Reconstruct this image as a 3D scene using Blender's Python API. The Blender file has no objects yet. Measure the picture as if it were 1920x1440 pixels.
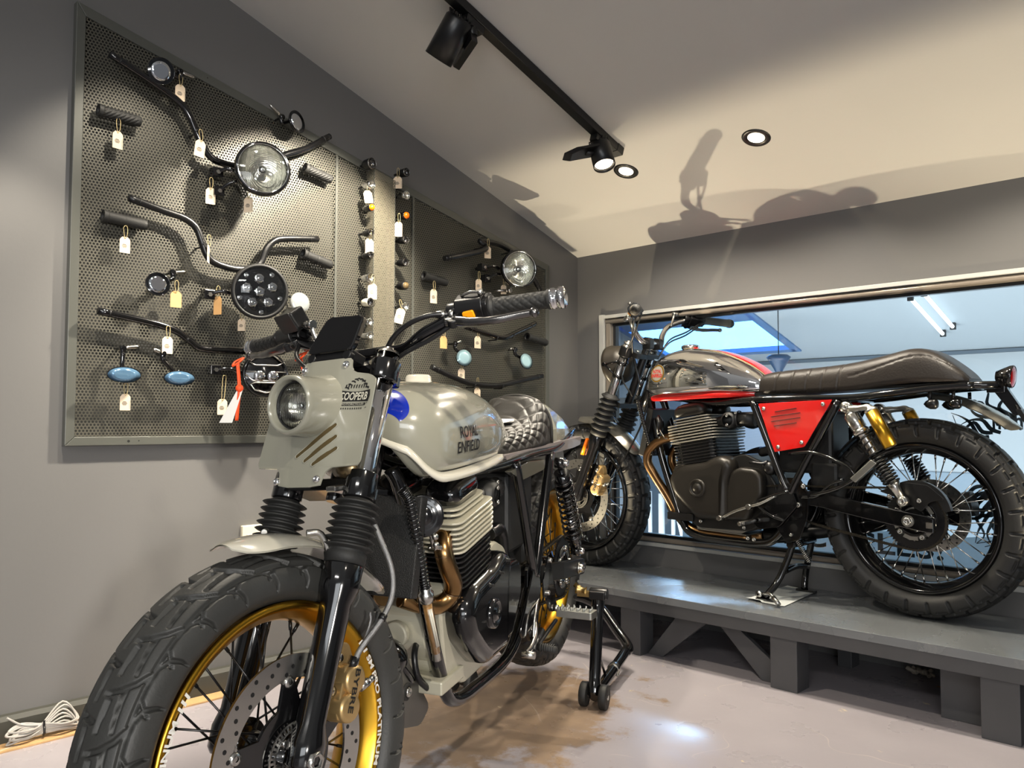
import bpy, math, random
from math import sin, cos, pi, radians, sqrt, atan2, hypot
from mathutils import Vector, Matrix
random.seed(7)
D = bpy.data
SC = bpy.context.scene
COL = SC.collection

# ------------------------------------------------------------------ camera, world, exposure, lights
cam = D.cameras.new('camera'); cam.lens = 28.875; cam.sensor_width = 36.0; cam.clip_start = 0.02
camo = D.objects.new('camera', cam); COL.objects.link(camo)
_rt = Vector((0.7160935, 0.69800198, 0.00182476)); _up = Vector((0.0327066, -0.03616547, 0.99881046)); _fw = Vector((-0.69723767, 0.715182, 0.04872713))
camo.matrix_world = Matrix(((_rt.x, _up.x, -_fw.x, 2.55409481), (_rt.y, _up.y, -_fw.y, -3.0779925), (_rt.z, _up.z, -_fw.z, 0.86), (0, 0, 0, 1)))
SC.camera = camo
SC.view_settings.view_transform = 'Standard'; SC.view_settings.look = 'None'
SC.view_settings.gamma = 1; SC.view_settings.use_curve_mapping = False
SC.view_settings.exposure = 0.0
SC.cycles.max_bounces = 8; SC.cycles.sample_clamp_indirect = 6.0; SC.cycles.caustics_reflective = True
SC.cycles.transparent_max_bounces = 12
w = D.worlds.new('world'); SC.world = w; w.use_nodes = True
wn = w.node_tree.nodes; wl = w.node_tree.links
bgn = wn['Background']
tc = wn.new('ShaderNodeTexCoord'); sx = wn.new('ShaderNodeSeparateXYZ'); wr = wn.new('ShaderNodeValToRGB')
wl.new(tc.outputs['Generated'], sx.inputs[0]); wl.new(sx.outputs['Z'], wr.inputs[0]); wl.new(wr.outputs[0], bgn.inputs[0])
wr.color_ramp.elements[0].color = (0.22, 0.22, 0.23, 1); wr.color_ramp.elements[0].position = 0.0
wr.color_ramp.elements[1].color = (0.50, 0.50, 0.49, 1); wr.color_ramp.elements[1].position = 0.6
bgn.inputs[1].default_value = 0.62

def spot(name, loc, target, power, size_deg, blend=0.25, color=(1.0, 0.90, 0.76), radius=0.03):
    l = D.lights.new(name, 'SPOT'); l.energy = power; l.spot_size = radians(size_deg); l.spot_blend = blend
    l.color = color; l.shadow_soft_size = radius
    o = D.objects.new(name, l); COL.objects.link(o); o.location = loc
    o.rotation_euler = (Vector(target) - Vector(loc)).to_track_quat('-Z', 'Y').to_euler()
    return o
def area(name, loc, target, power, sx_, sy_, color=(1, 1, 1)):
    l = D.lights.new(name, 'AREA'); l.shape = 'RECTANGLE'; l.size = sx_; l.size_y = sy_; l.energy = power; l.color = color
    o = D.objects.new(name, l); COL.objects.link(o); o.location = loc
    o.rotation_euler = (Vector(target) - Vector(loc)).to_track_quat('-Z', 'Y').to_euler()
    return o
WARM = (1.0, 0.90, 0.74)
# track spots (the heads themselves are modelled further down, at the same places)
S1_C, S1_TGT = Vector((0.68, -1.435, 2.05)), Vector((0.03, -1.56, 1.24))
S2_C, S2_TGT = Vector((0.745, -0.76, 1.832)), Vector((1.45, -1.05, 0.0))
S1_LOC = S1_C + (S1_TGT - S1_C).normalized() * 0.07; S2_LOC = S2_C + (S2_TGT - S2_C).normalized() * 0.07
spot('track_or_fill_spot', S1_LOC, S1_TGT, 215, 82, 0.5, WARM)
spot('track_or_fill_spot', S2_LOC, S2_TGT, 64, 80, 0.5, WARM)
spot('track_or_fill_spot', (0.72, -2.45, 2.25), (0.0, -2.50, 0.72), 105, 46, 0.5, WARM)
spot('track_or_fill_spot', (0.72, -2.05, 2.2), (0.95, -1.6, 0.0), 78, 90, 0.6, WARM)
spot('track_or_fill_spot', (0.72, -2.02, 2.26), (0.03, -2.12, 1.30), 62, 54, 0.6, WARM)
# recessed downlights
DOWN = [(0.67, -0.512, 1.838), (1.217, -0.509, 1.837), (1.90, -0.51, 1.837)]
for p in DOWN:
    spot('downlight_light', (p[0], p[1], p[2] - 0.012), (p[0], p[1], 0), 44, 140, 0.6, WARM, 0.025)
# showroom behind the camera: one lamp, then two added fill panels
spot('showroom_lamp_or_fill', (5.1, -3.86, 1.06), (0.0, -2.0, 0.50), 430, 34, 0.5, (1.0, 0.96, 0.90), 0.10)
area('showroom_lamp_or_fill', (3.2, -5.4, 2.9), (1.6, -1.6, 0.4), 38, 1.6, 0.3, (1.0, 0.97, 0.93))
area('rear_fill_panel', (5.4, -6.2, 1.3), (1.2, -1.6, 0.9), 70, 2.6, 1.7, (0.93, 0.97, 1.0))
# workshop beyond the window: lamp light on the roof and daylight through its roof window
area('workshop_light', (1.4, 0.75, 0.1), (1.2, 2.5, 1.0), 150, 6.0, 1.2, (0.96, 0.98, 1.0))
for k in range(3): spot('roof_window_daylight', (-0.95 + 0.35 * k, 2.10, 1.46), (0.42 + 0.30 * k, -0.05, 0.235), 190, 12, 1.0, (0.42, 0.68, 1.0), 0.22)
# two uplighters added for the ceiling's bounced glow: one behind the grey motorcycle, one beyond the right edge
UP = [((0.10, -0.46, 0.30), (0.78, -0.22, 1.74)), ((2.42, -0.34, 0.30), (1.64, -0.38, 1.79))]
for a_, b_ in UP: spot('added_ceiling_glow_light', a_, b_, 74, 96, 1.0, (1.0, 0.84, 0.58), 0.008)
spot('track_or_fill_spot', (2.75, -2.35, 2.15), (1.08, -1.78, 0.80), 150, 34, 0.8, WARM)  # added fill spot brightening the grey tank

# ------------------------------------------------------------------ materials
def lin(c):
    return tuple(((x / 255.0) / 12.92 if x / 255.0 <= 0.04045 else ((x / 255.0 + 0.055) / 1.055) ** 2.4) for x in c)
MATS = {}
def mat(name, rgb=(128, 128, 128), rough=0.5, metal=0.0, coat=0.0, emit=None, es=0.0, bump=None, mottle=None, spec=0.5, aniso=0.0):
    if name in MATS: return MATS[name]
    m = D.materials.new(name); m.use_nodes = True; nt = m.node_tree; b = nt.nodes['Principled BSDF']
    c = lin(rgb) + (1,)
    b.inputs['Base Color'].default_value = c; b.inputs['Roughness'].default_value = rough
    b.inputs['Metallic'].default_value = metal; b.inputs['Coat Weight'].default_value = coat
    b.inputs['Coat Roughness'].default_value = 0.04; b.inputs['Specular IOR Level'].default_value = spec
    if emit:
        b.inputs['Emission Color'].default_value = lin(emit) + (1,); b.inputs['Emission Strength'].default_value = es
    geo = None
    if mottle or bump:
        geo = nt.nodes.new('ShaderNodeTexCoord')
    if mottle:   # (scale, amount) value noise in the colour
        n = nt.nodes.new('ShaderNodeTexNoise'); n.inputs['Scale'].default_value = mottle[0]; n.inputs['Detail'].default_value = 6
        nt.links.new(geo.outputs['Object'], n.inputs['Vector'])
        mp = nt.nodes.new('ShaderNodeMapRange'); mp.inputs[1].default_value = 0.3; mp.inputs[2].default_value = 0.7
        mp.inputs[3].default_value = 1 - mottle[1]; mp.inputs[4].default_value = 1 + mottle[1]
        nt.links.new(n.outputs['Fac'], mp.inputs[0])
        mx = nt.nodes.new('ShaderNodeVectorMath'); mx.operation = 'SCALE'; mx.inputs[0].default_value = c[:3]
        nt.links.new(mp.outputs[0], mx.inputs['Scale']); nt.links.new(mx.outputs[0], b.inputs['Base Color'])
    if bump:     # (scale, strength)
        n = nt.nodes.new('ShaderNodeTexNoise'); n.inputs['Scale'].default_value = bump[0]; n.inputs['Detail'].default_value = 4
        nt.links.new(geo.outputs['Object'], n.inputs['Vector'])
        bp = nt.nodes.new('ShaderNodeBump'); bp.inputs['Strength'].default_value = bump[1]; bp.inputs['Distance'].default_value = 0.002
        nt.links.new(n.outputs['Fac'], bp.inputs['Height']); nt.links.new(bp.outputs[0], b.inputs['Normal'])
    MATS[name] = m
    return m
class NT:
    """small helper for hand-made node trees"""
    def __init__(s, name, rough=0.5):
        s.m = D.materials.new(name); s.m.use_nodes = True; s.t = s.m.node_tree; s.b = s.t.nodes['Principled BSDF']
        s.b.inputs['Roughness'].default_value = rough; MATS[name] = s.m
        s.tc = s.t.nodes.new('ShaderNodeTexCoord')
    def n(s, typ, **kw):
        x = s.t.nodes.new(typ)
        for k, v in kw.items():
            if k.startswith('i'): x.inputs[int(k[1:])].default_value = v
            else: setattr(x, k, v)
        return x
    def l(s, a, b): s.t.links.new(a, b)
    def math(s, op, a, b=None, c=None):
        x = s.t.nodes.new('ShaderNodeMath'); x.operation = op
        for i, v in enumerate((a, b, c)):
            if v is None: continue
            if isinstance(v, (int, float)): x.inputs[i].default_value = v
            else: s.l(v, x.inputs[i])
        return x.outputs[0]
    def mix(s, f, a, b):
        x = s.t.nodes.new('ShaderNodeMix'); x.data_type = 'RGBA'
        for i, v in ((0, f), (6, a), (7, b)):
            if isinstance(v, (int, float)): x.inputs[i].default_value = v
            elif isinstance(v, tuple): x.inputs[i].default_value = v if len(v) == 4 else v + (1,)
            else: s.l(v, x.inputs[i])
        return x.outputs[2]
    def noise(s, scale, detail=4, vec=None, rough=0.5):
        x = s.n('ShaderNodeTexNoise'); x.inputs['Scale'].default_value = scale; x.inputs['Detail'].default_value = detail
        x.inputs['Roughness'].default_value = rough
        s.l(vec or s.tc.outputs['Object'], x.inputs['Vector']); return x.outputs['Fac']
    def ramp(s, fac, stops):
        x = s.n('ShaderNodeValToRGB'); cr = x.color_ramp
        while len(cr.elements) < len(stops): cr.elements.new(0.5)
        for e, (p, c) in zip(cr.elements, stops):
            e.position = p; e.color = (c, c, c, 1) if isinstance(c, (int, float)) else tuple(c) + (1,)
        s.l(fac, x.inputs[0]); return x.outputs[0]

WALL = mat('wall_paint', (104, 103, 102), 0.42, bump=(60, 0.12), mottle=(1.5, 0.03), spec=0.35)
CEIL = mat('ceiling_paint', (200, 198, 194), 0.55, bump=(50, 0.1), mottle=(1.2, 0.03), spec=0.3)
DKWOOD = mat('grey_painted_wood', (74, 74, 76), 0.45, bump=(30, 0.25), mottle=(8, 0.06))
BLACK = mat('gloss_black', (9, 9, 10), 0.12, coat=0.6)
SATIN = mat('satin_black', (16, 16, 17), 0.33)
MATT = mat('matt_black', (20, 20, 20), 0.6, bump=(200, 0.2))
PLAST = mat('black_plastic', (26, 26, 26), 0.5)
CHROME = mat('chrome', (235, 235, 235), 0.045, 1.0)
STEEL = mat('brushed_steel', (190, 188, 182), 0.24, 1.0)
ALU = mat('cast_aluminium', (176, 176, 170), 0.36, 1.0, bump=(120, 0.15))
RUBBER = mat('rubber', (30, 30, 29), 0.62, bump=(260, 0.15))
TYREA = mat('tyre_rubber', (50, 50, 48), 0.52, mottle=(9, 0.18), bump=(240, 0.18))
TYREB = mat('knobbly_tyre_rubber', (26, 26, 26), 0.55, mottle=(12, 0.15), bump=(240, 0.18))
GOLD = mat('gold_anodised', (196, 150, 48), 0.28, 1.0)
GOLDD = mat('gold_caliper', (190, 160, 110), 0.35, 0.75)
BRONZE = mat('heat_tinted_steel', (150, 118, 78), 0.26, 1.0, mottle=(14, 0.22))
GREY = mat('warm_grey_gloss_paint', (136, 135, 122), 0.22, coat=1.0)
GREYL = mat('pale_grey_gloss_paint', (196, 192, 178), 0.2, coat=1.0)
BLUE = mat('blue_gloss_paint', (18, 40, 150), 0.2, coat=1.0)
RED = mat('red_gloss_paint', (205, 24, 20), 0.2, coat=1.0)
CREAMM = mat('silver_engine_paint', (188, 184, 166), 0.38, 0.35, bump=(90, 0.1))
ORANGE = mat('amber_lens', (255, 120, 10), 0.2, coat=0.5)
ORIB = mat('orange_ribbon', (250, 84, 32), 0.6)
YEL = mat('amber_switch', (255, 168, 20), 0.4)
CARD = mat('tag_card', (226, 205, 178), 0.8, mottle=(30, 0.04))
KRAFT = mat('kraft_card', (206, 160, 104), 0.85, mottle=(30, 0.06))
TWINE = mat('jute_twine', (196, 176, 128), 0.9)
INK = mat('black_ink', (14, 14, 14), 0.5)
WHITEP = mat('white_paper', (226, 224, 218), 0.7)
WHITE = mat('white_ink', (225, 222, 212), 0.5)
MIRR = mat('mirror_glass', (225, 230, 235), 0.02, 1.0)
MIRB = mat('blue_mirror_glass', (104, 142, 176), 0.10, 0.55, coat=1.0)
MIRT = mat('teal_mirror_glass', (186, 224, 234), 0.10, 0.4, coat=1.0)
LEATH = mat('black_leather', (34, 32, 29), 0.5, bump=(180, 0.35), spec=0.35)
LEATHB = mat('brown_black_leather', (40, 35, 31), 0.42, bump=(180, 0.35))
TAILR = mat('red_lamp_lens', (110, 8, 10), 0.12, coat=0.8)
CHAIN = mat('chain_steel', (70, 66, 58), 0.45, 0.9)
def glass_mat(name, tint=(1, 1, 1), gloss=0.05, rough=0.0, refl=1.0):
    x = NT(name); t = x.t; t.nodes.remove(x.b); out = t.nodes['Material Output']
    tr = x.n('ShaderNodeBsdfTransparent'); tr.inputs[0].default_value = tuple(tint) + (1,)
    gl = x.n('ShaderNodeBsdfGlossy'); gl.inputs['Roughness'].default_value = rough
    fr = x.n('ShaderNodeFresnel'); fr.inputs[0].default_value = 1.45
    f = x.math('MULTIPLY', fr.outputs[0], refl)
    mx = x.n('ShaderNodeMixShader'); x.l(f, mx.inputs[0]); x.l(tr.outputs[0], mx.inputs[1]); x.l(gl.outputs[0], mx.inputs[2]); x.l(mx.outputs[0], out.inputs[0])
    return x.m
GLASS = glass_mat('window_glass', (0.93, 0.97, 0.98), refl=1.0)
LENS = glass_mat('lamp_lens_glass', (0.95, 0.96, 0.95), refl=1.6)

# painted floor with worn patches, flecks and scratches
x = NT('worn_floor_paint', 0.3); OB = x.tc.outputs['Object']
base = x.mix(x.noise(1.3, 5), lin((146, 140, 146)), lin((170, 164, 168)))
big = x.noise(0.9, 5)
sxyz = x.n('ShaderNodeSeparateXYZ'); x.l(OB, sxyz.inputs[0])
def blob(cx, cy, rx, ry, nz, amt):
    ax = x.math('DIVIDE', x.math('SUBTRACT', sxyz.outputs[0], cx), rx); ay = x.math('DIVIDE', x.math('SUBTRACT', sxyz.outputs[1], cy), ry)
    d = x.math('SQRT', x.math('ADD', x.math('MULTIPLY', ax, ax), x.math('MULTIPLY', ay, ay)))
    return x.math('ADD', d, x.math('MULTIPLY', x.math('SUBTRACT', nz, 0.5), amt))
n1 = x.noise(7, 8, rough=0.7)
worn = x.ramp(blob(0.75, -1.32, 0.42, 0.52, n1, 2.6), [(0.72, 1.0), (0.98, 0.0)])
woodc = x.mix(x.noise(16, 6), lin((104, 84, 62)), lin((160, 132, 98)))
col = x.mix(x.math('MULTIPLY', worn, 0.8), base, woodc)
fl = x.ramp(x.noise(13, 6, rough=0.6), [(0.685, 0.0), (0.70, 1.0)])
col = x.mix(x.math('MULTIPLY', fl, 0.8), col, lin((214, 200, 168)))
vor = x.n('ShaderNodeTexVoronoi', feature='DISTANCE_TO_EDGE'); vor.inputs['Scale'].default_value = 1.7
wv = x.n('ShaderNodeVectorMath', operation='ADD'); nz = x.n('ShaderNodeTexNoise'); nz.inputs['Scale'].default_value = 2.4; x.l(OB, nz.inputs[0])
x.l(OB, wv.inputs[0]); x.l(nz.outputs['Color'], wv.inputs[1]); x.l(wv.outputs[0], vor.inputs['Vector'])
scr = x.math('MULTIPLY', x.ramp(vor.outputs['Distance'], [(0.0, 1.0), (0.006, 0.0)]), x.ramp(x.noise(3.1, 3), [(0.5, 0.0), (0.6, 1.0)]))
col = x.mix(x.math('MULTIPLY', scr, 0.55), col, lin((206, 196, 186)))
x.l(col, x.b.inputs['Base Color'])
x.l(x.ramp(x.noise(5, 5), [(0.3, 0.22), (0.7, 0.42)]), x.b.inputs['Roughness'])
bp = x.n('ShaderNodeBump'); bp.inputs['Strength'].default_value = 0.25; bp.inputs['Distance'].default_value = 0.004
x.l(x.noise(9, 6), bp.inputs['Height']); x.l(bp.outputs[0], x.b.inputs['Normal'])
FLOOR = x.m

# bench top: glossy grey paint with scuffs
x = NT('scuffed_bench_paint', 0.22)
c = x.mix(x.noise(3, 6), lin((100, 104, 108)), lin((122, 125, 126)))
st = x.n('ShaderNodeMapping'); st.inputs['Scale'].default_value = (2.5, 30, 1); x.l(x.tc.outputs['Object'], st.inputs[0])
sc_ = x.ramp(x.noise(3.2, 6, st.outputs[0], 0.7), [(0.62, 0.0), (0.72, 1.0)])
c = x.mix(x.math('MULTIPLY', sc_, 0.35), c, lin((150, 150, 146)))
dk = x.ramp(x.noise(26, 3), [(0.72, 0.0), (0.75, 1.0)]); c = x.mix(x.math('MULTIPLY', dk, 0.7), c, lin((40, 40, 42)))
x.l(c, x.b.inputs['Base Color']); x.l(x.ramp(x.noise(7, 5), [(0.3, 0.16), (0.7, 0.34)]), x.b.inputs['Roughness']); x.b.inputs['Coat Weight'].default_value = 0.8; x.b.inputs['Coat Roughness'].default_value = 0.22
BENCH = x.m

# perforated sheet: real see-through holes in a staggered pattern
def perf(name, pitch, rad, base_rgb, ax=(1, 2)):
    x = NT(name, 0.42); out = x.t.nodes['Material Output']
    s = x.n('ShaderNodeSeparateXYZ'); x.l(x.tc.outputs['Object'], s.inputs[0])
    a = x.math('DIVIDE', s.outputs[ax[0]], pitch); b = x.math('DIVIDE', s.outputs[ax[1]], pitch * 1.7320508)
    def cell(off):
        u = x.math('SUBTRACT', x.math('FRACT', x.math('ADD', a, off)), 0.5)
        v = x.math('MULTIPLY', x.math('SUBTRACT', x.math('FRACT', x.math('ADD', b, off)), 0.5), 1.7320508)
        return x.math('ADD', x.math('MULTIPLY', u, u), x.math('MULTIPLY', v, v))
    d = x.math('SQRT', x.math('MINIMUM', cell(0.0), cell(0.5)))
    hole = x.math('LESS_THAN', d, rad / pitch)
    x.b.inputs['Base Color'].default_value = lin(base_rgb) + (1,); x.b.inputs['Metallic'].default_value = 0.25
    x.b.inputs['Roughness'].default_value = 0.4
    tr = x.n('ShaderNodeBsdfTransparent'); mx = x.n('ShaderNodeMixShader')
    x.l(hole, mx.inputs[0]); x.l(x.b.outputs[0], mx.inputs[1]); x.l(tr.outputs[0], mx.inputs[2]); x.l(mx.outputs[0], out.inputs[0])
    return x.m
PERF = perf('perforated_steel', 0.0100, 0.0034, (86, 84, 75))
PERFC = perf('fine_perforated_steel', 0.0072, 0.0023, (122, 117, 102))
FRAMEM = mat('panel_frame_paint', (86, 87, 82), 0.35, 0.2, coat=0.1)

# fluted headlamp lens reflector, and others
def fluted(name, rgb):
    x = NT(name, 0.08); x.b.inputs['Metallic'].default_value = 1.0; x.b.inputs['Base Color'].default_value = lin(rgb) + (1,)
    x.b.inputs['Roughness'].default_value = 0.16
    wv = x.n('ShaderNodeTexWave'); wv.inputs['Scale'].default_value = 9; wv.inputs['Distortion'].default_value = 1.0
    mp = x.n('ShaderNodeMapping'); mp.inputs['Rotation'].default_value = (0.3, 0.2, 0.9)
    x.l(x.tc.outputs['Generated'], mp.inputs[0]); mp.inputs['Scale'].default_value = (1, 1, 1); x.l(mp.outputs[0], wv.inputs[0])
    b = x.n('ShaderNodeBump'); b.inputs['Strength'].default_value = 0.10; b.inputs['Distance'].default_value = 0.004
    x.l(wv.outputs['Fac'], b.inputs['Height']); x.l(b.outputs[0], x.b.inputs['Normal'])
    return x.m
FLUTE = fluted('fluted_reflector', (225, 222, 210))
def emis(name, rgb, s):
    x = NT(name); x.b.inputs['Emission Color'].default_value = lin(rgb) + (1,); x.b.inputs['Emission Strength'].default_value = s
    x.b.inputs['Base Color'].default_value = (0.02, 0.02, 0.02, 1); return x.m
def film_mat(name, rgb):
    x = NT(name); x.b.inputs['Base Color'].default_value = lin(rgb) + (1,); tl = x.n('ShaderNodeBsdfTranslucent'); tl.inputs[0].default_value = lin(rgb) + (1,)
    mx = x.n('ShaderNodeMixShader'); mx.inputs[0].default_value = 0.7; x.l(x.b.outputs[0], mx.inputs[1]); x.l(tl.outputs[0], mx.inputs[2]); x.l(mx.outputs[0], x.t.nodes['Material Output'].inputs[0]); return x.m
LED = emis('lamp_glow', (255, 236, 205), 9.0)
TUBEL = emis('tube_glow', (235, 246, 255), 3.0)
SKYE = emis('daylight', (92, 158, 244), 7.0)

# ------------------------------------------------------------------ mesh helpers
def V3(p): return Vector(p)
def frame(axis):
    a = Vector(axis).normalized(); r = Vector((0, 0, 1)) if abs(a.z) < 0.9 else Vector((1, 0, 0))
    e1 = r.cross(a).normalized(); return e1, a.cross(e1), a
def smooth_path(P, n=6, closed=False):
    P = [Vector(p) for p in P]
    if len(P) < 3: return P
    out = []; N = len(P); rng = range(N if closed else N - 1)
    for i in rng:
        p1, p2 = P[i], P[(i + 1) % N]
        p0 = P[i - 1] if (i > 0 or closed) else p1 * 2 - p2
        p3 = P[(i + 2) % N] if (i + 2 < N or closed) else p2 * 2 - p1
        for k in range(n):
            t = k / n
            out.append(0.5 * ((2 * p1) + (p2 - p0) * t + (2 * p0 - 5 * p1 + 4 * p2 - p3) * t * t + (3 * p1 - p0 - 3 * p2 + p3) * t ** 3))
    if not closed: out.append(P[-1])
    return out
class M:
    off = Vector((0, 0, 0)); fn = None
    def __init__(s): s.v = []; s.f = []; s.s = []
    def add(s, vs, fs, smooth=True):
        o = len(s.v); s.v += [tuple(p) for p in vs]; s.f += [tuple(i + o for i in f) for f in fs]; s.s += [smooth] * len(fs); return s
    def box(s, c, d, R=None):
        c = Vector(c); vs = []
        for i in (-.5, .5):
            for j in (-.5, .5):
                for k in (-.5, .5):
                    q = Vector((i * d[0], j * d[1], k * d[2])); vs.append(c + (R @ q if R else q))
        return s.add(vs, [(0, 1, 3, 2), (4, 6, 7, 5), (0, 4, 5, 1), (2, 3, 7, 6), (0, 2, 6, 4), (1, 5, 7, 3)], False)
    def rings(s, R, closed=False, caps=True, smooth=True, loop=True):
        n = len(R[0]); vs = [p for r in R for p in r]; fs = []; m = len(R)
        for i in range(m if closed else m - 1):
            a = i * n; b = ((i + 1) % m) * n
            for j in range(n if loop else n - 1):
                k = (j + 1) % n; fs.append((a + j, a + k, b + k, b + j))
        o = len(s.v); s.add(vs, fs, smooth)
        if caps and not closed and loop:
            s.f.append(tuple(o + j for j in reversed(range(n)))); s.s.append(False)
            s.f.append(tuple(o + (m - 1) * n + j for j in range(n))); s.s.append(False)
        return s
    def tube(s, P, r, n=12, sm=0, caps=True, closed=False, flat=None):
        if sm: P = smooth_path(P, sm, closed)
        P = [Vector(p) for p in P]; m = len(P); T = []
        for i in range(m):
            if closed: t = P[(i + 1) % m] - P[i - 1]
            else: t = P[min(i + 1, m - 1)] - P[max(i - 1, 0)]
            T.append(t.normalized() if t.length > 1e-9 else Vector((0, 0, 1)))
        e1 = frame(T[0])[0]; R = []
        for i in range(m):
            e1 = (e1 - T[i] * e1.dot(T[i])).normalized(); e2 = T[i].cross(e1)
            rr = r if not isinstance(r, (list, tuple)) else r[min(int(i * len(r) / m), len(r) - 1)] if len(r) != m else r[i]
            f = flat or 1
            R.append([P[i] + (e1 * cos(2 * pi * k / n) + e2 * sin(2 * pi * k / n) * f) * rr for k in range(n)])
        return s.rings(R, closed, caps)
    def lathe(s, prof, o, axis, n=32, smooth=True, caps=False, closed=False, a0=0, a1=2 * pi):
        e1, e2, a = frame(axis); o = Vector(o); full = abs(a1 - a0 - 2 * pi) < 1e-6; R = []
        for r, z in prof:
            R.append([o + a * z + (e1 * cos(a0 + (a1 - a0) * k / (n if full else n - 1)) + e2 * sin(a0 + (a1 - a0) * k / (n if full else n - 1))) * r for k in range(n)])
        return s.rings(R, closed, caps, smooth, loop=full)
    def cyl(s, a, b, r, n=20, r2=None):
        a = Vector(a); b = Vector(b); e1, e2, ax = frame(b - a); r2 = r if r2 is None else r2; R = []
        for p, q in ((a, r), (b, r2)): R.append([p + (e1 * cos(2 * pi * k / n) + e2 * sin(2 * pi * k / n)) * q for k in range(n)])
        return s.rings(R)
    def sphere(s, c, r, n=16, m=10):
        c = Vector(c); r = Vector(r) if isinstance(r, (tuple, list, Vector)) else Vector((r, r, r)); R = []
        for i in range(m + 1):
            a = -pi / 2 + pi * max(0.02, min(m - 0.02, i)) / m
            R.append([c + Vector((cos(a) * cos(2 * pi * k / n) * r.x, cos(a) * sin(2 * pi * k / n) * r.y, sin(a) * r.z)) for k in range(n)])
        return s.rings(R)
    def prism(s, poly, y0, y1, mp=None):
        """poly of (a, b) extruded along c; mp(a, c, b) gives the point, default (a, c, b)"""
        mp = mp or (lambda a, c, b: (a, c, b)); n = len(poly)
        s.add([mp(a, y0, b) for a, b in poly] + [mp(a, y1, b) for a, b in poly],
              [tuple(range(n)), tuple(reversed(range(n, 2 * n)))] + [(i, i + n, (i + 1) % n + n, (i + 1) % n) for i in range(n)], False); return s
    def build(s, name, m, parent=None, bevel=0, fix=True, seg=2):
        me = D.meshes.new(name); o3 = M.off
        vs = [M.fn(p) for p in s.v] if M.fn else s.v
        vs = [(p[0] + o3[0], p[1] + o3[1], p[2] + o3[2]) for p in vs]
        me.from_pydata(vs, [], s.f)
        me.polygons.foreach_set('use_smooth', s.s)
        for k in (m if isinstance(m, (list, tuple)) else [m]): me.materials.append(k)
        if fix:
            import bmesh
            b = bmesh.new(); b.from_mesh(me); bmesh.ops.recalc_face_normals(b, faces=b.faces[:]); b.to_mesh(me); b.free()
        me.update()
        o = D.objects.new(name, me); COL.objects.link(o)
        if parent: o.parent = parent
        if bevel:
            md = o.modifiers.new('bevel', 'BEVEL'); md.width = bevel; md.segments = seg; md.limit_method = 'ANGLE'; md.angle_limit = radians(38)
            try: md.harden_normals = False
            except Exception: pass
        return o
def rpoly(pts, r, n=5):
    """polygon with rounded corners; r single or per corner"""
    out = []; N = len(pts)
    for i, p in enumerate(pts):
        p = Vector(p).to_2d() if len(p) > 2 else Vector(p); a = Vector(pts[i - 1]); b = Vector(pts[(i + 1) % N])
        rr = r[i] if isinstance(r, (list, tuple)) else r
        u = (a - p); v = (b - p); k = min(rr, u.length * .45, v.length * .45)
        if k <= 1e-6: out.append(tuple(p)); continue
        A = p + u.normalized() * k; B = p + v.normalized() * k
        for j in range(n + 1):
            t = j / n; q = A * (1 - t) ** 2 + p * 2 * t * (1 - t) + B * t * t; out.append((q.x, q.y))
    return out
def put(name, label=None, cat=None, group=None, loc=(0, 0, 0), mw=None):
    o = D.objects.new(name, None); COL.objects.link(o); o.empty_display_size = 0.05
    if mw is not None: o.matrix_world = mw
    else: o.location = loc
    return tag(o, label, cat, group)
def tag(o, label=None, cat=None, group=None, kind=None):
    if label: o['label'] = label
    if cat: o['category'] = cat
    if group: o['group'] = group
    if kind: o['kind'] = kind
    return o
def struct(o): o['kind'] = 'structure'; return o
_txt = {}
def text_geo(body, shear=0.0, bold=0.0):
    key = (body, shear, bold)
    if key in _txt: return _txt[key]
    cu = D.curves.new('t', 'FONT'); cu.body = body; cu.shear = shear; cu.offset = bold; cu.resolution_u = 3
    ob = D.objects.new('t', cu); COL.objects.link(ob); dg = bpy.context.evaluated_depsgraph_get()
    me = ob.evaluated_get(dg).to_mesh(); vs = [tuple(v.co) for v in me.vertices]; fs = [tuple(p.vertices) for p in me.polygons]
    ob.evaluated_get(dg).to_mesh_clear(); D.objects.remove(ob); D.curves.remove(cu)
    import bmesh
    me2 = D.meshes.new('t'); me2.from_pydata(vs, [], fs); bm = bmesh.new(); bm.from_mesh(me2); bmesh.ops.remove_doubles(bm, verts=bm.verts[:], dist=1e-5); bmesh.ops.triangulate(bm, faces=bm.faces[:])
    for it in range(3):
        L = [e for e in bm.edges if e.calc_length() > .16]
        if not L: break
        bmesh.ops.subdivide_edges(bm, edges=L, cuts=1); bmesh.ops.triangulate(bm, faces=bm.faces[:])
    bm.verts.index_update(); vs = [tuple(v.co) for v in bm.verts]; fs = [tuple(v.index for v in f.verts) for f in bm.faces]; bm.free(); D.meshes.remove(me2)
    x0 = min(v[0] for v in vs); x1 = max(v[0] for v in vs); y0 = min(v[1] for v in vs); y1 = max(v[1] for v in vs)
    vs = [((v[0] - x0) / (x1 - x0), (v[1] - y0) / (y1 - y0)) for v in vs]
    _txt[key] = (vs, fs); return _txt[key]
def text_on(m, body, fn, shear=0.0, bold=0.0):
    """fn(u, v) with u, v in 0..1 gives the point"""
    vs, fs = text_geo(body, shear, bold); m.add([fn(u, v) for u, v in vs], fs, False); return m
def at(o, base):
    """set an object's origin (for single-mesh things)"""
    b = Vector(base); o.data.transform(Matrix.Translation(-b)); o.location = b; return o

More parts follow.
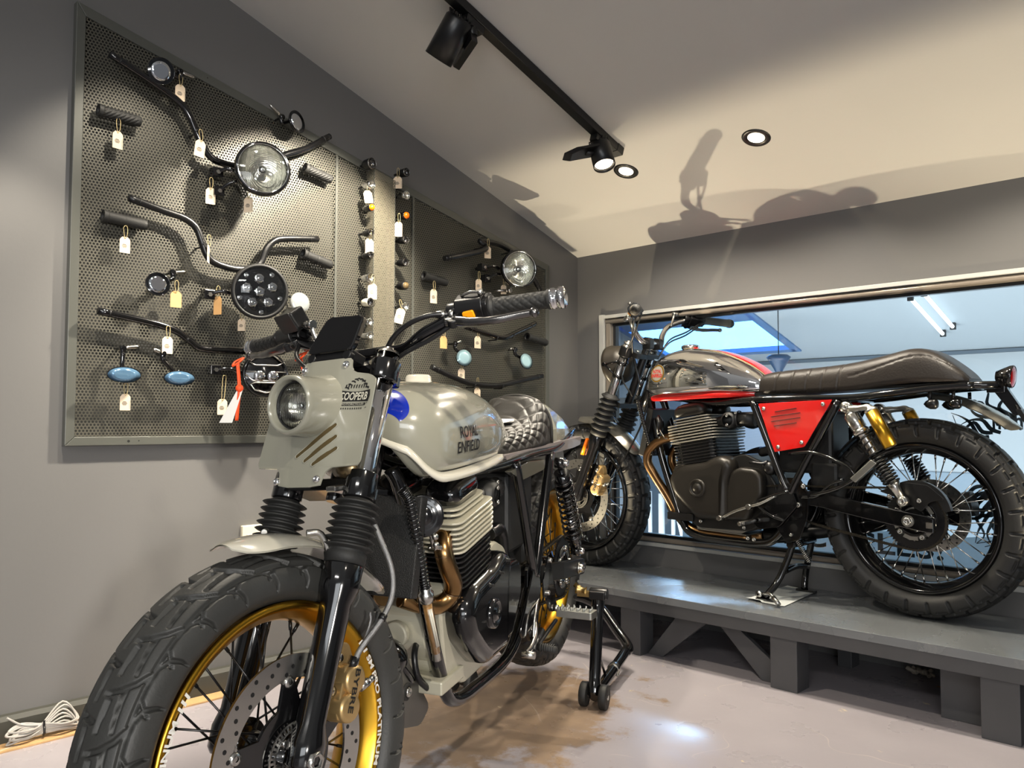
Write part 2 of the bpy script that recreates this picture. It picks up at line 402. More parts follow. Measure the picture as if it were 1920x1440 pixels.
# ------------------------------------------------------------------ the room
SL = 0.3316; ZC = 1.674   # ceiling slope and its height over the back wall
def zc(y): return ZC - SL * y
m = M(); m.box((3.0, -3.2, -0.02), (6.4, 6.9, 0.04)); fo = struct(m.build('floor', FLOOR))
m = M(); m.prism([(-5.6, 0), (0.0, 0), (0.0, zc(0)), (-2.6, zc(-2.6)), (-5.6, zc(-2.6))], 0, -0.06, lambda a, c, b: (c, a, b)); struct(m.build('wall_left', WALL))
m = M(); m.prism([(0.08, zc(0.08)), (-2.6, zc(-2.6)), (-2.6, zc(-2.6) + 0.06), (0.08, zc(0.08) + 0.06)], -0.06, 6.2, lambda a, c, b: (c, a, b)); struct(m.build('ceiling', CEIL))
# back wall with its window opening
X0, X1, Z0, Z1 = 0.150, 3.4, 0.331, 1.362
m = M()
T = 0.11
for (xa, xb, za, zb) in ((-0.06, X0, 0, 1.70), (X0, X1, 0, Z0), (X0, X1, Z1, 1.70), (X1, 6.2, 0, 1.70)):
    m.box(((xa + xb) / 2, T / 2, (za + zb) / 2), (xb - xa, T, zb - za))
struct(m.build('wall_back', WALL))
# window: casing, frame, pane
wroot = struct(put('window_1', loc=(1.8, 0.05, 0.33)))
M.off = -wroot.location
CASE = mat('pale_casing_paint', (178, 178, 174), 0.4); FR = mat('window_frame_dark', (24, 26, 28), 0.3, coat=0.3); SILL = mat('window_bead', (150, 140, 128), 0.3, 0.3, coat=0.3)
m = M()
m.box((X0 + 0.005, -0.006, (Z0 + Z1) / 2), (0.028, 0.016, Z1 - Z0 + 0.03)); m.box(((X0 + X1) / 2, -0.004, Z1 + 0.004), (X1 - X0, 0.012, 0.016)); m.box(((X0 + X1) / 2, -0.004, Z0 - 0.004), (X1 - X0, 0.014, 0.016))
m.build('casing', CASE, wroot, 0.002)
m = M()
m.box((X0 + 0.030, 0.03, (Z0 + Z1) / 2), (0.026, 0.05, Z1 - Z0)); m.tube([(X0, 0.012, Z1 - 0.016), (X1, 0.012, Z1 - 0.016)], 0.013, 10); m.tube([(X0, 0.012, Z0 + 0.016), (X1, 0.012, Z0 + 0.016)], 0.012, 10)
m.build('bead', SILL, wroot, 0.002)
m = M()
m.box(((X0 + X1) / 2, 0.04, Z1 - 0.022), (X1 - X0, 0.03, 0.034)); m.box(((X0 + X1) / 2, 0.04, Z0 + 0.024), (X1 - X0, 0.03, 0.03)); m.box((X0 + 0.048, 0.045, (Z0 + Z1) / 2), (0.016, 0.03, Z1 - Z0))
m.build('window_frame', FR, wroot, 0.002)
m = M(); m.box(((X0 + X1) / 2, 0.046, (Z0 + Z1) / 2), (X1 - X0 - 0.04, 0.005, Z1 - Z0 - 0.04)); m.build('pane', GLASS, wroot)
# vinyl writing on the outside of the pane
FILM = film_mat('pale_vinyl', (226, 236, 242)); DKV = mat('slate_vinyl', (52, 62, 70), 0.5)
tx0, tx1, tz0, tz1 = 0.60, 1.612, 0.384, 0.462
m = M(); m.prism(rpoly([(tx0 - 0.05, 0.358), (1.9, 0.358), (1.9, 0.50), (1.66, 0.47), (tx0 - 0.05, 0.47)], 0.01), 0.0545, 0.0555); m.build('vinyl_backing', FILM, wroot)
m = M(); text_on(m, 'MOTORCYCLES!', lambda u, v: (tx0 + u * (tx1 - tx0), 0.0535, tz0 + v * (tz1 - tz0)), 0, 0.02); m.build('vinyl_lettering', DKV, wroot)
# the drawn emblem on the pane, strokes of cut vinyl
m = M(); rr = random.Random(3); cx, cz = 1.84, 0.80
def stroke(P, w0, w1, y=0.0535):
    P = smooth_path([(a, 0, b) for a, b in P], 5); n = len(P); L = []; R = []
    for i, p in enumerate(P):
        t = (P[min(i + 1, n - 1)] - P[max(i - 1, 0)]).normalized(); nn = Vector((-t.z, 0, t.x)); k = i / (n - 1); ww = (w0 + (w1 - w0) * k) * (0.35 + 0.65 * sin(pi * min(1, k + .12)))
        L.append((p.x + nn.x * ww, y, p.z + nn.z * ww)); R.append((p.x - nn.x * ww, y, p.z - nn.z * ww))
    m.add(L + R, [(i, i + 1, n + i + 1, n + i) for i in range(n - 1)], False)
for k in range(13):
    a = 1.5 + k * 0.2; r0 = 0.05 + rr.random() * 0.03
    P = [(cx + cos(a) * r0, cz + sin(a) * r0 * 1.1)]
    for j in range(1, 5):
        a2 = a + (rr.random() - .3) * 0.5 * j / 2; r1 = r0 + j * 0.034; P.append((cx + cos(a2) * r1 * 0.95, cz + sin(a2) * r1 * 0.9 + 0.01 * j))
    stroke(P, 0.009, 0.003)
for k in range(14):
    a = 3.3 + k * 0.11; P = [(cx - 0.02 + cos(a) * 0.06, cz - 0.14 + sin(a) * 0.05)]
    for j in range(1, 5):
        a2 = a + (rr.random() - .5) * 0.5; r1 = 0.06 + j * 0.045; P.append((cx - 0.02 + cos(a2) * r1, cz - 0.16 + sin(a2) * r1 * 0.85))
    stroke(P, 0.008, 0.004)
for k in range(3):
    stroke([(cx - .1 + k * .02, cz - .19 - k * .035), (cx - .03, cz - .17 - k * .03), (cx + .05, cz - .19 - k * .03), (cx + .12, cz - .17 - k * .03)], .006, .006)
text_on(m, 'mm', lambda u, v: (1.775 + u * 0.09, 0.0532, 0.845 + v * 0.04), 0, 0.02)
m.build('vinyl_emblem', DKV, wroot)
M.off = Vector((0, 0, 0))
# baseboard with rounded top, timber edge strip, trunking
m = M(); m.prism([(0, 0), (0.022, 0), (0.022, 0.062), (0.014, 0.074), (0, 0.076)], -5.6, -0.02, lambda a, c, b: (a, c, b)); struct(m.build('baseboard_left', mat('baseboard_paint', (62, 62, 56), 0.4)))
m = M(); m.box((0.052, -3.2, 0.003), (0.056, 4.6, 0.006)); struct(m.build('trim_1', mat('bare_timber_strip', (188, 150, 104), 0.6, mottle=(20, 0.12)), None, 0.001))
m = M(); m.box((0.045, -2.67, 0.035), (0.045, 0.38, 0.03)); at(tag(m.build('cable_trunking', mat('trunking_paint', (150, 144, 128), 0.5), None, 0.002), 'short length of grey cable trunking against the skirting beside the coiled cable', 'trunking'), (0.045, -2.67, 0.02))

# ------------------------------------------------------------------ workshop beyond the window
HALL = mat('workshop_wall_paint', (168, 178, 184), 0.6); 
def zr(y): return 1.6 - 0.286 * (y - 1.8)
SKX0, SKX1, SKY0, SKY1 = -1.14, -0.067, 1.80, 2.50
m = M()
def roofq(xa, xb, ya, yb): m.add([(xa, ya, zr(ya)), (xb, ya, zr(ya)), (xb, yb, zr(yb)), (xa, yb, zr(yb))], [(0, 1, 2, 3)], False)
roofq(-4, SKX0, 0.11, 2.75); roofq(SKX1, 6.5, 0.11, 2.75); roofq(SKX0, SKX1, 0.11, SKY0); roofq(SKX0, SKX1, SKY1, 2.75)
struct(m.build('trim_2', HALL))                     # the workshop's sloping ceiling
m = M(); m.box((1.2, 2.80, 0.66), (10.5, 0.1, 1.34)); struct(m.build('wall_workshop', HALL))
m = M(); m.box((1.2, 2.72, zr(2.72) - 0.012), (10.5, 0.04, 0.022)); struct(m.build('trim_3', mat('workshop_cornice', (84, 98, 110), 0.5)))
m = M(); m.box((1.2, 1.5, -0.62), (10.5, 2.7, 0.02)); struct(m.build('trim_4', mat('workshop_floor_paint', (120, 130, 138), 0.5)))
m = M(); m.box((1.2, 2.74, -0.1), (10.5, 0.02, 1.3)); struct(m.build('trim_5', mat('workshop_lower_wall', (132, 150, 164), 0.6)))
# roof window
sk = struct(put('window_2', loc=(-0.6, 2.15, 1.5))); M.off = -sk.location
m = M(); SF = mat('roof_window_frame', (84, 120, 164), 0.4)
def rf(xa, xb, ya, yb, h): 
    m.add([(xa, ya, zr(ya) - h), (xb, ya, zr(ya) - h), (xb, yb, zr(yb) - h), (xa, yb, zr(yb) - h), (xa, ya, zr(ya) + .02), (xb, ya, zr(ya) + .02), (xb, yb, zr(yb) + .02), (xa, yb, zr(yb) + .02)],
          [(0, 1, 2, 3), (0, 4, 5, 1), (1, 5, 6, 2), (2, 6, 7, 3), (3, 7, 4, 0)], False)
rf(SKX0 - .03, SKX0 + .03, SKY0 - .03, SKY1 + .03, .012); rf(SKX1 - .03, SKX1 + .03, SKY0 - .03, SKY1 + .03, .012); rf(SKX0, SKX1, SKY0 - .03, SKY0 + .13, .012); rf(SKX0, SKX1, SKY1 - .02, SKY1 + .03, .012)
m.build('roof_window_frame', SF, sk)
m = M(); m.add([(SKX0, SKY0, zr(SKY0) + .03), (SKX1, SKY0, zr(SKY0) + .03), (SKX1, SKY1, zr(SKY1) + .03), (SKX0, SKY1, zr(SKY1) + .03)], [(0, 1, 2, 3)], False); m.build('daylight_pane', SKYE, sk)
M.off = Vector((0, 0, 0))
# tube lamps on the workshop ceiling
for k, (xx, ya, yb, lb) in enumerate(((0.945, 1.80, 2.36, 'left one of the two glowing fluorescent tubes on the workshop ceiling beyond the window'), (1.03, 1.76, 2.26, 'right one of the two glowing fluorescent tubes on the workshop ceiling beyond the window'))):
    r = put('fluorescent_tube', lb, 'lamp', 'fluorescent tubes in the workshop', (xx, (ya + yb) / 2, zr((ya + yb) / 2))); M.off = -r.location
    m = M(); m.tube([(xx, ya, zr(ya) - .025), (xx, yb, zr(yb) - .025)], .011, 12); m.build('tube', TUBEL, r)
    m = M(); m.box((xx, ya, zr(ya) - .02), (.03, .02, .04)); m.box((xx, yb, zr(yb) - .02), (.03, .02, .04)); m.build('holder', PLAST, r)
    M.off = Vector((0, 0, 0))
# funnel shade hanging in the workshop
r = put('pendant_lamp', 'dark blue funnel-shaped pendant seen through the window behind the long seat', 'lamp', None, (0.149, 1.8, 1.23)); M.off = -r.location
PB = mat('dusky_blue_enamel', (40, 66, 96), 0.4)
m = M(); m.lathe([(0.055, 0.05), (0.075, 0.035), (0.06, 0.01), (0.03, -0.04), (0.018, -0.07), (0.012, -0.10)], (0.149, 1.8, 1.25), (0, 0, 1), 24, caps=True); m.build('lamp_shade', PB, r)
m = M(); m.tube([(0.149, 1.8, 1.30), (0.149, 1.8, zr(1.8) - .002)], .003, 6); m.build('flex', SATIN, r)
M.off = Vector((0, 0, 0))
PIPE = mat('pale_pipe_paint', (196, 206, 212), 0.35)
for k in range(5):
    xx = -0.62 + k * 0.085; m = M(); m.tube([(xx, 1.25, -0.61), (xx, 1.25, 0.46 - 0.01 * k)], 0.013 if k != 3 else .02, 10)
    at(tag(m.build('white_pipe', PIPE), ('leftmost pale upright pipe beyond the window, hidden most by the raised front wheel', 'second pale pipe from the left in the row beyond the window', 'middle one of the five pale upright pipes beyond the window', 'thicker pale pipe, fourth from the left in the row beyond the window', 'rightmost pale upright pipe of the row beyond the window')[k], 'pipe', 'upright pipes beyond the window'), (xx, 1.25, -0.61))
for k, (xa, xb) in enumerate(((-0.32, -0.16),)):
    m = M(); m.tube([(xa - .1, 1.2, 1.05), (xb, 1.2, 0.1)], 0.012, 8); m.tube([(xb, 1.2, 0.1), (xb + .02, 1.2, -.61)], .012, 8)
    at(tag(m.build('slanting_pole', PIPE), 'long pale pole leaning beyond the window, between the wheel and the engine on the bench', 'pole'), (xb, 1.2, -0.61))
m = M(); m.box((-0.95, 1.6, 0.35), (0.7, 0.5, 1.9)); at(tag(m.build('metal_cabinet', mat('slate_blue_cabinet', (70, 84, 98), 0.45), None, 0.01), 'tall slate blue cabinet in the workshop behind the front wheel on the bench', 'cabinet'), (-0.95, 1.6, -0.6))

# ------------------------------------------------------------------ ceiling fittings
ang = math.atan(SL)
def trackz(y): return zc(y) - 0.0
TX = 0.735
r = put('lighting_track', 'long black lighting track fixed to the sloping ceiling', 'track', None, (TX, -2.0, zc(-2.0))); M.off = -r.location
m = M()
ya, yb = -0.64, -2.56; dn = Vector((0, SL, 1)).normalized()
def tb(x0, x1, ya, yb, h0, h1):
    P = []
    for x_ in (x0, x1):
        for y_ in (ya, yb):
            for h in (h0, h1): P.append(Vector((x_, y_, zc(y_))) - dn * h)
    m.add(P, [(0, 1, 3, 2), (4, 6, 7, 5), (0, 4, 5, 1), (2, 3, 7, 6), (0, 2, 6, 4), (1, 5, 7, 3)], False)
tb(TX - .018, TX + .018, ya, yb, 0.001, 0.030); m.build('rail', SATIN, r, 0.002)
m = M(); tb(TX - .020, TX + .020, ya + .004, ya - .03, 0.0, 0.032); m.build('end_cap', PLAST, r, 0.002)
M.off = Vector((0, 0, 0))
def head(y, tgt, c, label, hl=0.12, r_=0.040, side=1):
    top = Vector((TX, y, zc(y))) - dn * 0.032
    r = put('track_spotlight', label, 'spotlight', 'spotlights on the ceiling track', top); M.off = -top
    c = Vector(c); ax = (Vector(tgt) - c).normalized()
    m = M(); m.box(top - Vector((0, 0, .012)), (.032, .075, .024), Matrix.Rotation(-ang, 3, 'X')); m.cyl(top - Vector((0, 0, .02)), top - Vector((0, 0, .045)), .017, 16); m.build('adaptor', SATIN, r, 0.002)
    # gear box hangs down beside the barrel
    e = ax.cross(Vector((0, 0, 1))).normalized() * side; bc = c + e * (r_ + .026)
    up = Vector((top.x - bc.x, top.y - bc.y, top.z - .04 - bc.z)).normalized()
    Rm = Matrix((e, up.cross(e).normalized(), up)).transposed(); up = Rm @ Vector((0, 0, 1))
    m = M(); L0 = -.075; L1 = (top - Vector((0, 0, .045)) - bc).dot(up) + .01
    poly = [(-.030, L0 + .0), (.012, L0 - .012), (.034, L0 + .035), (.034, L1), (-.030, L1)]
    m.prism(poly, -.016, .016, lambda a, cc, b: tuple(bc + Rm @ Vector((cc, a, b)))); m.build('gear_box', SATIN, r, 0.002)
    m = M(); m.cyl(c + e * (r_ - .01), bc, .010, 12); m.build('pivot', SATIN, r)
    m = M(); h = hl / 2
    m.lathe([(0, -h), (r_ * .85, -h), (r_, -h + .01), (r_, h), (r_ * .93, h), (r_ * .9, h - .012), (r_ * .86, h - .02), (0, h - .02)], c, ax, 36)
    for k in range(18):
        a = 2 * pi * k / 18; e1, e2, aa = frame(ax); q = c + (e1 * cos(a) + e2 * sin(a)) * r_ * .9 - ax * (h + .003); m.box(q, (.003, .003, .012))
    m.build('barrel', SATIN, r)
    m = M(); m.lathe([(0, h - .012), (r_ * .84, h - .012)], c, ax, 24); m.build('lens', LED, r)
    M.off = Vector((0, 0, 0))
head(-1.38, S1_TGT, S1_C, 'nearer black track spotlight, turned away towards the perforated wall panel', 0.14, 0.046)
head(-0.75, S2_TGT, S2_C, 'black track spotlight at the far end of the track, its glowing lens showing', 0.10)
for k, p in enumerate(DOWN[:2]):
    c = Vector((p[0], p[1], zc(p[1])))
    r = put('downlight', ('recessed downlight right beside the end of the lighting track', 'recessed downlight alone in the middle of the ceiling, right of the track')[k], 'downlight', 'recessed ceiling downlights', c); M.off = -c
    m = M(); m.lathe([(0.026, 0.004), (0.030, -0.002), (0.046, -0.004), (0.050, 0.001), (0.046, 0.004)], c, dn, 40); m.lathe([(0.026, 0.004), (0.030, 0.03)], c, dn, 40); m.build('bezel', SATIN, r)
    m = M(); m.lathe([(0, -0.0008), (0.0285, -0.0008)], c, dn, 32); m.build('lens', LED, r)
    M.off = Vector((0, 0, 0))

# ------------------------------------------------------------------ bench
BH, BY, BX0 = 0.235, -0.536, -0.0
r = put('display_bench', 'long low dark grey wooden display bench carrying the chrome-tanked motorcycle', 'bench', None, (1.5, -0.27, 0)); M.off = -r.location
m = M(); m.box((1.60, BY / 2 - .004, BH - 0.0135), (3.16, -BY - .008, 0.027)); m.build('bench_top', [BENCH], r, 0.0015)
m = M(); m.box((1.60, BY + .012, 0.1875), (3.12, .020, .041)); m.box((1.6, -0.06, .1875), (3.12, .02, .041)); m.build('apron', DKWOOD, r, 0.001)
m = M(); m.box((2.03, BY + .0015, 0.19), (.003, .003, .04)); m.build('apron_joint', SATIN, r)
for xa, xb in ((0.645, 0.735), (1.252, 1.344), (1.872, 1.968), (2.5, 2.59)):
    m = M(); m.box(((xa + xb) / 2, BY + .052, .0835), (xb - xa, .085, .167)); m.build('leg', DKWOOD, r, 0.002)
for xa, xb in ((0.65, 0.71), (1.31, 1.36), (1.74, 1.86)):
    m = M(); m.box(((xa + xb) / 2, (-.10 if xa < 1.5 else BY + .14), .0835), (xb - xa, .07, .167)); m.build('leg', DKWOOD, r, 0.002)
for pts in ([(0.735, 0), (0.80, 0), (1.00, .167), (0.87, .167)], [(1.10, .167), (1.03, .167), (1.20, 0.0), (1.252, 0.0), (1.252, .06)]):
    m = M(); m.prism(pts, BY + .055, BY + .075); m.build('brace', DKWOOD, r, 0.001)
M.off = Vector((0, 0, 0))
# paper sheet under the centre stand (raised pattern of air bubbles)
m = M(); P = [(1.082, -0.372), (1.235, -0.385), (1.205, -0.055), (1.075, -0.03)]; nx, ny = 26, 40; vs = []; rr = random.Random(5)
for j in range(ny + 1):
    for i in range(nx + 1):
        u, v = i / nx, j / ny; a = Vector(P[0]).lerp(Vector(P[1]), u); b = Vector(P[3]).lerp(Vector(P[2]), u); q = a.lerp(b, v)
        z = BH + .0022 + .0012 * abs(sin(u * nx * pi / 2) * sin(v * ny * pi / 2)) + .008 * max(0, abs(u - .5) - .38) + .006 * max(0, .12 - v) / .12 * (u < .4)
        vs.append((q.x, q.y, z))
m.add(vs, [(j * (nx + 1) + i, j * (nx + 1) + i + 1, (j + 1) * (nx + 1) + i + 1, (j + 1) * (nx + 1) + i) for j in range(ny) for i in range(nx)])
o = m.build('wrapping_sheet', mat('pale_wrapping', (196, 200, 198), 0.4)); at(tag(o, 'crumpled pale protective sheet lying on the bench under the motorcycle stand', 'sheet'), (1.15, -0.2, BH))
# rag on the floor behind the bench opening
m = M(); rr = random.Random(11)
for k in range(9):
    c = Vector((1.572 + (rr.random() - .5) * .06, -0.064 + (rr.random() - .5) * .03, .008 + rr.random() * .008)); P = [c + Vector(((rr.random() - .5) * .04, (rr.random() - .5) * .03, rr.random() * .014)) for _ in range(4)]
    P = [Vector((p.x, p.y, max(.007, p.z))) for p in P]; m.tube(P, [.006, .008, .006, .007], 8, 4)
at(tag(m.build('crumpled_rag', mat('rag_cloth', (170, 160, 146), 0.9)), 'small crumpled beige rag on the floor seen under the bench', 'rag'), (1.57, -.065, 0))
m = M(); m.add([(1.635, -.135, .001), (1.68, -.15, .001), (1.69, -.142, .0015), (1.648, -.125, .001)], [(0, 1, 2, 3)], False)
at(tag(m.build('paper_scrap', KRAFT), 'small flat paper scrap on the floor under the bench near the rag', 'scrap'), (1.66, -.14, 0))
# wall socket behind the front fork
r = put('wall_socket', 'white wall socket on the left wall behind the grey motorcycle front fender', 'socket', None, (0.0, -1.69, 0.49)); M.off = -r.location
m = M(); m.box((0.008, -1.685, 0.485), (.016, .12, .075)); m.build('cover_plate', mat('white_plastic', (222, 214, 190), 0.4), r, 0.003)
m = M(); m.box((0.018, -1.72, 0.487), (.006, .02, .014)); m.build('switch', mat('white_plastic', (222, 214, 190), 0.4), r, 0.001)
M.off = Vector((0, 0, 0))
# coil of grey cable
r = put('cable_coil', 'bundled coil of grey cable lying on the floor by the skirting at the left', 'cable', None, (0.06, -2.33, 0)); M.off = -r.location
CAB = mat('grey_cable', (168, 164, 158), 0.45); rr = random.Random(2); P = []
cx, cy = 0.052, -2.335
for k in range(7):
    for s_ in (1, -1):
        L = .075 + rr.random() * .018; wd = .012 + .004 * k; h0 = .006 + .004 * k
        P += [(cx, cy + s_ * .006, h0 + .012), (cx + wd * .7, cy + s_ * L * .55, h0 + .004 + .01 * rr.random()), (cx + rr.uniform(-.01, .01), cy + s_ * L, h0 + .012 * rr.random()), (cx - wd * .5 + .004, cy + s_ * L * .6, h0 + .022 + .006 * k * (s_ > 0))]
P = [(max(.028, a), b, max(.005, c)) for a, b, c in P]
P += [(cx, cy, .04), (cx - .01, cy - .05, .05), (cx - .018, cy - .085, .075)]
m = M(); m.tube(P, .0028, 8, 5); m.build('cable', CAB, r)
m = M(); m.lathe([(.0125, -.003), (.0145, -.003), (.0145, .003), (.0125, .003), (.0125, -.003)], (cx + .002, cy, .026), (0.2, 1, 0), 20); m.box((cx + .002, cy, .046), (.004, .005, .012)); m.build('cable_tie', SATIN, r)
m = M(); P = [(cx + .01, cy - .06, .004), (.07, -2.44, .004), (.12, -2.50, .004), (.15, -2.60, .004), (.16, -3.2, .004)]; m.tube(P, .0028, 8, 6); m.build('loose_end', CAB, r)
M.off = Vector((0, 0, 0))

# ------------------------------------------------------------------ perforated display panel on the left wall
PX = 0.026
by0, by1, zb = -2.295, -0.235, 0.795
def btop(y): return 2.085 + (y - by0) * (1.599 - 2.085) / (by1 - by0)
r = put('pegboard', 'large framed perforated metal pegboard on the left wall hung with motorcycle parts', 'pegboard', None, (0, -1.3, zb)); M.off = -r.location
fwd = 0.026
m = M()
m.prism([(by0, zb), (by0 + fwd, zb + fwd), (by0 + fwd, btop(by0 + fwd) - fwd * 1.2), (by0, btop(by0))], 0.0, PX, lambda a, c, b: (c, a, b))
m.prism([(by1, zb), (by1, btop(by1)), (by1 - fwd, btop(by1 - fwd) - fwd * 1.2), (by1 - fwd, zb + fwd)], 0.0, PX, lambda a, c, b: (c, a, b))
m.prism([(by0, zb), (by1, zb), (by1 - fwd, zb + fwd), (by0 + fwd, zb + fwd)], 0.0, PX, lambda a, c, b: (c, a, b))
m.prism([(by0, btop(by0)), (by0 + fwd, btop(by0 + fwd) - fwd * 1.2), (by1 - fwd, btop(by1 - fwd) - fwd * 1.2), (by1, btop(by1))], 0.0, PX, lambda a, c, b: (c, a, b))
m.build('panel_frame', FRAMEM, r, 0.002)
m = M(); m.prism([(by0 + .01, zb + .01), (by1 - .01, zb + .01), (by1 - .01, btop(by1) - .02), (by0 + .01, btop(by0) - .02)], 0.0005, 0.003, lambda a, c, b: (c, a, b)); m.build('hole_shade_sheet', mat('hole_shade', (40, 40, 38), .7), r)  # added dark sheet, its colour stands for shade behind the holes
def sheet(ya, yb, x, name, mt):
    m = M(); m.add([(x, ya, zb + .02), (x, yb, zb + .02), (x, yb, btop(yb) - .028), (x, ya, btop(ya) - .028)], [(0, 1, 2, 3)], False); m.build(name, mt, r)
sheet(by0 + .02, -1.405, .021, 'perforated_sheet', PERF); sheet(-1.405, -1.045, .019, 'perforated_sheet', PERF); sheet(-1.045, by1 - .02, .021, 'perforated_sheet', PERF)
m = M(); m.box((.0225, -1.403, (zb + btop(-1.403)) / 2), (.004, .009, btop(-1.403) - zb - .05)); m.box((.0225, -1.044, (zb + btop(-1.044)) / 2), (.004, .009, btop(-1.044) - zb - .05)); m.build('sheet_seam', FRAMEM, r)
# boxed column in the middle
ca, cb, cxx = -1.268, -1.170, 0.068
m = M(); zt = lambda y: btop(y) - .03
m.add([(cxx, ca, zb + .03), (cxx, cb, zb + .03), (cxx, cb, zt(cb)), (cxx, ca, zt(ca))], [(0, 1, 2, 3)], False); m.build('column_face', PERFC, r)
m = M()
for y_ in (ca, cb): m.add([(0.02, y_, zb + .03), (cxx, y_, zb + .03), (cxx, y_, zt(y_)), (0.02, y_, zt(y_))], [(0, 1, 2, 3)], False)
o = m.build('column_side', perf('side_perforated_steel', 0.0072, 0.0023, (128, 123, 108), (0, 2)), r)
m = M(); m.box((cxx, ca, (zb + zt(ca)) / 2 + .015), (.002, .002, zt(ca) - zb - .03)); m.box((cxx, cb, (zb + zt(cb)) / 2 + .015), (.002, .002, zt(cb) - zb - .03)); m.build('column_edge', FRAMEM, r)
m = M()
for yy, zz, rr_ in ((-2.12, zb + .012, .004), (-2.09, zb + .013, .002), (-1.9, btop(-1.9) - .014, .002), (-1.1, btop(-1.1) - .014, .002), (-.55, btop(-.55) - .014, .002)): m.lathe([(0, .0005), (rr_, .0005)], (PX, yy, zz), (1, 0, 0), 16)
m.build('frame_hole', INK, r)
M.off = Vector((0, 0, 0))

for k, (a_, b_) in enumerate(UP):  # added fixtures that carry the ceiling glow lights
    a_ = Vector(a_); ax = (Vector(b_) - a_).normalized(); r = put('added_uplighter', ('small black lamp added to warm the ceiling, hidden behind the grey motorcycle tail', 'small black lamp added to warm the ceiling, far right of the bench top')[k], 'lamp', 'added ceiling glow lamps on the bench', (a_.x, a_.y, BH)); M.off = -Vector((a_.x, a_.y, BH))
    c = a_ - ax * .022
    m = M(); m.cyl((a_.x, a_.y, BH), (a_.x, a_.y, BH + .008), .028, 24); m.cyl((a_.x, a_.y, BH + .006), c, .005, 10); m.lathe([(0, -.03), (.018, -.028), (.020, .016), (.017, .017), (.016, .012)], c, ax, 24); m.build('lamp_body', SATIN, r)
    m = M(); m.lathe([(.0002, .010), (.016, .010)], c, ax, 20); m.build('lens', LED, r)
    yo, zt_ = ((-.010, .43), (-.020, .42))[k]; m = M(); m.box((a_.x + (.06 if k == 0 else -.06), a_.y + yo - .012, (BH + .01 + zt_) / 2), (.34, .002, zt_ - BH - .01)); m.box((a_.x, a_.y + yo - .006, BH + .02), (.02, .012, .02)); m.build('added_beam_shield', SATIN, r); M.off = Vector((0, 0, 0))  # added plate that cuts the ceiling glow off along an edge

# ------------------------------------------------------------------ motorcycle parts hung on the panel
def handlebar(name_label, pts, x=0.065, sm=6, r_=0.0112, mt=None, peg=None, grp='handlebars on the display panel'):
    P = [(p[2] if len(p) > 2 else x, p[0], p[1]) for p in pts]
    mid = Vector(P[len(P) // 2]); r = put('handlebar', name_label, 'handlebar', grp, mid); M.off = -mid
    m = M(); Q = smooth_path(P, sm) if sm else P; m.tube(Q, r_, 16); m.build('bar', mt or BLACK, r)
    m = M()
    for k in (0, -1):
        a, b = Vector(P[k]), Vector(P[1 if k == 0 else -2]); dd = (b - a).normalized(); m.cyl(a - dd * .0005, a - dd * .0012, r_ * .72, 16)
        m.lathe([(r_ + .0002, .03), (r_ + .0008, .03), (r_ + .0008, .034), (r_ + .0002, .034)], a, dd, 16)
    m.build('bar_end', INK, r)
    for pg in (peg or (len(Q) // 3, 2 * len(Q) // 3)):
        m = M(); q = Q[pg]; m.tube([(0.02, q.y, q.z - .014), (q.x + .004, q.y, q.z - .014), (q.x + .014, q.y, q.z - .002)], .003, 8); m.build('peg', SATIN, r)
    M.off = Vector((0, 0, 0)); return r
handlebar('wide black handlebar with upright bend, topmost on the panel, behind the clear headlamp', [(-2.215, 1.941), (-2.10, 1.899), (-2.01, 1.858), (-1.975, 1.822), (-1.945, 1.765), (-1.915, 1.720), (-1.88, 1.700), (-1.80, 1.700), (-1.70, 1.735), (-1.641, 1.777), (-1.558, 1.82), (-1.462, 1.888)])
handlebar('matt black handlebar with high bends behind the black headlamp, second from top on the panel', [(-2.151, 1.527), (-2.05, 1.508), (-1.985, 1.497), (-1.945, 1.473), (-1.925, 1.43), (-1.905, 1.388), (-1.87, 1.368), (-1.80, 1.362), (-1.73, 1.385), (-1.705, 1.44), (-1.675, 1.475), (-1.63, 1.490), (-1.506, 1.509)], mt=SATIN)
handlebar('gloss black low handlebar with shallow drop below the round chrome mirror at the panel left', [(-2.229, 1.183), (-2.065, 1.16), (-1.999, 1.142), (-1.955, 1.115), (-1.914, 1.094), (-1.788, 1.096), (-1.66, 1.10), (-1.60, 1.12), (-1.488, 1.15)])
handlebar('black racer handlebar with folded-back ends behind the far right clear headlamp', [(-0.964, 1.512, .12), (-0.84, 1.548, .115), (-0.735, 1.583, .105), (-0.705, 1.608, .085), (-0.725, 1.628, .07), (-0.68, 1.634), (-0.60, 1.632), (-0.52, 1.61), (-0.44, 1.565), (-0.401, 1.53), (-0.341, 1.465)], mt=SATIN)
handlebar('short gloss black handlebar piece directly above the rightmost blue round mirror', [(-0.80, 1.262), (-0.728, 1.248), (-0.64, 1.235), (-0.602, 1.231), (-0.56, 1.235), (-0.50, 1.26), (-0.43, 1.288), (-0.376, 1.311)], mt=BLACK)
handlebar('matt black drag handlebar at the lower right of the panel above the quilted seat', [(-0.98, 1.085), (-0.90, 1.06), (-0.80, 1.033), (-0.73, 1.024), (-0.66, 1.022), (-0.602, 1.026), (-0.56, 1.032), (-0.45, 1.055), (-0.33, 1.077)], mt=SATIN)
handlebar('black handlebar at the very bottom right of the panel, mostly behind the quilted seat', [(-0.62, 0.90), (-0.52, 0.935), (-0.44, 0.955), (-0.38, 0.945), (-0.28, 0.925)], mt=SATIN)

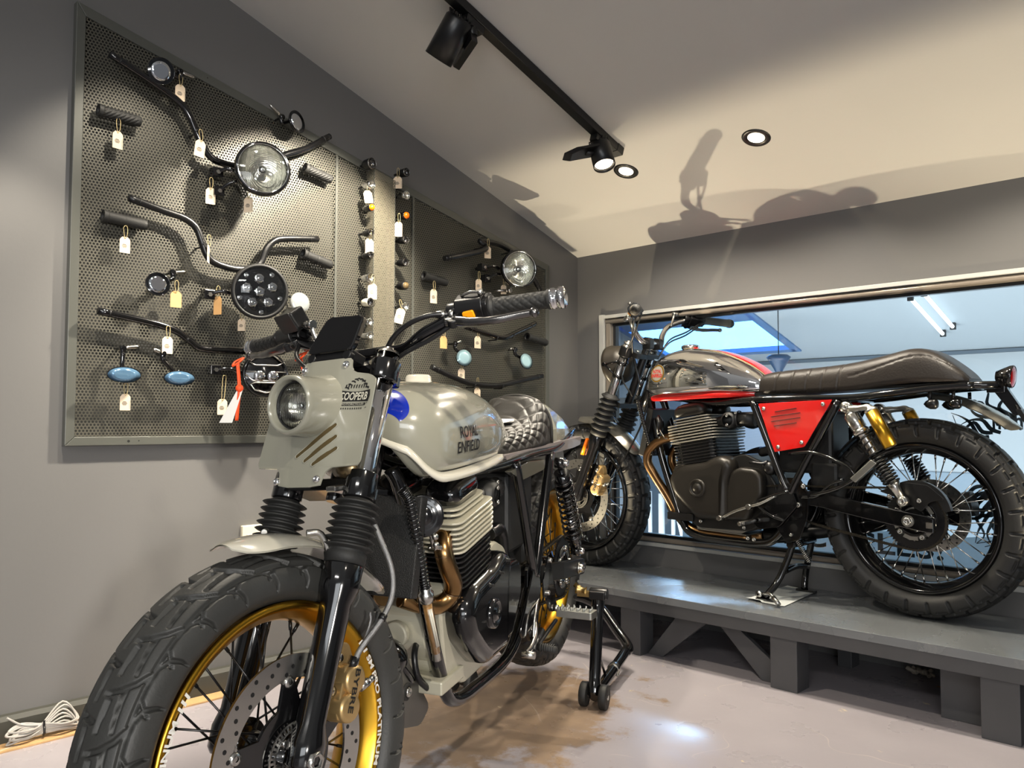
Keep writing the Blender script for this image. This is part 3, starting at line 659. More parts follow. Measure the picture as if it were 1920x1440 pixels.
def grip(label, ya, za, yb, zb_, pat, rr_=0.0165, x=0.05, grp='handlebar grips on the display panel'):
    a = Vector((x, ya, za)); b = Vector((x, yb, zb_)); L = (b - a).length; ax = (b - a) / L
    r = put('handlebar_grip', label, 'grip', grp, (a + b) / 2); M.off = -(a + b) / 2
    m = M(); e1, e2, _ = frame(ax); R = []; nu, nv = 72, 40
    for i in range(nu + 1):
        t = i / nu; z = t * L; base = rr_ * (1.12 if t < .1 else 1.0) * (0.96 if .45 < t < .5 and pat == 'band' else 1) * (1 - .12 * max(0, t - .93) / .07)
        ring = []
        for k in range(nv):
            th = 2 * pi * k / nv; q = 0
            if pat == 'diag' and .13 < t < .93: q = -.0022 * (abs(((th * 4 / (2 * pi) * 2 + t * 9) % 1) - .5) < .16)
            if pat == 'diam' and .12 < t < .92: q = -.0015 * ((abs(((th * 9 / (2 * pi) + t * 7) % 1) - .5) < .12) or (abs(((th * 9 / (2 * pi) - t * 7) % 1) - .5) < .12))
            ring.append(a + ax * z + (e1 * cos(th) + e2 * sin(th)) * (base + q))
        R.append(ring)
    m.rings(R, caps=False); m.build('rubber_sleeve', RUBBER, r)
    m = M(); m.lathe([(rr_ * 1.12, 0), (rr_ * .7, -.0005), (rr_ * .68, .012)], a, ax, 24); m.lathe([(rr_ * .88, 0), (rr_ * .3, .002), (0, .002)], b, ax, 24); m.build('end_face', MATT, r)
    m = M(); mid = (a + b) / 2; m.cyl((0.02, mid.y, mid.z), (x, mid.y, mid.z), .004, 8); m.build('peg', SATIN, r)
    M.off = Vector((0, 0, 0))
grip('black grip with slanting grooves at the upper left of the panel, above the left-edge tag', -2.238, 1.772, -2.117, 1.768, 'diag')
grip('black grip with slanting grooves right of the clear headlamp near the top of the panel', -1.553, 1.757, -1.445, 1.738, 'diag')
grip('smooth black barrel grip at the left edge of the panel beside the second handlebar', -2.218, 1.464, -2.094, 1.457, 'band')
grip('smooth black barrel grip right of the black headlamp under the bar end', -1.556, 1.452, -1.440, 1.428, 'band')
grip('plain black grip at the right of the middle column above a hanging tag', -1.012, 1.447, -0.893, 1.432, 'band')
grip('black grip lying end-on at the right edge of the panel beside the blue round mirror', -0.415, 1.250, -0.285, 1.232, 'band')

def disc_mirror(label, c, rad, armtop, bolt, mt=MIRR, tilt=(0, 0), x=0.085, grp='bar-end mirrors on the display panel', sy=1.0):
    c = Vector((x,) + c); nrm = Vector((1, tilt[0], tilt[1])).normalized()
    r = put('bar_end_mirror', label, 'mirror', grp, c); M.off = -c
    e1, e2, _ = frame(nrm)
    def disk(mm, prof, n=48):
        R = [[c + nrm * z + Vector((0, 0, 1)).cross(nrm).normalized() * cos(2 * pi * k / n) * q + nrm.cross(Vector((0, 0, 1)).cross(nrm).normalized()) * sin(2 * pi * k / n) * q * sy for k in range(n)] for q, z in prof]
        mm.rings(R)
    m = M(); disk(m, [(rad * .2, -.010), (rad * .9, -.008), (rad, -.003), (rad, .0015), (rad * .965, .002), (rad * .955, .0005)]); m.build('mirror_housing', BLACK, r)
    m = M(); disk(m, [(rad * .002, .0026), (rad * .5, .0022), (rad * .955, .0012)]); m.build('mirror_glass', mt, r)
    a = Vector((x - .018, armtop[0], armtop[1])); 
    m = M(); m.tube([c - nrm * .008, c - nrm * .012 + (a - c) * .3, a + Vector((0, 0, -.02)), a], [.006, .0065, .007, .0085], 12, 4); m.sphere(a, .0105, 14, 10); m.sphere(a + Vector((0, 0, -.018)), .008, 12, 8); m.cyl(a + Vector((-.012, 0, 0)), a + Vector((.010, 0, 0)), .006, 12); m.build('mirror_arm', BLACK, r)
    b = Vector((x - .02, bolt[0], bolt[1]))
    m = M(); dd = (b - a).normalized(); R_ = [.0055, .0055, .0065, .0055, .0065, .0055, .0045]; m.tube([a + dd * .008 + (b - a) * .85 * k / 6 for k in range(7)], R_, 12); m.build('expander_bolt', STEEL, r)
    m = M(); m.cyl((.02, a.y, a.z), a, .004, 8); m.build('peg', SATIN, r)
    M.off = Vector((0, 0, 0))
disc_mirror('round mirror with warm reflections hanging above the bend of the topmost handlebar', (-2.073, 1.928), .040, (-2.008, 1.952), (-1.962, 1.948), tilt=(-.1, -.25))
disc_mirror('round mirror reflecting grey, near the top edge of the panel above the clear headlamp', (-1.606, 1.897), .039, (-1.654, 1.905), (-1.700, 1.937), tilt=(.35, .1))
disc_mirror('round mirror at the panel left beside the tan hanging tag', (-2.068, 1.278), .036, (-2.017, 1.322), (-1.978, 1.329), tilt=(-.1, .15))
disc_mirror('blue round mirror tilted edgewise below the bike switchgear, left one of the blue pair', (-0.821, 1.130), .035, (-0.853, 1.187), (-0.822, 1.200), MIRT, tilt=(-.35, .1), x=.08)
disc_mirror('blue round mirror nearest the right edge of the panel', (-0.450, 1.137), .036, (-0.503, 1.186), (-0.528, 1.188), MIRT, tilt=(-.1, .2), x=.08)
disc_mirror('blue oval mirror lowest at the left edge of the panel, with a tag below', (-2.159, 1.001), .0495, (-2.158, 1.080), (-2.112, 1.088), MIRB, tilt=(.05, -.1), sy=.48)
disc_mirror('blue oval mirror hanging right of the first oval one', (-1.996, 0.998), .0495, (-2.040, 1.072), (-2.066, 1.082), MIRB, tilt=(.05, -.1), sy=.46)
# round mirror seen from its brushed back
c = Vector((.07, -1.575, 1.277)); r = put('bar_end_mirror', 'round frosted silver mirror right of the black headlamp', 'mirror', 'bar-end mirrors on the display panel', c); M.off = -c
m = M(); m.lathe([(.001, .003), (.02, .003), (.0345, .001), (.0355, -.003), (.034, -.006), (.001, -.008)], c, (1, -.1, .1), 48); m.build('mirror_glass', mat('frosted_glass', (186, 190, 188), .25, .6), r)
m = M(); m.tube([c - Vector((.006, 0, 0)), c + Vector((-.03, -.02, .02)), (.02, -1.62, 1.31)], .004, 8, 4); m.build('mirror_arm', BLACK, r); M.off = Vector((0, 0, 0))

def headlamp(label, c, rad, kind, ax, br, depth=.085, grp='headlamps on the display panel'):
    c = Vector(c); ax = Vector(ax).normalized(); r = put('headlamp', label, 'headlamp', grp, c); M.off = -c
    n = 56
    m = M(); m.lathe([(.001, -depth), (rad * .35, -depth * .98), (rad * .7, -depth * .8), (rad * .93, -depth * .42), (rad * 1.0, -.012), (rad * 1.03, -.006)], c, ax, n); m.build('lamp_shell', BLACK if kind != 'led' else SATIN, r)
    m = M(); m.lathe([(rad * 1.0, -.016), (rad * 1.06, -.010), (rad * 1.06, .002), (rad * .99, .012), (rad * .93, .010), (rad * .92, .0)], c, ax, n); m.build('lamp_rim', BLACK if kind != 'led' else MATT, r)
    if kind == 'clear':
        m = M(); m.lathe([(rad * .12, -.030), (rad * .4, -.026), (rad * .75, -.012), (rad * .93, .001)], c, ax, n); m.build('reflector', FLUTE, r)
        m = M(); m.lathe([(.0005, -.004), (rad * .16, -.006), (rad * .17, -.028)], c, ax, 24); m.build('bulb_cap', CHROME, r)
        m = M(); m.lathe([(rad * .93, .007), (rad * .965, .010), (rad * .93, .0115), (rad * .925, .007)], c, ax, n); m.build('chrome_ring', CHROME, r)
        m = M(); m.lathe([(.0005, .017), (rad * .4, .015), (rad * .75, .009), (rad * .925, .003)], c, ax, n); m.build('lens', LENS, r)
        e1, e2, a = frame(ax); m = M()
        for k in range(-5, 6):
            h = k * rad * .15; L = sqrt(max(0, (rad * .86) ** 2 - h * h)); m.tube([c + e1 * (h * (1 + .15 * cos(t * 1.5))) + e2 * (L * t) + a * (.0125 - .009 * (h * h + (L * t) ** 2) / rad ** 2) for t in (-1, -.5, 0, .5, 1)], .0009, 5, 3)
        m.build('lens_flute', LENS, r)
    elif kind == 'led':
        m = M(); m.lathe([(.0005, -.004), (rad * .93, -.001)], c, ax, n); m.build('lamp_insert', BLACK, r)
        m = M(); e1, e2, a = frame(ax)
        for q, th, s_ in ((0, 0, .2), (.5, .4, .2), (.5, 1.65, .2), (.5, 2.9, .2), (.5, 4.15, .2), (.5, 5.4, .2), (.78, 1.0, .1), (.78, 2.3, .1), (.78, 3.5, .1), (.78, 4.8, .1), (.78, 6.0, .1)):
            p = c + (e1 * cos(th) + e2 * sin(th)) * rad * q; m.lathe([(rad * s_, .0), (rad * s_ * .8, .006), (rad * s_ * .4, .002), (.0005, .005)], p, ax, 20)
        m.build('projector', CHROME, r)
        m = M(); m.lathe([(.0005, .020), (rad * .4, .018), (rad * .75, .011), (rad * .93, .003)], c, ax, n); m.build('lens', LENS, r)
    else:
        m = M(); m.lathe([(.0005, .016), (rad * .5, .012), (rad * .93, .002)], c, ax, n); m.build('lens', BLACK, r)
        e1, e2, a = frame(ax); zz = Vector((0, 0, 1)); e2 = (zz - a * zz.dot(a)).normalized(); e1 = e2.cross(a)
        m = M()
        def bar(P): m.tube([c + e1 * u * rad + e2 * v * rad + a * (.022 - .014 * (u * u + v * v)) for u, v in P], .0028, 8)
        bar([(-.75, .55), (-.5, .42), (.5, .42), (.75, .55)]); bar([(-.9, .12), (.9, .12)]); bar([(-.92, -.02), (-.6, -.3), (.6, -.3), (.92, -.02)]); bar([(-.7, -.45), (-.5, -.72), (0, -.85), (.5, -.72), (.7, -.45), (.5, -.38), (-.5, -.38), (-.7, -.45)])
        bar([(-.7, .6), (-.35, .88), (0, .93), (.35, .88), (.7, .6)])
        m.build('grille', STEEL, r)
        m = M()
        for u in (-.3, .3): m.lathe([(.001, .004), (rad * .24, .008), (rad * .26, .0)], c + e1 * u * rad - e2 * .08 * rad + a * .012, ax, 20)
        m.build('projector', CHROME, r)
    # bracket arms back to the panel
    m = M()
    for bz in br:
        b = Vector(bz); s_ = (b - c); s_ = (s_ - ax * s_.dot(ax)).normalized(); p = c + s_ * rad * 1.03 - ax * .03
        m.tube([p, p + (b - p) * .5 + Vector((.012, 0, .008)), b, (.022, b.y, b.z)], [.007, .006, .008, .008], 10, 4); m.box(b, (.03, .034, .03))
    m.build('bracket', BLACK, r, .002)
    m = M()
    for bz in br: b = Vector(bz); m.cyl(b + Vector((.014, 0, 0)), b + Vector((.019, 0, 0)), .007, 6); m.cyl(c + (b - c) * .0 + (b - c - ax * (b - c).dot(ax)).normalized() * rad * 1.06 - ax * .03, c + (b - c - ax * (b - c).dot(ax)).normalized() * rad * 1.16 - ax * .03, .006, 10)
    m.build('bracket_bolt', STEEL, r)
    M.off = Vector((0, 0, 0))
AXH = (.95, -.32, -.08)
headlamp('large clear round headlamp with black rim on the topmost handlebar', (.165, -1.775, 1.677), .083, 'clear', (.93, -.32, -.02), [(.07, -1.885, 1.66), (.07, -1.88, 1.60)])
headlamp('black multi-lens round headlamp in the middle of the panel left half', (.165, -1.778, 1.280), .084, 'led', (.93, -.33, -.10), [(.07, -1.905, 1.265)])
headlamp('black round headlamp behind a silver grille, low on the panel by the grey motorcycle cowl', (.13, -1.735, 1.018), .070, 'grill', (.93, -.30, .0), [(.06, -1.875, 1.03)])
headlamp('clear round headlamp in the right half of the panel', (.145, -0.565, 1.522), .077, 'clear', (.9, -.42, -.05), [(.06, -0.70, 1.52), (.06, -0.68, 1.475)])

# small fittings on the two sides of the column
def signal(label, y, z, kind, side, s=1.0, grp='turn signals beside the panel column'):
    a = Vector((.022, y, z)); ax = Vector((1, .10 * side, -.02)).normalized(); r = put('turn_signal', label, 'turn signal', grp, a); M.off = -a
    q = .0135 * s
    body = {'amber': BLACK, 'clear': CHROME, 'black': SATIN, 'white': mat('white_plastic'), 'smoke': SATIN}[kind]
    m = M(); m.cyl(a, a + ax * .022, .0045, 10); m.build('stem', SATIN, r)
    b = a + ax * .020
    m = M(); m.lathe([(.001, 0), (q * .7, .004), (q * .95, .016), (q, .034), (q * 1.02, .046), (q * .9, .047)], b, ax, 28); m.build('housing', body, r)
    m = M()
    if kind in ('amber', 'smoke'): m.lathe([(q * .93, .045), (q * .8, .053), (q * .4, .058), (.0005, .059)], b, ax, 24); m.build('lens', ORANGE if kind == 'amber' else mat('smoked_lens', (96, 80, 52), .1, coat=1), r)
    elif kind == 'clear': m.lathe([(q * .9, .046), (q * .7, .040), (.0005, .036)], b, ax, 24); m.build('lens', FLUTE, r); m = M(); m.lathe([(q * 1.04, .044), (q * 1.12, .046), (q * 1.04, .049), (q * .95, .047)], b, ax, 28); m.build('chrome_ring', CHROME, r)
    else: m.lathe([(q * .9, .046), (q * .72, .034), (.0005, .032)], b, ax, 24); m.build('lens', mat('dark_lens', (40, 38, 36), .12, coat=1), r); m = M(); m.lathe([(q * .98, .046), (q * 1.06, .047), (q * .98, .0485)], b, ax, 28); m.build('trim_ring', STEEL if kind == 'black' else SATIN, r)
    M.off = Vector((0, 0, 0))
LY, RY = -1.300, -1.138
for lb, z, k, s in (('large black turn signal, topmost left of the panel column', 1.825, 'black', 1.5), ('chrome ringed clear turn signal, second from top left of the panel column', 1.745, 'clear', 1.1), ('black turn signal with amber lens left of the panel column', 1.660, 'amber', 1.0), ('black turn signal right below the amber one left of the panel column', 1.567, 'black', 1.0), ('black ringed turn signal between two tags left of the panel column', 1.483, 'black', .95), ('warm clear turn signal lying against the brightest part, left of the panel column', 1.398, 'clear', 1.25), ('white turn signal with dark lens left of the panel column', 1.308, 'white', 1.15), ('chrome turn signal just above the black screen, left of the panel column', 1.235, 'clear', 1.0), ('lowest chrome turn signal left of the panel column, partly behind the black screen', 1.185, 'clear', 1.0)):
    signal(lb, LY, z, k, 1, s)
for lb, z, k, s in (('dark turn signal, topmost right of the panel column', 1.828, 'black', 1.2), ('chrome ringed turn signal, second from top right of the panel column', 1.738, 'clear', 1.1), ('black turn signal with amber lens right of the panel column', 1.660, 'amber', 1.1), ('black turn signal below the amber one, right of the panel column', 1.566, 'black', 1.1), ('black half-open turn signal at mid height, right of the panel column', 1.479, 'black', 1.15), ('smoked turn signal pointing outwards, right of the panel column', 1.389, 'smoke', 1.15), ('lowest chrome ringed turn signal right of the panel column, over a tan tag', 1.309, 'clear', 1.05)):
    signal(lb, RY, z, k, 1, s)

def hang_tag(label, y, z, x=.055, yaw=0.0, kraft=False, w=.031, h=.052, up=.03, anchor=None, roll=0.0, long_print=True):
    c = Vector((x, y, z)); r = put('hang_tag', label, 'hang tag', 'hang tags on the display panel', c); M.off = -c
    ey = Vector((sin(yaw), cos(yaw), 0)); ez = Vector((0, 0, 1)); nn = ey.cross(ez); 
    if roll: ez2 = ez * cos(roll) + ey * sin(roll); ey = ey * cos(roll) - ez * sin(roll); ez = ez2
    poly = [(-w / 2, -h / 2), (w / 2, -h / 2), (w / 2, h / 2 - w * .28), (w * .26, h / 2), (-w * .26, h / 2), (-w / 2, h / 2 - w * .28)]; poly = rpoly(poly, .002, 3)
    m = M(); m.prism(poly, -.0006, .0006, lambda a, cc, b: tuple(c + ey * a + ez * b + nn * cc)); m.build('card', KRAFT if kraft else CARD, r)
    if not kraft:
        m = M(); f = lambda a, b: tuple(c + ey * a + ez * b + nn * .0009)
        m.add([f(w * .40, -h * .42), (f(w * .43, -h * .42)), f(w * .43, h * .1), f(w * .40, h * .1)], [(0, 1, 2, 3)], False)
        for k, (hh, ww) in enumerate(((.10, .16), (.06, .24), (.0, .30), (-.05, .26), (-.10, .2))):
            b0 = -h * .08 + h * hh; m.add([f(-w * ww - w * .06, b0), f(w * ww - w * .06, b0), f(w * ww * .8 - w * .06, b0 + h * .035), f(-w * ww * .8 - w * .06, b0 + h * .035)], [(0, 1, 2, 3)], False)
        m.build('printed_mark', mat('pale_print', (120, 112, 100), .7), r)
    a = Vector(anchor) if anchor else c + Vector((0, 0, h / 2 + up)); hole = c + ez * (h / 2 - .006) + nn * .001
    m = M(); m.tube([hole, hole + Vector((.003, -.004, .010)), a + Vector((.004, -.006, -.004)), a + Vector((.004, 0, .003)), a + Vector((.002, .006, -.004)), hole + Vector((.004, .004, .011)), hole], .0008, 6, 4); m.build('string', TWINE, r)
    M.off = Vector((0, 0, 0))
HT = hang_tag
HT('hang tag under the grooved grip at the upper left of the panel', -2.183, 1.695, .055, -.15, up=.035)
HT('peach hang tag hanging from the round mirror beside the topmost handlebar', -2.007, 1.885, .07, .1, w=.03, h=.05)
HT('large pale hang tag tied to the bend of the topmost handlebar', -1.945, 1.722, .08, -.05, w=.034, h=.054, roll=.12)
HT('bright hang tag below the bracket of the topmost headlamp', -1.905, 1.580, .075, .15, w=.030, h=.052)
HT('narrow hang tag half turned away just below the topmost clear headlamp', -1.768, 1.582, .06, .9, w=.03, h=.05)
HT('hang tag tied with a stray twine end under the left-edge barrel grip', -2.155, 1.387, .055, -.1, h=.048)
HT('slim hang tag seen edge-on on the bend of the second handlebar', -1.913, 1.392, .085, -.95, w=.034, h=.056)
HT('kraft tag seen nearly edge-on beside the black headlamp bracket', -1.882, 1.232, .09, 1.15, True, w=.03, h=.058)
HT('tan blank tag right of the round mirror at the panel left', -2.006, 1.240, .07, .1, True, w=.033, h=.05)
HT('hang tag tied on the low gloss black handlebar, third from top on the panel', -2.031, 1.097, .075, 0, w=.032, h=.052)
HT('small pale hang tag under the first blue oval mirror', -2.145, 0.922, .06, .45, w=.028, h=.048)
HT('pale hang tag dangling on a long twine left of the grilled headlamp', -1.850, 0.913, .07, .5, w=.03, h=.05, anchor=(.07, -1.846, 1.01))
HT('faint hang tag under the black headlamp, standing out little from the panel', -1.779, 1.183, .05, .9, w=.026, h=.04)
HT('pale tag below the chrome ringed signal, upper left of the column', -1.300, 1.700, .075, .1, w=.036, h=.045, roll=-.2)
HT('cream tag at mid height left of the column', -1.292, 1.516, .075, .1, w=.034, h=.056)
HT('cream tag over the white turn signal left of the column', -1.284, 1.348, .085, .35, w=.034, h=.058)
HT('pale slanting tag near the top right of the column', -1.164, 1.782, .075, .9, w=.034, h=.046)
HT('white narrow tag below the amber signal, right of the column', -1.160, 1.602, .078, .7, w=.028, h=.056)
HT('tan tilted tag under the lowest ringed signal right of the column', -1.152, 1.270, .08, .6, w=.034, h=.058, roll=.25)
HT('narrow tag on the folded racer handlebar in the right half of the panel', -0.708, 1.578, .10, .5, w=.028, h=.05)
HT('dark-printed tag under the bracket of the right half headlamp', -0.722, 1.443, .06, .6, w=.026, h=.05)
HT('tag under the plain grip right of the column', -0.968, 1.368, .06, .1, w=.032, h=.056)
HT('faint narrow tag below the right half headlamp', -0.568, 1.443, .055, .9, w=.024, h=.04)
HT('pale tag under the motorcycle clutch lever, right half of the panel', -0.731, 1.201, .065, 0, w=.036, h=.05)
HT('tan blank tag under the bar of the grey motorcycle, right of the column', -0.919, 1.187, .065, 0, True, w=.036, h=.05)
HT('small narrow tag under the left one of the blue round mirrors', -0.817, 1.062, .06, .5, w=.028, h=.05)
HT('tag with white twine behind the rear of the grey fuel tank', -0.727, 0.985, .06, .2, w=.03, h=.05, up=.04)
m = M(); m.tube([(.03, -.60, 1.437), (.06, -.575, 1.437), (.085, -.568, 1.436)], [.007, .006, .0075], 14, 2); m.cyl((.085, -.568, 1.436), (.098, -.566, 1.436), .011, 16)
at(tag(m.build('expander_bolt', STEEL), 'small silver bolt on the panel just below the right half headlamp', 'bolt'), (.03, -.6, 1.437))

# ------------------------------------------------------------------ motorcycles
# local axes: x forward from the rear axle, y to the rider's left, z up; rear wheel touches down at z = 0
RK = radians(23.5)
def make_steer(delta, head):
    a = Vector((-sin(RK), 0, cos(RK))); c, s_ = cos(delta), sin(delta); h = Vector((head[0], 0, head[1]))
    def f(p):
        q = Vector(p) - h; return q * c + a.cross(q) * s_ + a * (q.dot(a) * (1 - c)) + h
    return f
def fork(d, v, a):     # d forward of the fork tubes, v left, a up along them, from the lower clamp
    return Vector((1.2225 + cos(RK) * d - sin(RK) * a, v, 0.403 + sin(RK) * d + cos(RK) * a))
def tyre(m, c, R, rb, hw, pat, nu, nv, hb=.034):
    rc = (R + rb) / 2 - .004; A1 = radians(152); rings = []
    for i in range(nu):
        th = 2 * pi * i / nu; ring = []
        for j in range(nv + 1):
            al = -A1 + 2 * A1 * j / nv; sa, ca = sin(al), cos(al)
            v = hw * (abs(sa) ** .88) * (1 if sa > 0 else -1); r_ = rc + (R - rc) * (abs(ca) ** .88) * (1 if ca > 0 else -1)
            dp = pat[0][i % pat[1]][j] if pat else 0
            n_r, n_v = ca, sa
            ring.append((c[0] + (r_ - dp * n_r) * cos(th), v - dp * n_v + c[2], c[1] + (r_ - dp * n_r) * sin(th)))
        rings.append(ring)
    n = nv + 1; vs = [p for r_ in rings for p in r_]
    m.add(vs, [(i * n + j, i * n + j + 1, ((i + 1) % nu) * n + j + 1, ((i + 1) % nu) * n + j) for i in range(nu) for j in range(nv)])
def ss(x, a, b):
    t = max(0, min(1, (x - a) / (b - a))); return t * t * (3 - 2 * t)
def seg_d(px, py, a, b):
    dx, dy = b[0] - a[0], b[1] - a[1]; t = max(0, min(1, ((px - a[0]) * dx + (py - a[1]) * dy) / (dx * dx + dy * dy))); return hypot(px - a[0] - dx * t, py - a[1] - dy * t), t
def cell_pattern(R, N, nu, nv, strokes, half_shift, depth, Wm, extra=None):
    """strokes: polylines [(u in periods, lateral m, half width m), ...]; one period is sampled once and repeated"""
    P = 2 * pi * R / N; per = nu // N; A1 = radians(152); tab = []
    for i in range(per):
        row = []
        for j in range(nv + 1):
            al = -A1 + 2 * A1 * j / nv; y = abs(al) / radians(90) * Wm; u0 = i / per + (half_shift if al > 0 else 0); d = 0
            if y < Wm * 1.4:
                for st in strokes:
                    for k in (-1, 0, 1, 2):
                        for (a, b) in zip(st[:-1], st[1:]):
                            q, t = seg_d((u0 + k - 1) * P, y, (a[0] * P, a[1]), (b[0] * P, b[1])); wd = a[2] + (b[2] - a[2]) * t
                            d = max(d, 1 - ss(q, wd, wd + .0022))
            if extra: d = max(d, extra(u0, y))
            row.append(d * depth)
        tab.append(row)
    return tab, per
G_ = .0030
ROAD = [[(0.0, .003, G_), (.08, .018, G_), (.25, .036, G_), (.46, .049, G_)], [(-.42, .050, G_), (.25, .050, G_), (.62, .053, G_), (.86, .064, G_), (.98, .082, .0020), (1.0, .094, .0010)], [(.02, .052, .0014), (-.25, .070, .0014)], [(-.62, .030, .0004), (.10, .026, .0030)], [(-.66, .008, .0004), (-.12, .009, .0022)]]
BLOCK = [[(0, -.01, .0040), (.06, .022, .0040)], [(.5, .022, .0040), (.56, .048, .0040)], [(0.02, .048, .0050), (.10, .090, .0050)], [(-.5, .022, .0020), (.5, .022, .0020)], [(-.5, .048, .0024), (.5, .048, .0024)], [(.30, .060, .0012), (.72, .060, .0012)]]
def wheel(root, name, c, cfg):
    """c = (s, h); parts: rim > tyre, hub, spokes, disc"""
    s0, h0 = c; R = cfg['R']; rb = .243
    rm = cfg['rim']; m = M()
    prof = [(.243, .050), (.236, .052), (.228, .049), (.224, .040), (.214, .032), (.209, .016), (.207, .0), (.209, -.016), (.214, -.032), (.224, -.040), (.228, -.049), (.236, -.052), (.243, -.050), (.240, -.042), (.228, -.03), (.222, 0), (.228, .03), (.240, .042)]
    k_ = cfg.get('rw', 1.0); prof = [(a, b * k_) for a, b in prof]
    m.lathe(prof, (s0, 0, h0), (0, 1, 0), 120, closed=True); rim = m.build(name, rm, root)
    # valve
    m = M(); tyre(m, (s0, h0, 0), R, rb, cfg['hw'], cfg['pat'], cfg['nu'], cfg['nv']); m.build('tyre', cfg['tm'], rim, fix=True)
    m = M(); hb = cfg.get('hub', .036)
    m.lathe([(.012, .072), (.024, .070), (.028, .055), (.045, .050), (.047, .042), (.030, .036), (.024, .0), (.030, -.036), (.047, -.042), (.045, -.050), (.026, -.056), (.024, -.070), (.012, -.072)], (s0, 0, h0), (0, 1, 0), 40); m.build('hub', cfg['hm'], rim)
    # spokes, each its own
    NS = 36
    for k in range(NS):
        side = 1 if k % 2 else -1; base = 2 * pi * k / NS; tw = .55 * (1 if (k // 2) % 2 else -1)
        a = Vector((s0 + .044 * cos(base + tw), side * .042, h0 + .044 * sin(base + tw))); b = Vector((s0 + .208 * cos(base), side * .008, h0 + .208 * sin(base)))
        m = M(); dd = (b - a).normalized(); m.tube([a, b - dd * .012], .0019, 6); m.tube([b - dd * .016, b], .0032, 6); m.build('spoke', cfg['sm'], rim)
    dr = cfg.get('disc')
    if dr:
        v0, ro, ri, mc = dr; m = M(); t = .0022
        m.lathe([(ri, -t), (ro, -t), (ro, t), (ri, t)], (s0, v0, h0), (0, 1, 0), 96, smooth=False, closed=True)
        for k in range(5):     # tabs inward
            a = 2 * pi * k / 5 + .35; 
            for e in (-.13, .13): pass
            P = [(ri + .004, a - .16), (ri + .004, a + .16), (ri - .010, a + .07), (ri - .010, a - .07)]
            m.prism([(s0 + r_ * cos(q), h0 + r_ * sin(q)) for r_, q in P], v0 - t, v0 + t)
        disc = m.build('brake_disc', STEEL, rim)
        m = M()
        for k in range(60):
            a = 2 * pi * k / 60; rr_ = ri + (ro - ri) * (.22, .5, .78)[k % 3]
            for sg in (1, -1): m.lathe([(.0001, sg * (t + .0003)), (.0036, sg * (t + .0003))], (s0 + rr_ * cos(a), v0, h0 + rr_ * sin(a)), (0, 1, 0), 12)
        m.build('drilled_hole', INK, disc)
        m = M(); m.lathe([(.045, -.0035), (ri - .040, -.003), (ri - .040, .003), (.045, .0035)], (s0, v0, h0), (0, 1, 0), 60, smooth=False, closed=True)
        for k in range(5):
            a = 2 * pi * k / 5 + .35; P = [(ri - .045, a - .34), (ri - .045, a + .34), (ri - .004, a + .11), (ri - .004, a - .11)]
            m.prism([(s0 + r_ * cos(q), h0 + r_ * sin(q)) for r_, q in P], v0 - .003, v0 + .003)
        m.build('disc_carrier', BLACK, disc, .001)
        m = M()
        for k in range(5):
            a = 2 * pi * k / 5 + .35; m.lathe([(.004, .006), (.0085, .006), (.0105, .003), (.0105, -.003)], (s0 + (ri - .004) * cos(a), v0, h0 + (ri - .004) * sin(a)), (0, 1, 0), 20); m.lathe([(.0005, .0045), (.004, .0045)], (s0 + (ri - .004) * cos(a), v0, h0 + (ri - .004) * sin(a)), (0, 1, 0), 14)
        m.build('disc_button', STEEL, disc)
        if cfg.get('abs'):
            m = M(); vv = v0 + .010; m.lathe([(.054, -.001), (.057, -.001), (.057, .001), (.054, .001)], (s0, vv, h0), (0, 1, 0), 60, closed=True, smooth=False); m.lathe([(.043, -.001), (.046, -.001), (.046, .001), (.043, .001)], (s0, vv, h0), (0, 1, 0), 60, closed=True, smooth=False)
            for k in range(44):
                a = 2 * pi * k / 44; m.prism([(s0 + r_ * cos(q), h0 + r_ * sin(q)) for r_, q in ((.045, a), (.055, a), (.055, a + .075), (.045, a + .075))], vv - .001, vv + .001)
            m.build('sensor_ring', STEEL, rim)
            m = M()
            for k in range(5):
                a = 2 * pi * k / 5 + 1.0; p = Vector((s0 + .034 * cos(a), v0, h0 + .034 * sin(a))); m.cyl(p, p + Vector((0, .012, 0)), .0062, 6); m.cyl(p, p + Vector((0, .004, 0)), .009, 18)
            m.build('disc_bolt', STEEL, rim)
    return rim
def fender(m, c, R, a0, a1, hw, drop, taper=.18, n=44, k=15, th=.0025):
    for q, off in ((0, 0), (1, -th)):
        rings = []
        for i in range(n + 1):
            t = i / n; a = a0 + (a1 - a0) * t
            e = min(t, 1 - t) / taper; wsc = sqrt(max(0, 1 - (1 - min(1, e)) ** 2)) * .66 + .34
            ring = []
            for j in range(k + 1):
                u = -1 + 2 * j / k; vv = hw * wsc * u; rr_ = R + off - drop * (abs(u) ** 2.3) * wsc
                ring.append((c[0] + rr_ * cos(a), vv, c[1] + rr_ * sin(a)))
            rings.append(ring)
        m.rings(rings, caps=False, loop=False)
def bolt(m, p, d=(0, 1, 0), r_=.007, h=.005):
    p = Vector(p); d = Vector(d).normalized(); m.lathe([(r_, 0), (r_, h * .6), (r_ * .8, h), (r_ * .45, h), (r_ * .4, h * .5), (.0003, h * .5)], p, d, 18)
def coil(m, a, b, R, r_, turns, n=16):
    a = Vector(a); b = Vector(b); e1, e2, ax = frame(b - a); N = int(turns * n); L = (b - a).length
    m.tube([a + ax * (L * i / N) + (e1 * cos(2 * pi * i / n) + e2 * sin(2 * pi * i / n)) * (R(i / N) if callable(R) else R) for i in range(N + 1)], r_, 8)
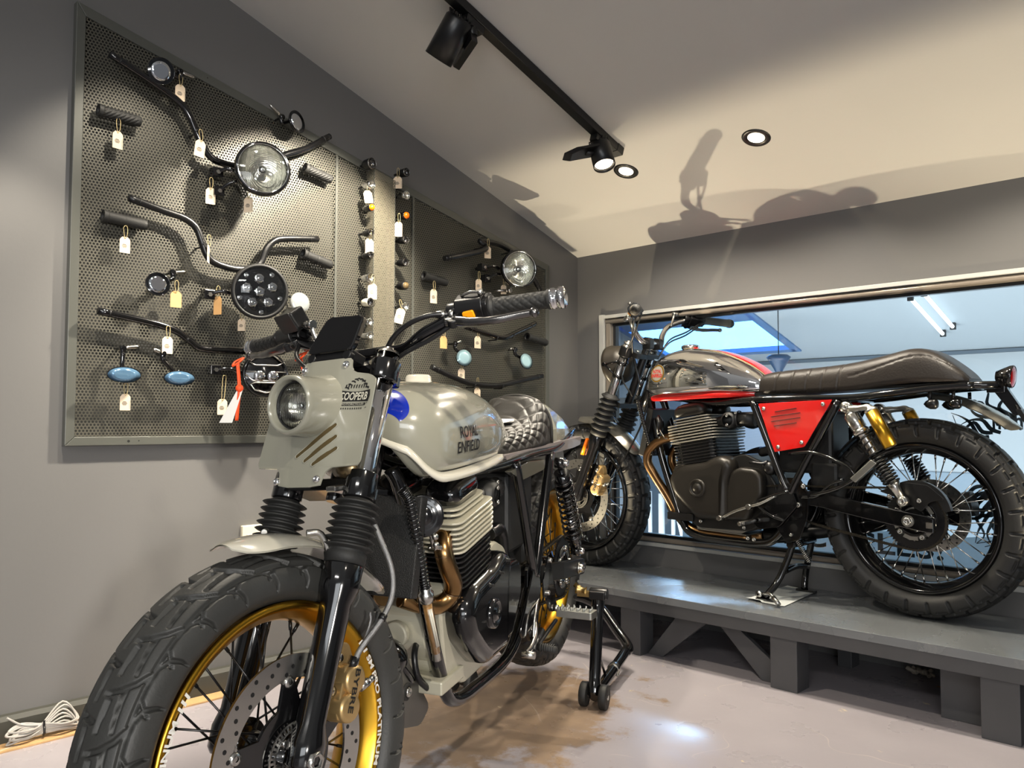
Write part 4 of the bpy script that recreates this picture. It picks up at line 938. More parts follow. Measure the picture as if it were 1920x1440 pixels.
def cover(name, pts, v0, v1, mt, root, rnd=.02, depth=.022, parent=None, steps=5):
    P = [Vector(p) for p in rpoly(pts, rnd, 5)]; c = sum(P, Vector((0, 0))) / len(P); m = M(); R = [[(p.x, v0, p.y) for p in P]]
    R.append([(p.x, v1 - depth, p.y) for p in P])
    n = len(P)
    def inset(d):
        out = []
        for i, p in enumerate(P):
            t = (P[(i + 1) % n] - P[i - 1]).normalized(); nn = Vector((-t.y, t.x))
            if nn.dot(c - p) < 0: nn = -nn
            q = p + nn * d; out.append(q)
        return out
    for k in range(1, steps + 1):
        a = pi / 2 * k / steps; R.append([(q.x, v1 - depth + depth * sin(a), q.y) for q in inset(depth * (1 - cos(a)))])
    m.rings(R); return m.build(name, mt, parent or root)
def catm(tbl, x):
    """monotone-ish interpolation of a table [(x, a, b, ...)], decreasing or increasing x"""
    t = sorted(tbl)
    if x <= t[0][0]: return t[0][1:]
    if x >= t[-1][0]: return t[-1][1:]
    for i in range(len(t) - 1):
        if t[i][0] <= x <= t[i + 1][0]:
            p1, p2 = t[i], t[i + 1]; p0 = t[i - 1] if i else p1; p3 = t[i + 2] if i + 2 < len(t) else p2; f = (x - p1[0]) / (p2[0] - p1[0]); o = []
            for k in range(1, len(p1)):
                d = p2[0] - p1[0]; m1 = (p2[k] - p0[k]) / (p2[0] - p0[0]) * d if p2[0] != p0[0] else 0; m2 = (p3[k] - p1[k]) / (p3[0] - p1[0]) * d if p3[0] != p1[0] else 0
                f2, f3 = f * f, f ** 3; o.append((2 * f3 - 3 * f2 + 1) * p1[k] + (f3 - 2 * f2 + f) * m1 + (-2 * f3 + 3 * f2) * p2[k] + (f3 - f2) * m2)
            return tuple(o)
TB_ = None
def tank_pt(tbl, s_, ph, off=0):
    """ph 0 = left flank, pi/2 = top, -pi/2 = bottom"""
    ht, hb, wd, hm = catm(tbl, s_); c, s1 = cos(ph), sin(ph); e = .72
    v = (wd + off) * (abs(c) ** e) * (1 if c > 0 else -1)
    h = hm + ((ht - hm + off) * (abs(s1) ** .92) if s1 > 0 else -(hm - hb + off) * (abs(s1) ** .62) * (1 if tbl is TB_ else ss(abs(v) / (wd + 1e-6), .30, .62)))
    return Vector((s_, v, h))
def tank_flank(tbl, s_, h, off=.0008):
    ht, hb, wd, hm = catm(tbl, s_)
    if h >= hm: k = min(.999, (h - hm) / max(1e-6, ht - hm)) ** (1 / .92)
    else: k = min(.999, (hm - h) / max(1e-6, hm - hb)) ** (1 / .62)
    c = sqrt(max(0, 1 - k * k)); return Vector((s_, wd * c ** .72 + off, h))
def tank_mesh(tbl, s0, s1, ns=70, np_=72, off=0, ph0=0, ph1=2 * pi):
    m = M(); R = []
    for i in range(ns + 1):
        t = i / ns; s_ = s0 + (s1 - s0) * (.5 - .5 * cos(pi * t)); full = abs(ph1 - ph0 - 2 * pi) < 1e-6
        R.append([tank_pt(tbl, s_, ph0 + (ph1 - ph0) * j / (np_ if full else np_ - 1), off) for j in range(np_)])
    m.rings(R, caps=abs(ph1 - ph0 - 2 * pi) < 1e-6, loop=abs(ph1 - ph0 - 2 * pi) < 1e-6); return m

def engine(root, st):
    case, fin1, fin2, cov, dome = st['case'], st['fin_up'], st['fin_low'], st['cov'], st['dome']
    e = M(); body = rpoly([(.925, .10), (.90, .155), (.70, .165), (.60, .195), (.53, .165), (.47, .08), (.48, -.03), (.58, -.095), (.80, -.10), (.90, -.04)], .02)
    e.prism(body, -.125, .085); ec = e.build('engine_case', case, root, .006)
    e = M(); e.prism(rpoly([(.905, -.02), (.95, .03), (.955, .09), (.92, .12), (.86, .10), (.86, -.03)], .015), -.10, .06); e.box((.88, .045, -.062), (.12, .10, .03)); e.cyl((.955, .0, .055), (.975, .0, .055), .028, 24); e.build('front_casting', case, ec, .004)
    # cylinders and head, leaning forward
    tl = radians(9); ux = Vector((sin(tl), 0, cos(tl))); fx = Vector((cos(tl), 0, -sin(tl))); O = Vector((.792, 0, .15))
    def plate(m, a, hl, hv, t, notch=.0, cx=0):
        pts = rpoly([(hl, -hv), (hl, -.03), (hl - notch, 0), (hl, .03), (hl, hv), (-hl, hv), (-hl, -hv)], [.03, .02, .02, .02, .03, .03, .03], 5)
        m.prism(pts, a - t / 2, a + t / 2, lambda p, c, q: tuple(O + ux * c + fx * (p + cx) + Vector((0, q, 0))))
    m = M(); plate(m, .045, .082, .105, .09, .02); plate(m, .135, .080, .105, .09, .02); m.build('cylinder_core', SATIN, root)
    m = M()
    for k in range(7): plate(m, .006 + k * .0118, .098, .122, .0042, .03)
    m.build('lower_fins', fin2, root, .001)
    m = M()
    for k in range(9):
        q = .004 * sin(k / 8 * pi); plate(m, .090 + k * .0112, .104 + q - (.02 if k > 6 else 0), .128 + q * .5 - (.012 if k > 6 else 0), .0046, .035)
    m.build('head_fins', fin1, root, .0012)
    for sg in (1, -1):
        m = M(); R = []
        for (a, sl, sv) in ((.188, .070, .040), (.205, .074, .044), (.222, .070, .041), (.234, .056, .032), (.240, .034, .018)):
            pts = rpoly([(-sl, -sv), (sl, -sv), (sl, sv), (-sl, sv)], min(sl, sv) * .8, 6); R.append([tuple(O + ux * a + fx * (p + .006) + Vector((0, q + sg * .070, 0))) for p, q in pts])
        m.rings(R); rc_ = m.build('rocker_cover', dome, root)
        m = M(); bolt(m, O + ux * .236 + fx * .02 + Vector((0, sg * .07, 0)), ux, .006, .006); m.build('cover_bolt', CHROME, rc_)
    m = M(); m.tube([O + ux * .215 + fx * .0 + Vector((0, .035, 0)), O + ux * .245 + Vector((0, .04, 0)) - fx * .03, O + ux * .22 + Vector((0, .06, 0)) - fx * .085], .016, 14, 5); m.tube([O + ux * .22 + Vector((0, -.05, 0)), O + ux * .25 + Vector((0, -.02, 0)) - fx * .04, O + ux * .22 - fx * .09], .012, 12, 5); m.build('intake_duct', SATIN, root)
    for sg in (1, -1):
        m = M(); m.tube([(.735, sg * .075, .305), (.68, sg * .075, .318), (.64, sg * .075, .322)], .021, 18); m.lathe([(.020, -.03), (.030, -.028), (.034, .0), (.030, .03), (.022, .034)], (.655, sg * .078, .318), (0, 1, 0), 24); m.tube([(.63, sg * .075, .322), (.56, sg * .07, .322)], .027, 20)
        m.lathe([(.030, -.004), (.033, 0), (.030, .004)], (.625, sg * .075, .322), (1, 0, 0), 20)
        t2 = m.build('throttle_body', PLAST, root); th = t2 if sg == 1 else th
    m = M()
    for p in ((.655, .112, .335), (.655, .112, .300), (.625, .1, .345)): bolt(m, p, (0, 1, 0), .006, .005)
    m.build('clamp_screw', STEEL, th)
    # left covers
    main = [(.905, .085), (.888, .12), (.85, .142), (.745, .158), (.705, .178), (.672, .186), (.635, .176), (.622, .145), (.645, .09), (.645, -.045), (.66, -.058), (.78, -.058), (.83, -.02), (.885, .03)]
    c1 = cover('alternator_cover', main, .07, .146, cov, root, .018, .03)
    spr = [(.64, .125), (.60, .145), (.535, .14), (.51, .115), (.508, .045), (.545, .0), (.575, -.05), (.66, -.055), (.66, .06)]
    c2 = cover('sprocket_cover', spr, .06, .128, cov, root, .015, .016)
    m = M(); o = (.765, .146, .06); m.lathe([(.036, -.01), (.034, .006), (.028, .009), (.026, .005), (.018, .005), (.015, .010), (.0005, .010)], o, (0, 1, 0), 40); m.build('cover_emblem', cov, c1)
    m = M()
    for q in ((.89, .078), (.85, .13), (.74, .147), (.64, .165), (.652, .0), (.665, -.048), (.77, -.047), (.84, .0), (.868, .035)): bolt(m, (q[0], .118, q[1]), (0, 1, 0), .0058, .006)
    for q in ((.59, .132), (.525, .12), (.52, .05), (.585, -.035)): bolt(m, (q[0], .113, q[1]), (0, 1, 0), .0052, .005)
    m.build('cover_screw', STEEL, c1)
    if st.get('slots'):
        m = M()
        for q in ((.68, .165), (.725, .145), (.79, .130), (.84, .06), (.80, .0)):
            for t in range(1): m.tube([(q[0], .140, q[1]), (q[0] - .028, .143, q[1] - .006)], [.0065, .004], 10)
        m.build('cover_slot', INK, c1)
    # right side cover (turned away)
    cover('clutch_cover', [(p[0] - .02, p[1]) for p in main], -.07, -.146, cov, root, .018, -.03)
    m = M(); m.tube([(.90, .03, .05), (.96, .04, .02), (.965, .05, -.03), (.93, .06, -.07)], .007, 10, 5); m.build('engine_hose', SATIN, root); m = M(); m.tube([(.55, .05, .2), (.50, .06, .20), (.47, .06, .12)], .018, 14, 5); m.build('engine_hose', SATIN, root)
def frame_parts(root, fm):
    for sg in (1, -1):
        m = M(); m.tube([(1.055, sg * .035, .42), (1.04, sg * .05, .37), (.985, sg * .066, .18), (.922, sg * .070, .01), (.885, sg * .073, -.075), (.855, sg * .075, -.115), (.80, sg * .078, -.133), (.72, sg * .08, -.137), (.56, sg * .085, -.135), (.48, sg * .09, -.11), (.42, sg * .10, -.03), (.40, sg * .115, .06)], .0155, 14, 6); m.build('down_tube', fm, root)
        m = M(); m.tube([(1.05, sg * .03, .46), (.95, sg * .05, .42), (.75, sg * .08, .385), (.55, sg * .115, .392), (.40, sg * .115, .395), (.2, sg * .11, .392), (.08, sg * .105, .402), (-.06, sg * .09, .418), (-.18, sg * .07, .425)], .0125, 12, 6); m.build('seat_rail', fm, root)
        m = M(); m.tube([(.545, sg * .12, .388), (.50, sg * .122, .28), (.435, sg * .125, .12), (.41, sg * .125, .07)], .0135, 12, 5); m.build('frame_strut', fm, root)
        m = M(); m.tube([(.225, sg * .115, .385), (.30, sg * .12, .25), (.375, sg * .125, .11), (.40, sg * .125, .06)], .0135, 12, 5); m.build('frame_strut', fm, root)
        m = M(); m.prism(rpoly([(.45, .09), (.42, .115), (.37, .115), (.335, .06), (.34, -.02), (.37, -.10), (.42, -.115), (.46, -.06)], .012), sg * .112, sg * .122); pl = m.build('pivot_plate', fm, root, .001)
        m = M()
        for q in ((.425, .098, .006), (.352, .088, .009), (.372, .022, .009), (.40, -.085, .006)): bolt(m, (q[0], sg * .122, q[1]), (0, sg, 0), q[2], .008)
        m.build('frame_bolt', STEEL, pl)
    m = M(); m.cyl(Vector((1.118, 0, .36)), Vector((1.03, 0, .565)), .030, 24); m.tube([(1.05, 0, .50), (.9, 0, .47), (.6, 0, .42)], .022, 14, 4); m.build('head_stock', fm, root)
    m = M()
    for s_ in (.52, .20, -.17): m.tube([(s_, -.11 if s_ > 0 else -.07, .39 if s_ > 0 else .425), (s_, .11 if s_ > 0 else .07, .39 if s_ > 0 else .425)], .011, 10)
    m.tube([(.40, -.12, .05), (.40, .12, .05)], .016, 12); m.build('cross_tube', fm, root)
    m = M(); m.box((.37, 0, .24), (.20, .15, .22)); m.box((.30, 0, .12), (.10, .16, .10)); m.build('battery_box', PLAST, root, .012)
def swingarm(root, fm):
    for sg in (1, -1):
        m = M(); R = []
        for s_, h, hh, v in ((.41, .05, .024, .098), (.30, .045, .026, .108), (.15, .022, .026, .125), (.0, .0, .026, .13), (-.055, -.008, .026, .13), (-.075, -.012, .022, .13)):
            R.append([(s_, v * sg + .011 * a * sg, h + hh * b) for a, b in ((-1, -1), (1, -1), (1, 1), (-1, 1))])
        m.rings(R, smooth=False); sa = m.build('swingarm', fm, root, .003)
        m = M(); bolt(m, (.0, sg * .142, -.002), (0, sg, 0), .014, .016); m.cyl((0, sg * .141, -.002), (0, sg * .145, -.002), .019, 24); m.box((-.064, sg * .136, -.01), (.02, .018, .018)); m.build('axle_nut', STEEL, sa)
    m = M(); m.cyl((0, -.14, 0), (0, .14, 0), .011, 14); m.build('axle', STEEL, root)
def chain_drive(root):
    m = M(); N = 60; P = []
    for i in range(N * 2):
        a = pi * i / N; r_ = .098 if i % 2 else .090; P.append((r_ * cos(a), r_ * sin(a) - .002))
    m.prism(P, .082, .087); sp = m.build('rear_sprocket', SATIN, root)
    m = M(); m.lathe([(.035, 0), (.066, 0), (.068, .004), (.035, .004)], (0, .087, -.002), (0, 1, 0), 40, closed=True); m.build('sprocket_carrier', BLACK, sp)
    m = M()
    for k in range(5): a = 2 * pi * k / 5 + .5; bolt(m, (.058 * cos(a), .091, .058 * sin(a) - .002), (0, 1, 0), .009, .008)
    m.build('sprocket_bolt', STEEL, sp)
    m = M()
    for k in range(5): a0 = 2 * pi * k / 5 + .75; m.prism([(r_ * cos(a), r_ * sin(a) - .002) for r_, a in [(.054, a0), (.054, a0 + .4), (.054, a0 + .75), (.066, a0 + .75), (.066, a0 + .4), (.066, a0)]], .0905, .0915)
    m.build('sprocket_slot', ALU, sp)
    # chain as one closed run of links
    path = []
    for i in range(21): a = pi * .53 + (2 * pi - 1.06 * pi) * i / 20 - 0; path
    up = [(.545, .105 - .03), (.40, .085), (.25, .088), (.10, .095), (.0, .096)]; 
    arc = [(.096 * cos(a), .096 * sin(a) - .002) for a in [pi / 2 - pi * k / 14 for k in range(1, 14)]]; arc = [(-abs(q[0]), q[1]) for q in arc]
    low = [(.0, -.098), (.08, -.088), (.17, -.072), (.29, -.052), (.41, -.026), (.52, .0), (.56, .02), (.575, .045), (.565, .068)]
    P = smooth_path([(a, .0845, b) for a, b in up + arc + low], 8, True)
    L = [0]
    for i in range(len(P)): L.append(L[-1] + (P[(i + 1) % len(P)] - P[i]).length)
    tot = L[-1]; n = int(tot / .0125); Q = []; j = 0
    for k in range(n):
        d = tot * k / n
        while L[j + 1] < d: j += 1
        f = (d - L[j]) / max(1e-9, L[j + 1] - L[j]); Q.append(P[j].lerp(P[(j + 1) % len(P)], f))
    m = M()
    for k in range(n):
        a, b = Q[k], Q[(k + 1) % n]; t = (b - a).normalized(); nn = Vector((-t.z, 0, t.x)); c_ = (a + b) / 2; o = .006 if k % 2 else .0045
        for sg in (1, -1):
            ring = [c_ + t * x_ * .0082 + nn * y_ * .0045 + Vector((0, sg * o, 0)) for x_, y_ in ((-1, 0), (-.6, .9), (0, .65), (.6, .9), (1, 0), (.6, -.9), (0, -.65), (-.6, -.9))]
            m.rings([ring, [p + Vector((0, sg * .0012, 0)) for p in ring]], smooth=False)
        m.cyl(a - Vector((0, .007, 0)), a + Vector((0, .007, 0)), .0030, 8)
    m.build('drive_chain', CHAIN, root)
def footgear(root, st):
    m = M(); m.prism(rpoly([(.43, .09), (.40, .10), (.37, .02), (.44, -.06), (.52, -.075), (.545, -.05), (.50, .0)], .012), .128, .134); fb = m.build('footrest_bracket', BLACK, root, .001)
    if st == 'B':
        m = M(); m.tube([(.45, .135, .05), (.50, .15, .02), (.545, .155, .005), (.60, .158, -.015), (.65, .16, -.042)], .0055, 10, 5); m.cyl((.65, .155, -.042), (.65, .19, -.042), .009, 14); m.cyl((.545, .14, .005), (.545, .165, .005), .010, 14); m.build('gear_lever', STEEL, root)
        m = M(); m.tube([(.53, .14, -.045), (.535, .20, -.048), (.54, .235, -.050)], .008, 12, 3); m.box((.535, .20, -.048), (.022, .05, .012)); m.build('footrest', STEEL, root, .002)
        m = M(); m.tube([(.40, .135, .07), (.47, .14, .045), (.52, .142, .02), (.47, .14, -.02), (.42, .135, -.035)], .005, 8, 5); m.tube([(.36, .13, .05), (.30, .135, .058), (.25, .14, .10), (.20, .15, .12)], .005, 8, 5); m.build('foot_linkage', BLACK, root)

def fork_set(root, st):
    fx = st['fx']
    F = lambda d, v, a: fork(d, v, a) + Vector((fx, 0, 0))
    for sg in (1, -1):
        v = .09 * sg
        m = M(); m.cyl(F(0, v, -.14), F(0, v, .262 if st['k'] == 'A' else .255), .0205, 28); tb_ = m.build('fork_tube', CHROME if st['k'] == 'A' else mat('satin_chrome', (200, 198, 196), .16, 1.0), root)
        m = M(); m.lathe([(.0005, .012), (.009, .012), (.010, .004), (.0195, .004), (.0215, -.002)], F(0, v, .262), F(0, 0, 1) - F(0, 0, 0), 24); m.build('fork_cap', STEEL, tb_)
        # rubber bellows
        m = M(); prof = []; n = 7; a0, a1 = st['gait']
        for k in range(n * 6 + 1):
            t = k / (n * 6); a = a0 + (a1 - a0) * t; w_ = .5 + .5 * cos(2 * pi * t * n); prof.append((.0285 + .0035 * t + (.0130 + .001 * t) * (1 - w_) ** 1.3, a))
        prof = [(.022, a0 + .004)] + prof + [(.036, a1 - .004), (.036, a1 - .022), (.026, a1 - .024)]
        m.lathe([(r_, a) for r_, a in prof], F(0, v, 0), F(0, 0, 1) - F(0, 0, 0), 36); m.build('fork_gaiter', RUBBER, root)
        # lower leg
        top = a1 - .020; bot = -(.403 - st['ax'][1]) / cos(RK) + .002
        m = M(); m.lathe([(.024, bot - .022), (.031, bot - .012), (.032, bot + .022), (.0245, bot + .05), (.0255, top - .16), (.027, top - .07), (.034, top - .045), (.0345, top - .005), (.030, top)], F(0, v, 0), F(0, 0, 1) - F(0, 0, 0), 32, caps=True)
        m.build('fork_leg', st['leg'], root)
    ax = st['ax']
    m = M(); m.cyl((ax[0], -.12, ax[1]), (ax[0], .12, ax[1]), .010, 18); m.lathe([(.016, 0), (.016, .012), (.010, .013), (.009, .004), (.0005, .004)], (ax[0], .112, ax[1]), (0, 1, 0), 6); m.build('front_axle', STEEL, root)
    # clamps
    m = M()
    for a, hh, w_ in ((.225, .022, .028), (.0, .026, .029)):
        for sg in (1, -1): m.lathe([(.0215, -hh), (w_, -hh + .002), (w_, hh - .002), (.0215, hh)], F(0, .09 * sg, a), F(0, 0, 1) - F(0, 0, 0), 28)
        R = []
        for v in (-.085, .085): R.append([F(d, v, a + b) for d, b in ((-.055, -.012), (.018, -.012), (.018, .010), (-.055, .010))])
        m.rings(R, smooth=False)
    m.cyl(F(-.035, 0, -.02), F(-.035, 0, .255), .017, 20); m.build('triple_clamp', BLACK if st['k'] == 'A' else SATIN, root, .002)
    m = M()
    for sg in (1, -1): bolt(m, F(-.03, .05 * sg, .236), F(0, 0, 1) - F(0, 0, 0), .007, .006)
    bolt(m, F(-.035, 0, .255), F(0, 0, 1) - F(0, 0, 0), .016, .010); m.build('clamp_bolt', STEEL, root)
    return F
def caliper(root, F, c, mt):
    """twin-piston caliper body around (x, v, z)"""
    x, v, z = c; up = (F(0, 0, 1) - F(0, 0, 0)); fr_ = (F(1, 0, 0) - F(0, 0, 0)); o = Vector(c)
    P = lambda a, b, cc: o + fr_ * a + up * b + Vector((0, cc, 0))
    m = M()
    for b in (.022, -.024): m.lathe([(.001, .026), (.020, .026), (.0245, .022), (.026, -.01), (.026, -.03)], P(-.004, b, 0), (0, 1, 0), 30)
    m.prism(rpoly([(-.028, -.046), (.018, -.046), (.020, .046), (-.028, .046)], .012), -.03, .016, lambda a, cc, b: tuple(P(a, b, cc)))
    m.prism(rpoly([(-.002, .030), (.030, .040), (.032, .078), (.010, .080), (-.01, .055)], .008), -.022, .004, lambda a, cc, b: tuple(P(a, b, cc)))
    cb = m.build('brake_caliper', mt, root, .002)
    m = M(); m.prism(rpoly([(.026, -.04), (.07, -.055), (.07, .07), (.03, .06)], .01), -.018, -.008, lambda a, cc, b: tuple(P(a, b, cc))); m.build('caliper_bracket', BLACK, cb, .001)
    m = M()
    for b in (.052, -.002): m.lathe([(.0005, .010), (.007, .010), (.0075, .004), (.012, .003), (.0125, -.006), (.010, -.012)], P(.030, b, .0), (0, 1, 0), 24)
    m.cyl(P(-.03, .01, .012), P(-.046, .022, .014), .008, 14); m.cyl(P(-.046, .022, .014), P(-.058, .03, .014), .006, 12); m.build('caliper_bolt', STEEL, cb)
    m = M(); text_on(m, 'BYBRE', lambda u, w_: P(.004 - w_ * .012, .040 - u * .072, .0268), 0, .02); m.build('cast_lettering', INK, cb)
    return cb
def hand_control(root, pts, side, st):
    """lever, perch, switch cube, grip along the bar end; pts = list of path points, last = outer end"""
    e = Vector(pts[-1]); b = Vector(pts[-2]); d = (e - b).normalized(); L = (e - b).length
    fwd_ = Vector((.86, 0, -.50)); fwd_ = (fwd_ - d * fwd_.dot(d)).normalized(); up = d.cross(fwd_) * (-1 if side > 0 else 1)
    if up.z < 0: up = -up
    g0 = e - d * .125; m = M(); n = 60; R = []
    for i in range(n + 1):
        t = i / n; z = t * .125; base = .0172 + (.005 if t < .06 else 0) + (.0022 if t > .93 else 0); ring = []
        e1, e2, _ = frame(d)
        for k in range(44):
            th = 2 * pi * k / 44; q = 0
            if st == 'A' and .10 < t < .90: q = -.0022 * max(0, 1 - min(abs(((th * 6 / (2 * pi) + t * 7) % 1) - .5), abs(((th * 6 / (2 * pi) - t * 7) % 1) - .5)) * 7)
            ring.append(g0 + d * z + (e1 * cos(th) + e2 * sin(th)) * (base + q))
        R.append(ring)
    m.rings(R); m.build('handlebar_grip', RUBBER if st == 'A' else mat('grey_grip_rubber', (96, 90, 80), .6), root)
    m = M(); 
    if st == 'A': m.lathe([(.019, -.004), (.0205, -.002), (.0205, .004), (.018, .006), (.018, .012), (.021, .014), (.021, .022), (.012, .026), (.0005, .026)], e, d, 32)
    else: m.lathe([(.0185, -.003), (.0195, .002), (.0165, .012), (.009, .019), (.0005, .021)], e, d, 28)
    m.build('bar_end', CHROME if st == 'A' else RUBBER, root)
    # switch cube
    s0 = g0 - d * .012; Rm = Matrix((fwd_, d, up)).transposed()
    m = M(); pts_ = rpoly([(-.026, -.026), (.022, -.026), (.026, .010), (.016, .028), (-.018, .028), (-.028, .012)], .007)
    def mp(o): return lambda a, c, bb: tuple(o + fwd_ * a + d * c + up * bb)
    m.prism(pts_, -.052, .004, mp(s0)); m.prism(rpoly([(-.024, -.024), (.024, -.024), (.024, .024), (-.024, .024)], .012), .003, .014, mp(s0)); sw = m.build('switch_cube', SATIN, root, .002)
    if side > 0:
        m = M(); m.prism(rpoly([(-.036, -.004), (-.012, -.006), (-.014, .010), (-.036, .008)], .003), .024, .030, lambda a, c, bb: tuple(s0 + d * a + fwd_ * c + up * bb)); m.build('amber_button', YEL, sw, .001)
        m = M(); m.tube([s0 + up * .030 - d * .04, s0 + up * .036 - d * .02, s0 + up * .034 + d * .0], .003, 8, 3); m.cyl(s0 + up * .028, s0 + up * .038, .006, 12); m.build('toggle', STEEL, sw)
    else:
        m = M(); m.prism(rpoly([(-.03, -.008), (-.012, -.008), (-.012, .008), (-.03, .008)], .003), .026, .032, lambda a, c, bb: tuple(s0 + d * a + up * c + fwd_ * bb)); m.build('red_button', RED, sw, .001)
    # perch and lever
    p0 = s0 - d * .062
    m = M(); m.lathe([(.0125, -.012), (.018, -.012), (.018, .012), (.0125, .012)], p0, d, 20); m.prism(rpoly([(-.014, .010), (.022, .010), (.030, .040), (.006, .052), (-.016, .03)], .006), -.010, .006, lambda a, c, bb: tuple(p0 + d * a + fwd_ * bb + up * (c - .004))); m.build('lever_perch', SATIN, root, .002)
    q = p0 + fwd_ * .038 - up * .004 + d * .012
    m = M(); m.tube([q - d * .022, q, q + d * .035 + fwd_ * .012, q + d * .08 + fwd_ * .016, q + d * .125 + fwd_ * .008, q + d * .155 + fwd_ * .004], [.006, .0085, .0075, .0065, .006, .006], 12, 6, flat=1.25); m.sphere(q + d * .158 + fwd_ * .004, .0098, 16, 12); m.build('clutch_lever' if side > 0 else 'brake_lever', STEEL if st == 'B' else mat('dark_steel', (120, 118, 116), .22, 1.0), root)
    if side < 0:
        m = M(); c = p0 + up * .040 - d * .004; m.prism(rpoly([(-.030, -.020), (.026, -.020), (.026, .020), (-.030, .020)], .006), -.018, .018, lambda a, cc, bb: tuple(c + d * a + fwd_ * cc + up * bb)); rs = m.build('fluid_reservoir', SATIN, root, .003)
        m = M(); m.prism(rpoly([(-.018, -.016), (.006, -.016), (.006, .016), (-.018, .016)], .002), .0182, .0190, lambda a, cc, bb: tuple(c + d * a + fwd_ * cc + up * bb)); m.build('sight_window', STEEL, rs)
        m = M(); m.prism(rpoly([(-.032, -.022), (.028, -.022), (.028, .022), (-.032, .022)], .006), .019, .024, lambda a, cc, bb: tuple(c + d * a + fwd_ * bb + up * cc + up * .0) if 0 else tuple(c + d * a + fwd_ * cc * 1 + up * (bb + .0))); m.build('reservoir_lid', SATIN, rs, .001)
        m = M(); m.cyl(c - d * .034 - up * .02, c - d * .046 - up * .022, .0085, 12); m.cyl(c - d * .046 - up * .022, c - d * .058 - up * .024, .010, 14); m.tube([c - d * .05 - up * .024, c - d * .058 - up * .05 + fwd_ * .012, c - d * .07 - up * .085 + fwd_ * .02], .0055, 10, 4); m.build('banjo_fitting', STEEL, rs)
def bars(root, half, mt, r_=.0125):
    P = [(a, -b, c) for a, b, c in reversed(half)] + list(half)
    m = M(); m.tube(P, r_, 18, 8); m.build('handlebar', mt, root)
def seat_mesh(tbl, s0, s1, disp, ns=120, nk=56, top_e=.55, side_e=.5):
    """tbl: (s, top, bottom, halfwidth, dish)"""
    m = M(); R = []
    for i in range(ns + 1):
        s_ = s0 + (s1 - s0) * i / ns; ht, hb, wd, dish = catm(tbl, s_); e = min(i, ns - i) / ns; ring = []
        for k in range(nk + 1):
            t = k / nk; ph = pi * t; c, sn = cos(ph), sin(ph)
            v = wd * (abs(c) ** side_e) * (1 if c > 0 else -1); h = hb + (ht - hb) * (sn ** top_e) + dish * (v / wd) ** 2 * (sn > .5)
            nv, nh = c, sn; g = disp(s_, t, v) if disp else 0
            ring.append((s_, v - nv * g, h - nh * g))
        R.append(ring)
    m.rings(R); return m
def mw_of(x, y, z, th, pitch, lean):
    c, n, cp, sp = cos(th), sin(th), cos(pitch), sin(pitch)
    S = Vector((c * cp, n * cp, sp)); V = Vector((-n, c, 0)); H = S.cross(V); V2 = V * cos(lean) + H * sin(lean); H2 = H * cos(lean) - V * sin(lean)
    o = Vector((x, y, z)) - H2 * .32
    return Matrix(((S.x, V2.x, H2.x, o.x), (S.y, V2.y, H2.y, o.y), (S.z, V2.z, H2.z, o.z), (0, 0, 0, 1)))

# =================================================== grey motorcycle on the paddock stand
MA = mw_of(.7313, -1.0911, .4061, -1.1454, -.0531, -.0175)
A = put('motorcycle', 'grey cafe style motorcycle with gold rims, number-plate cowl and quilted black seat', 'motorcycle', None, mw=MA)
M.off = Vector((0, 0, .32))
stA = make_steer(-.2113, (1.054, .60))
wheel(A, 'rear_wheel', (0, 0), dict(R=.316, rim=GOLD, hw=.072, pat=cell_pattern(.316, 28, 560, 48, BLOCK, .25, .006, .078), nu=560, nv=48, tm=TYREB, hm=BLACK, sm=SATIN, disc=(-.075, .12, .085, BLACK)))
frame_parts(A, BLACK); swingarm(A, SATIN); chain_drive(A)
engine(A, dict(case=CREAMM, fin_up=CREAMM, fin_low=SATIN, cov=BLACK, dome=BLACK, slots=True))
footgear(A, 'A')
M.fn = stA; AX = (1.405, -.010)
rimA = wheel(A, 'front_wheel', AX, dict(R=.322, rim=GOLD, hw=.064, pat=cell_pattern(.322, 26, 1352, 120, ROAD, .5, .0078, .080), nu=1352, nv=120, tm=TYREA, hm=BLACK, sm=SATIN, disc=(.066, .160, .122, BLACK), abs=True))
m = M()
def rimtext(body, a0, a1, r0, r1, flip=False):
    text_on(m, body, lambda u, w_: (AX[0] + (r0 + (r1 - r0) * w_) * cos(a0 + (a1 - a0) * u), .0535, AX[1] + (r0 + (r1 - r0) * w_) * sin(a0 + (a1 - a0) * u)), 0, .03)
for a0, body, L in ((radians(4), 'PLATINUM', .50), (radians(-30), 'SM PRO', .34), (radians(155), 'SM PRO', .34), (radians(177), 'PLATINUM', .50)):
    rimtext(body, a0, a0 + L, .2268, .2378)
for a0 in (35.5, 38, 40.5, 146, 148.5, 151):
    a = radians(a0); m.add([(AX[0] + r_ * cos(a + q), .0535, AX[1] + r_ * sin(a + q)) for r_, q in ((.2268, 0), (.2378, .010), (.2378, .030), (.2268, .020))], [(0, 1, 2, 3)], False)
m.build('rim_lettering', WHITE, rimA)
FA = fork_set(A, dict(k='A', fx=0, gait=(-.028, -.118), ax=AX, leg=BLACK))
caliper(A, FA, Vector((1.298, .082, .060)), GOLDD)
m = M(); m.tube([Vector((1.283, .10, .105)), Vector((1.268, .108, .13)), Vector((1.222, .12, .17)), Vector((1.195, .122, .205)), Vector((1.190, .12, .25)), Vector((1.205, .11, .31)), Vector((1.225, .10, .37))], .0052, 10, 6); m.tube([Vector((1.28, .10, .09)), Vector((1.262, .098, .12)), Vector((1.235, .10, .16)), Vector((1.232, .10, .18))], .0025, 8, 4); hz = m.build('brake_hose', mat('braided_steel', (150, 150, 150), .3, .9, bump=(900, .6)), A)
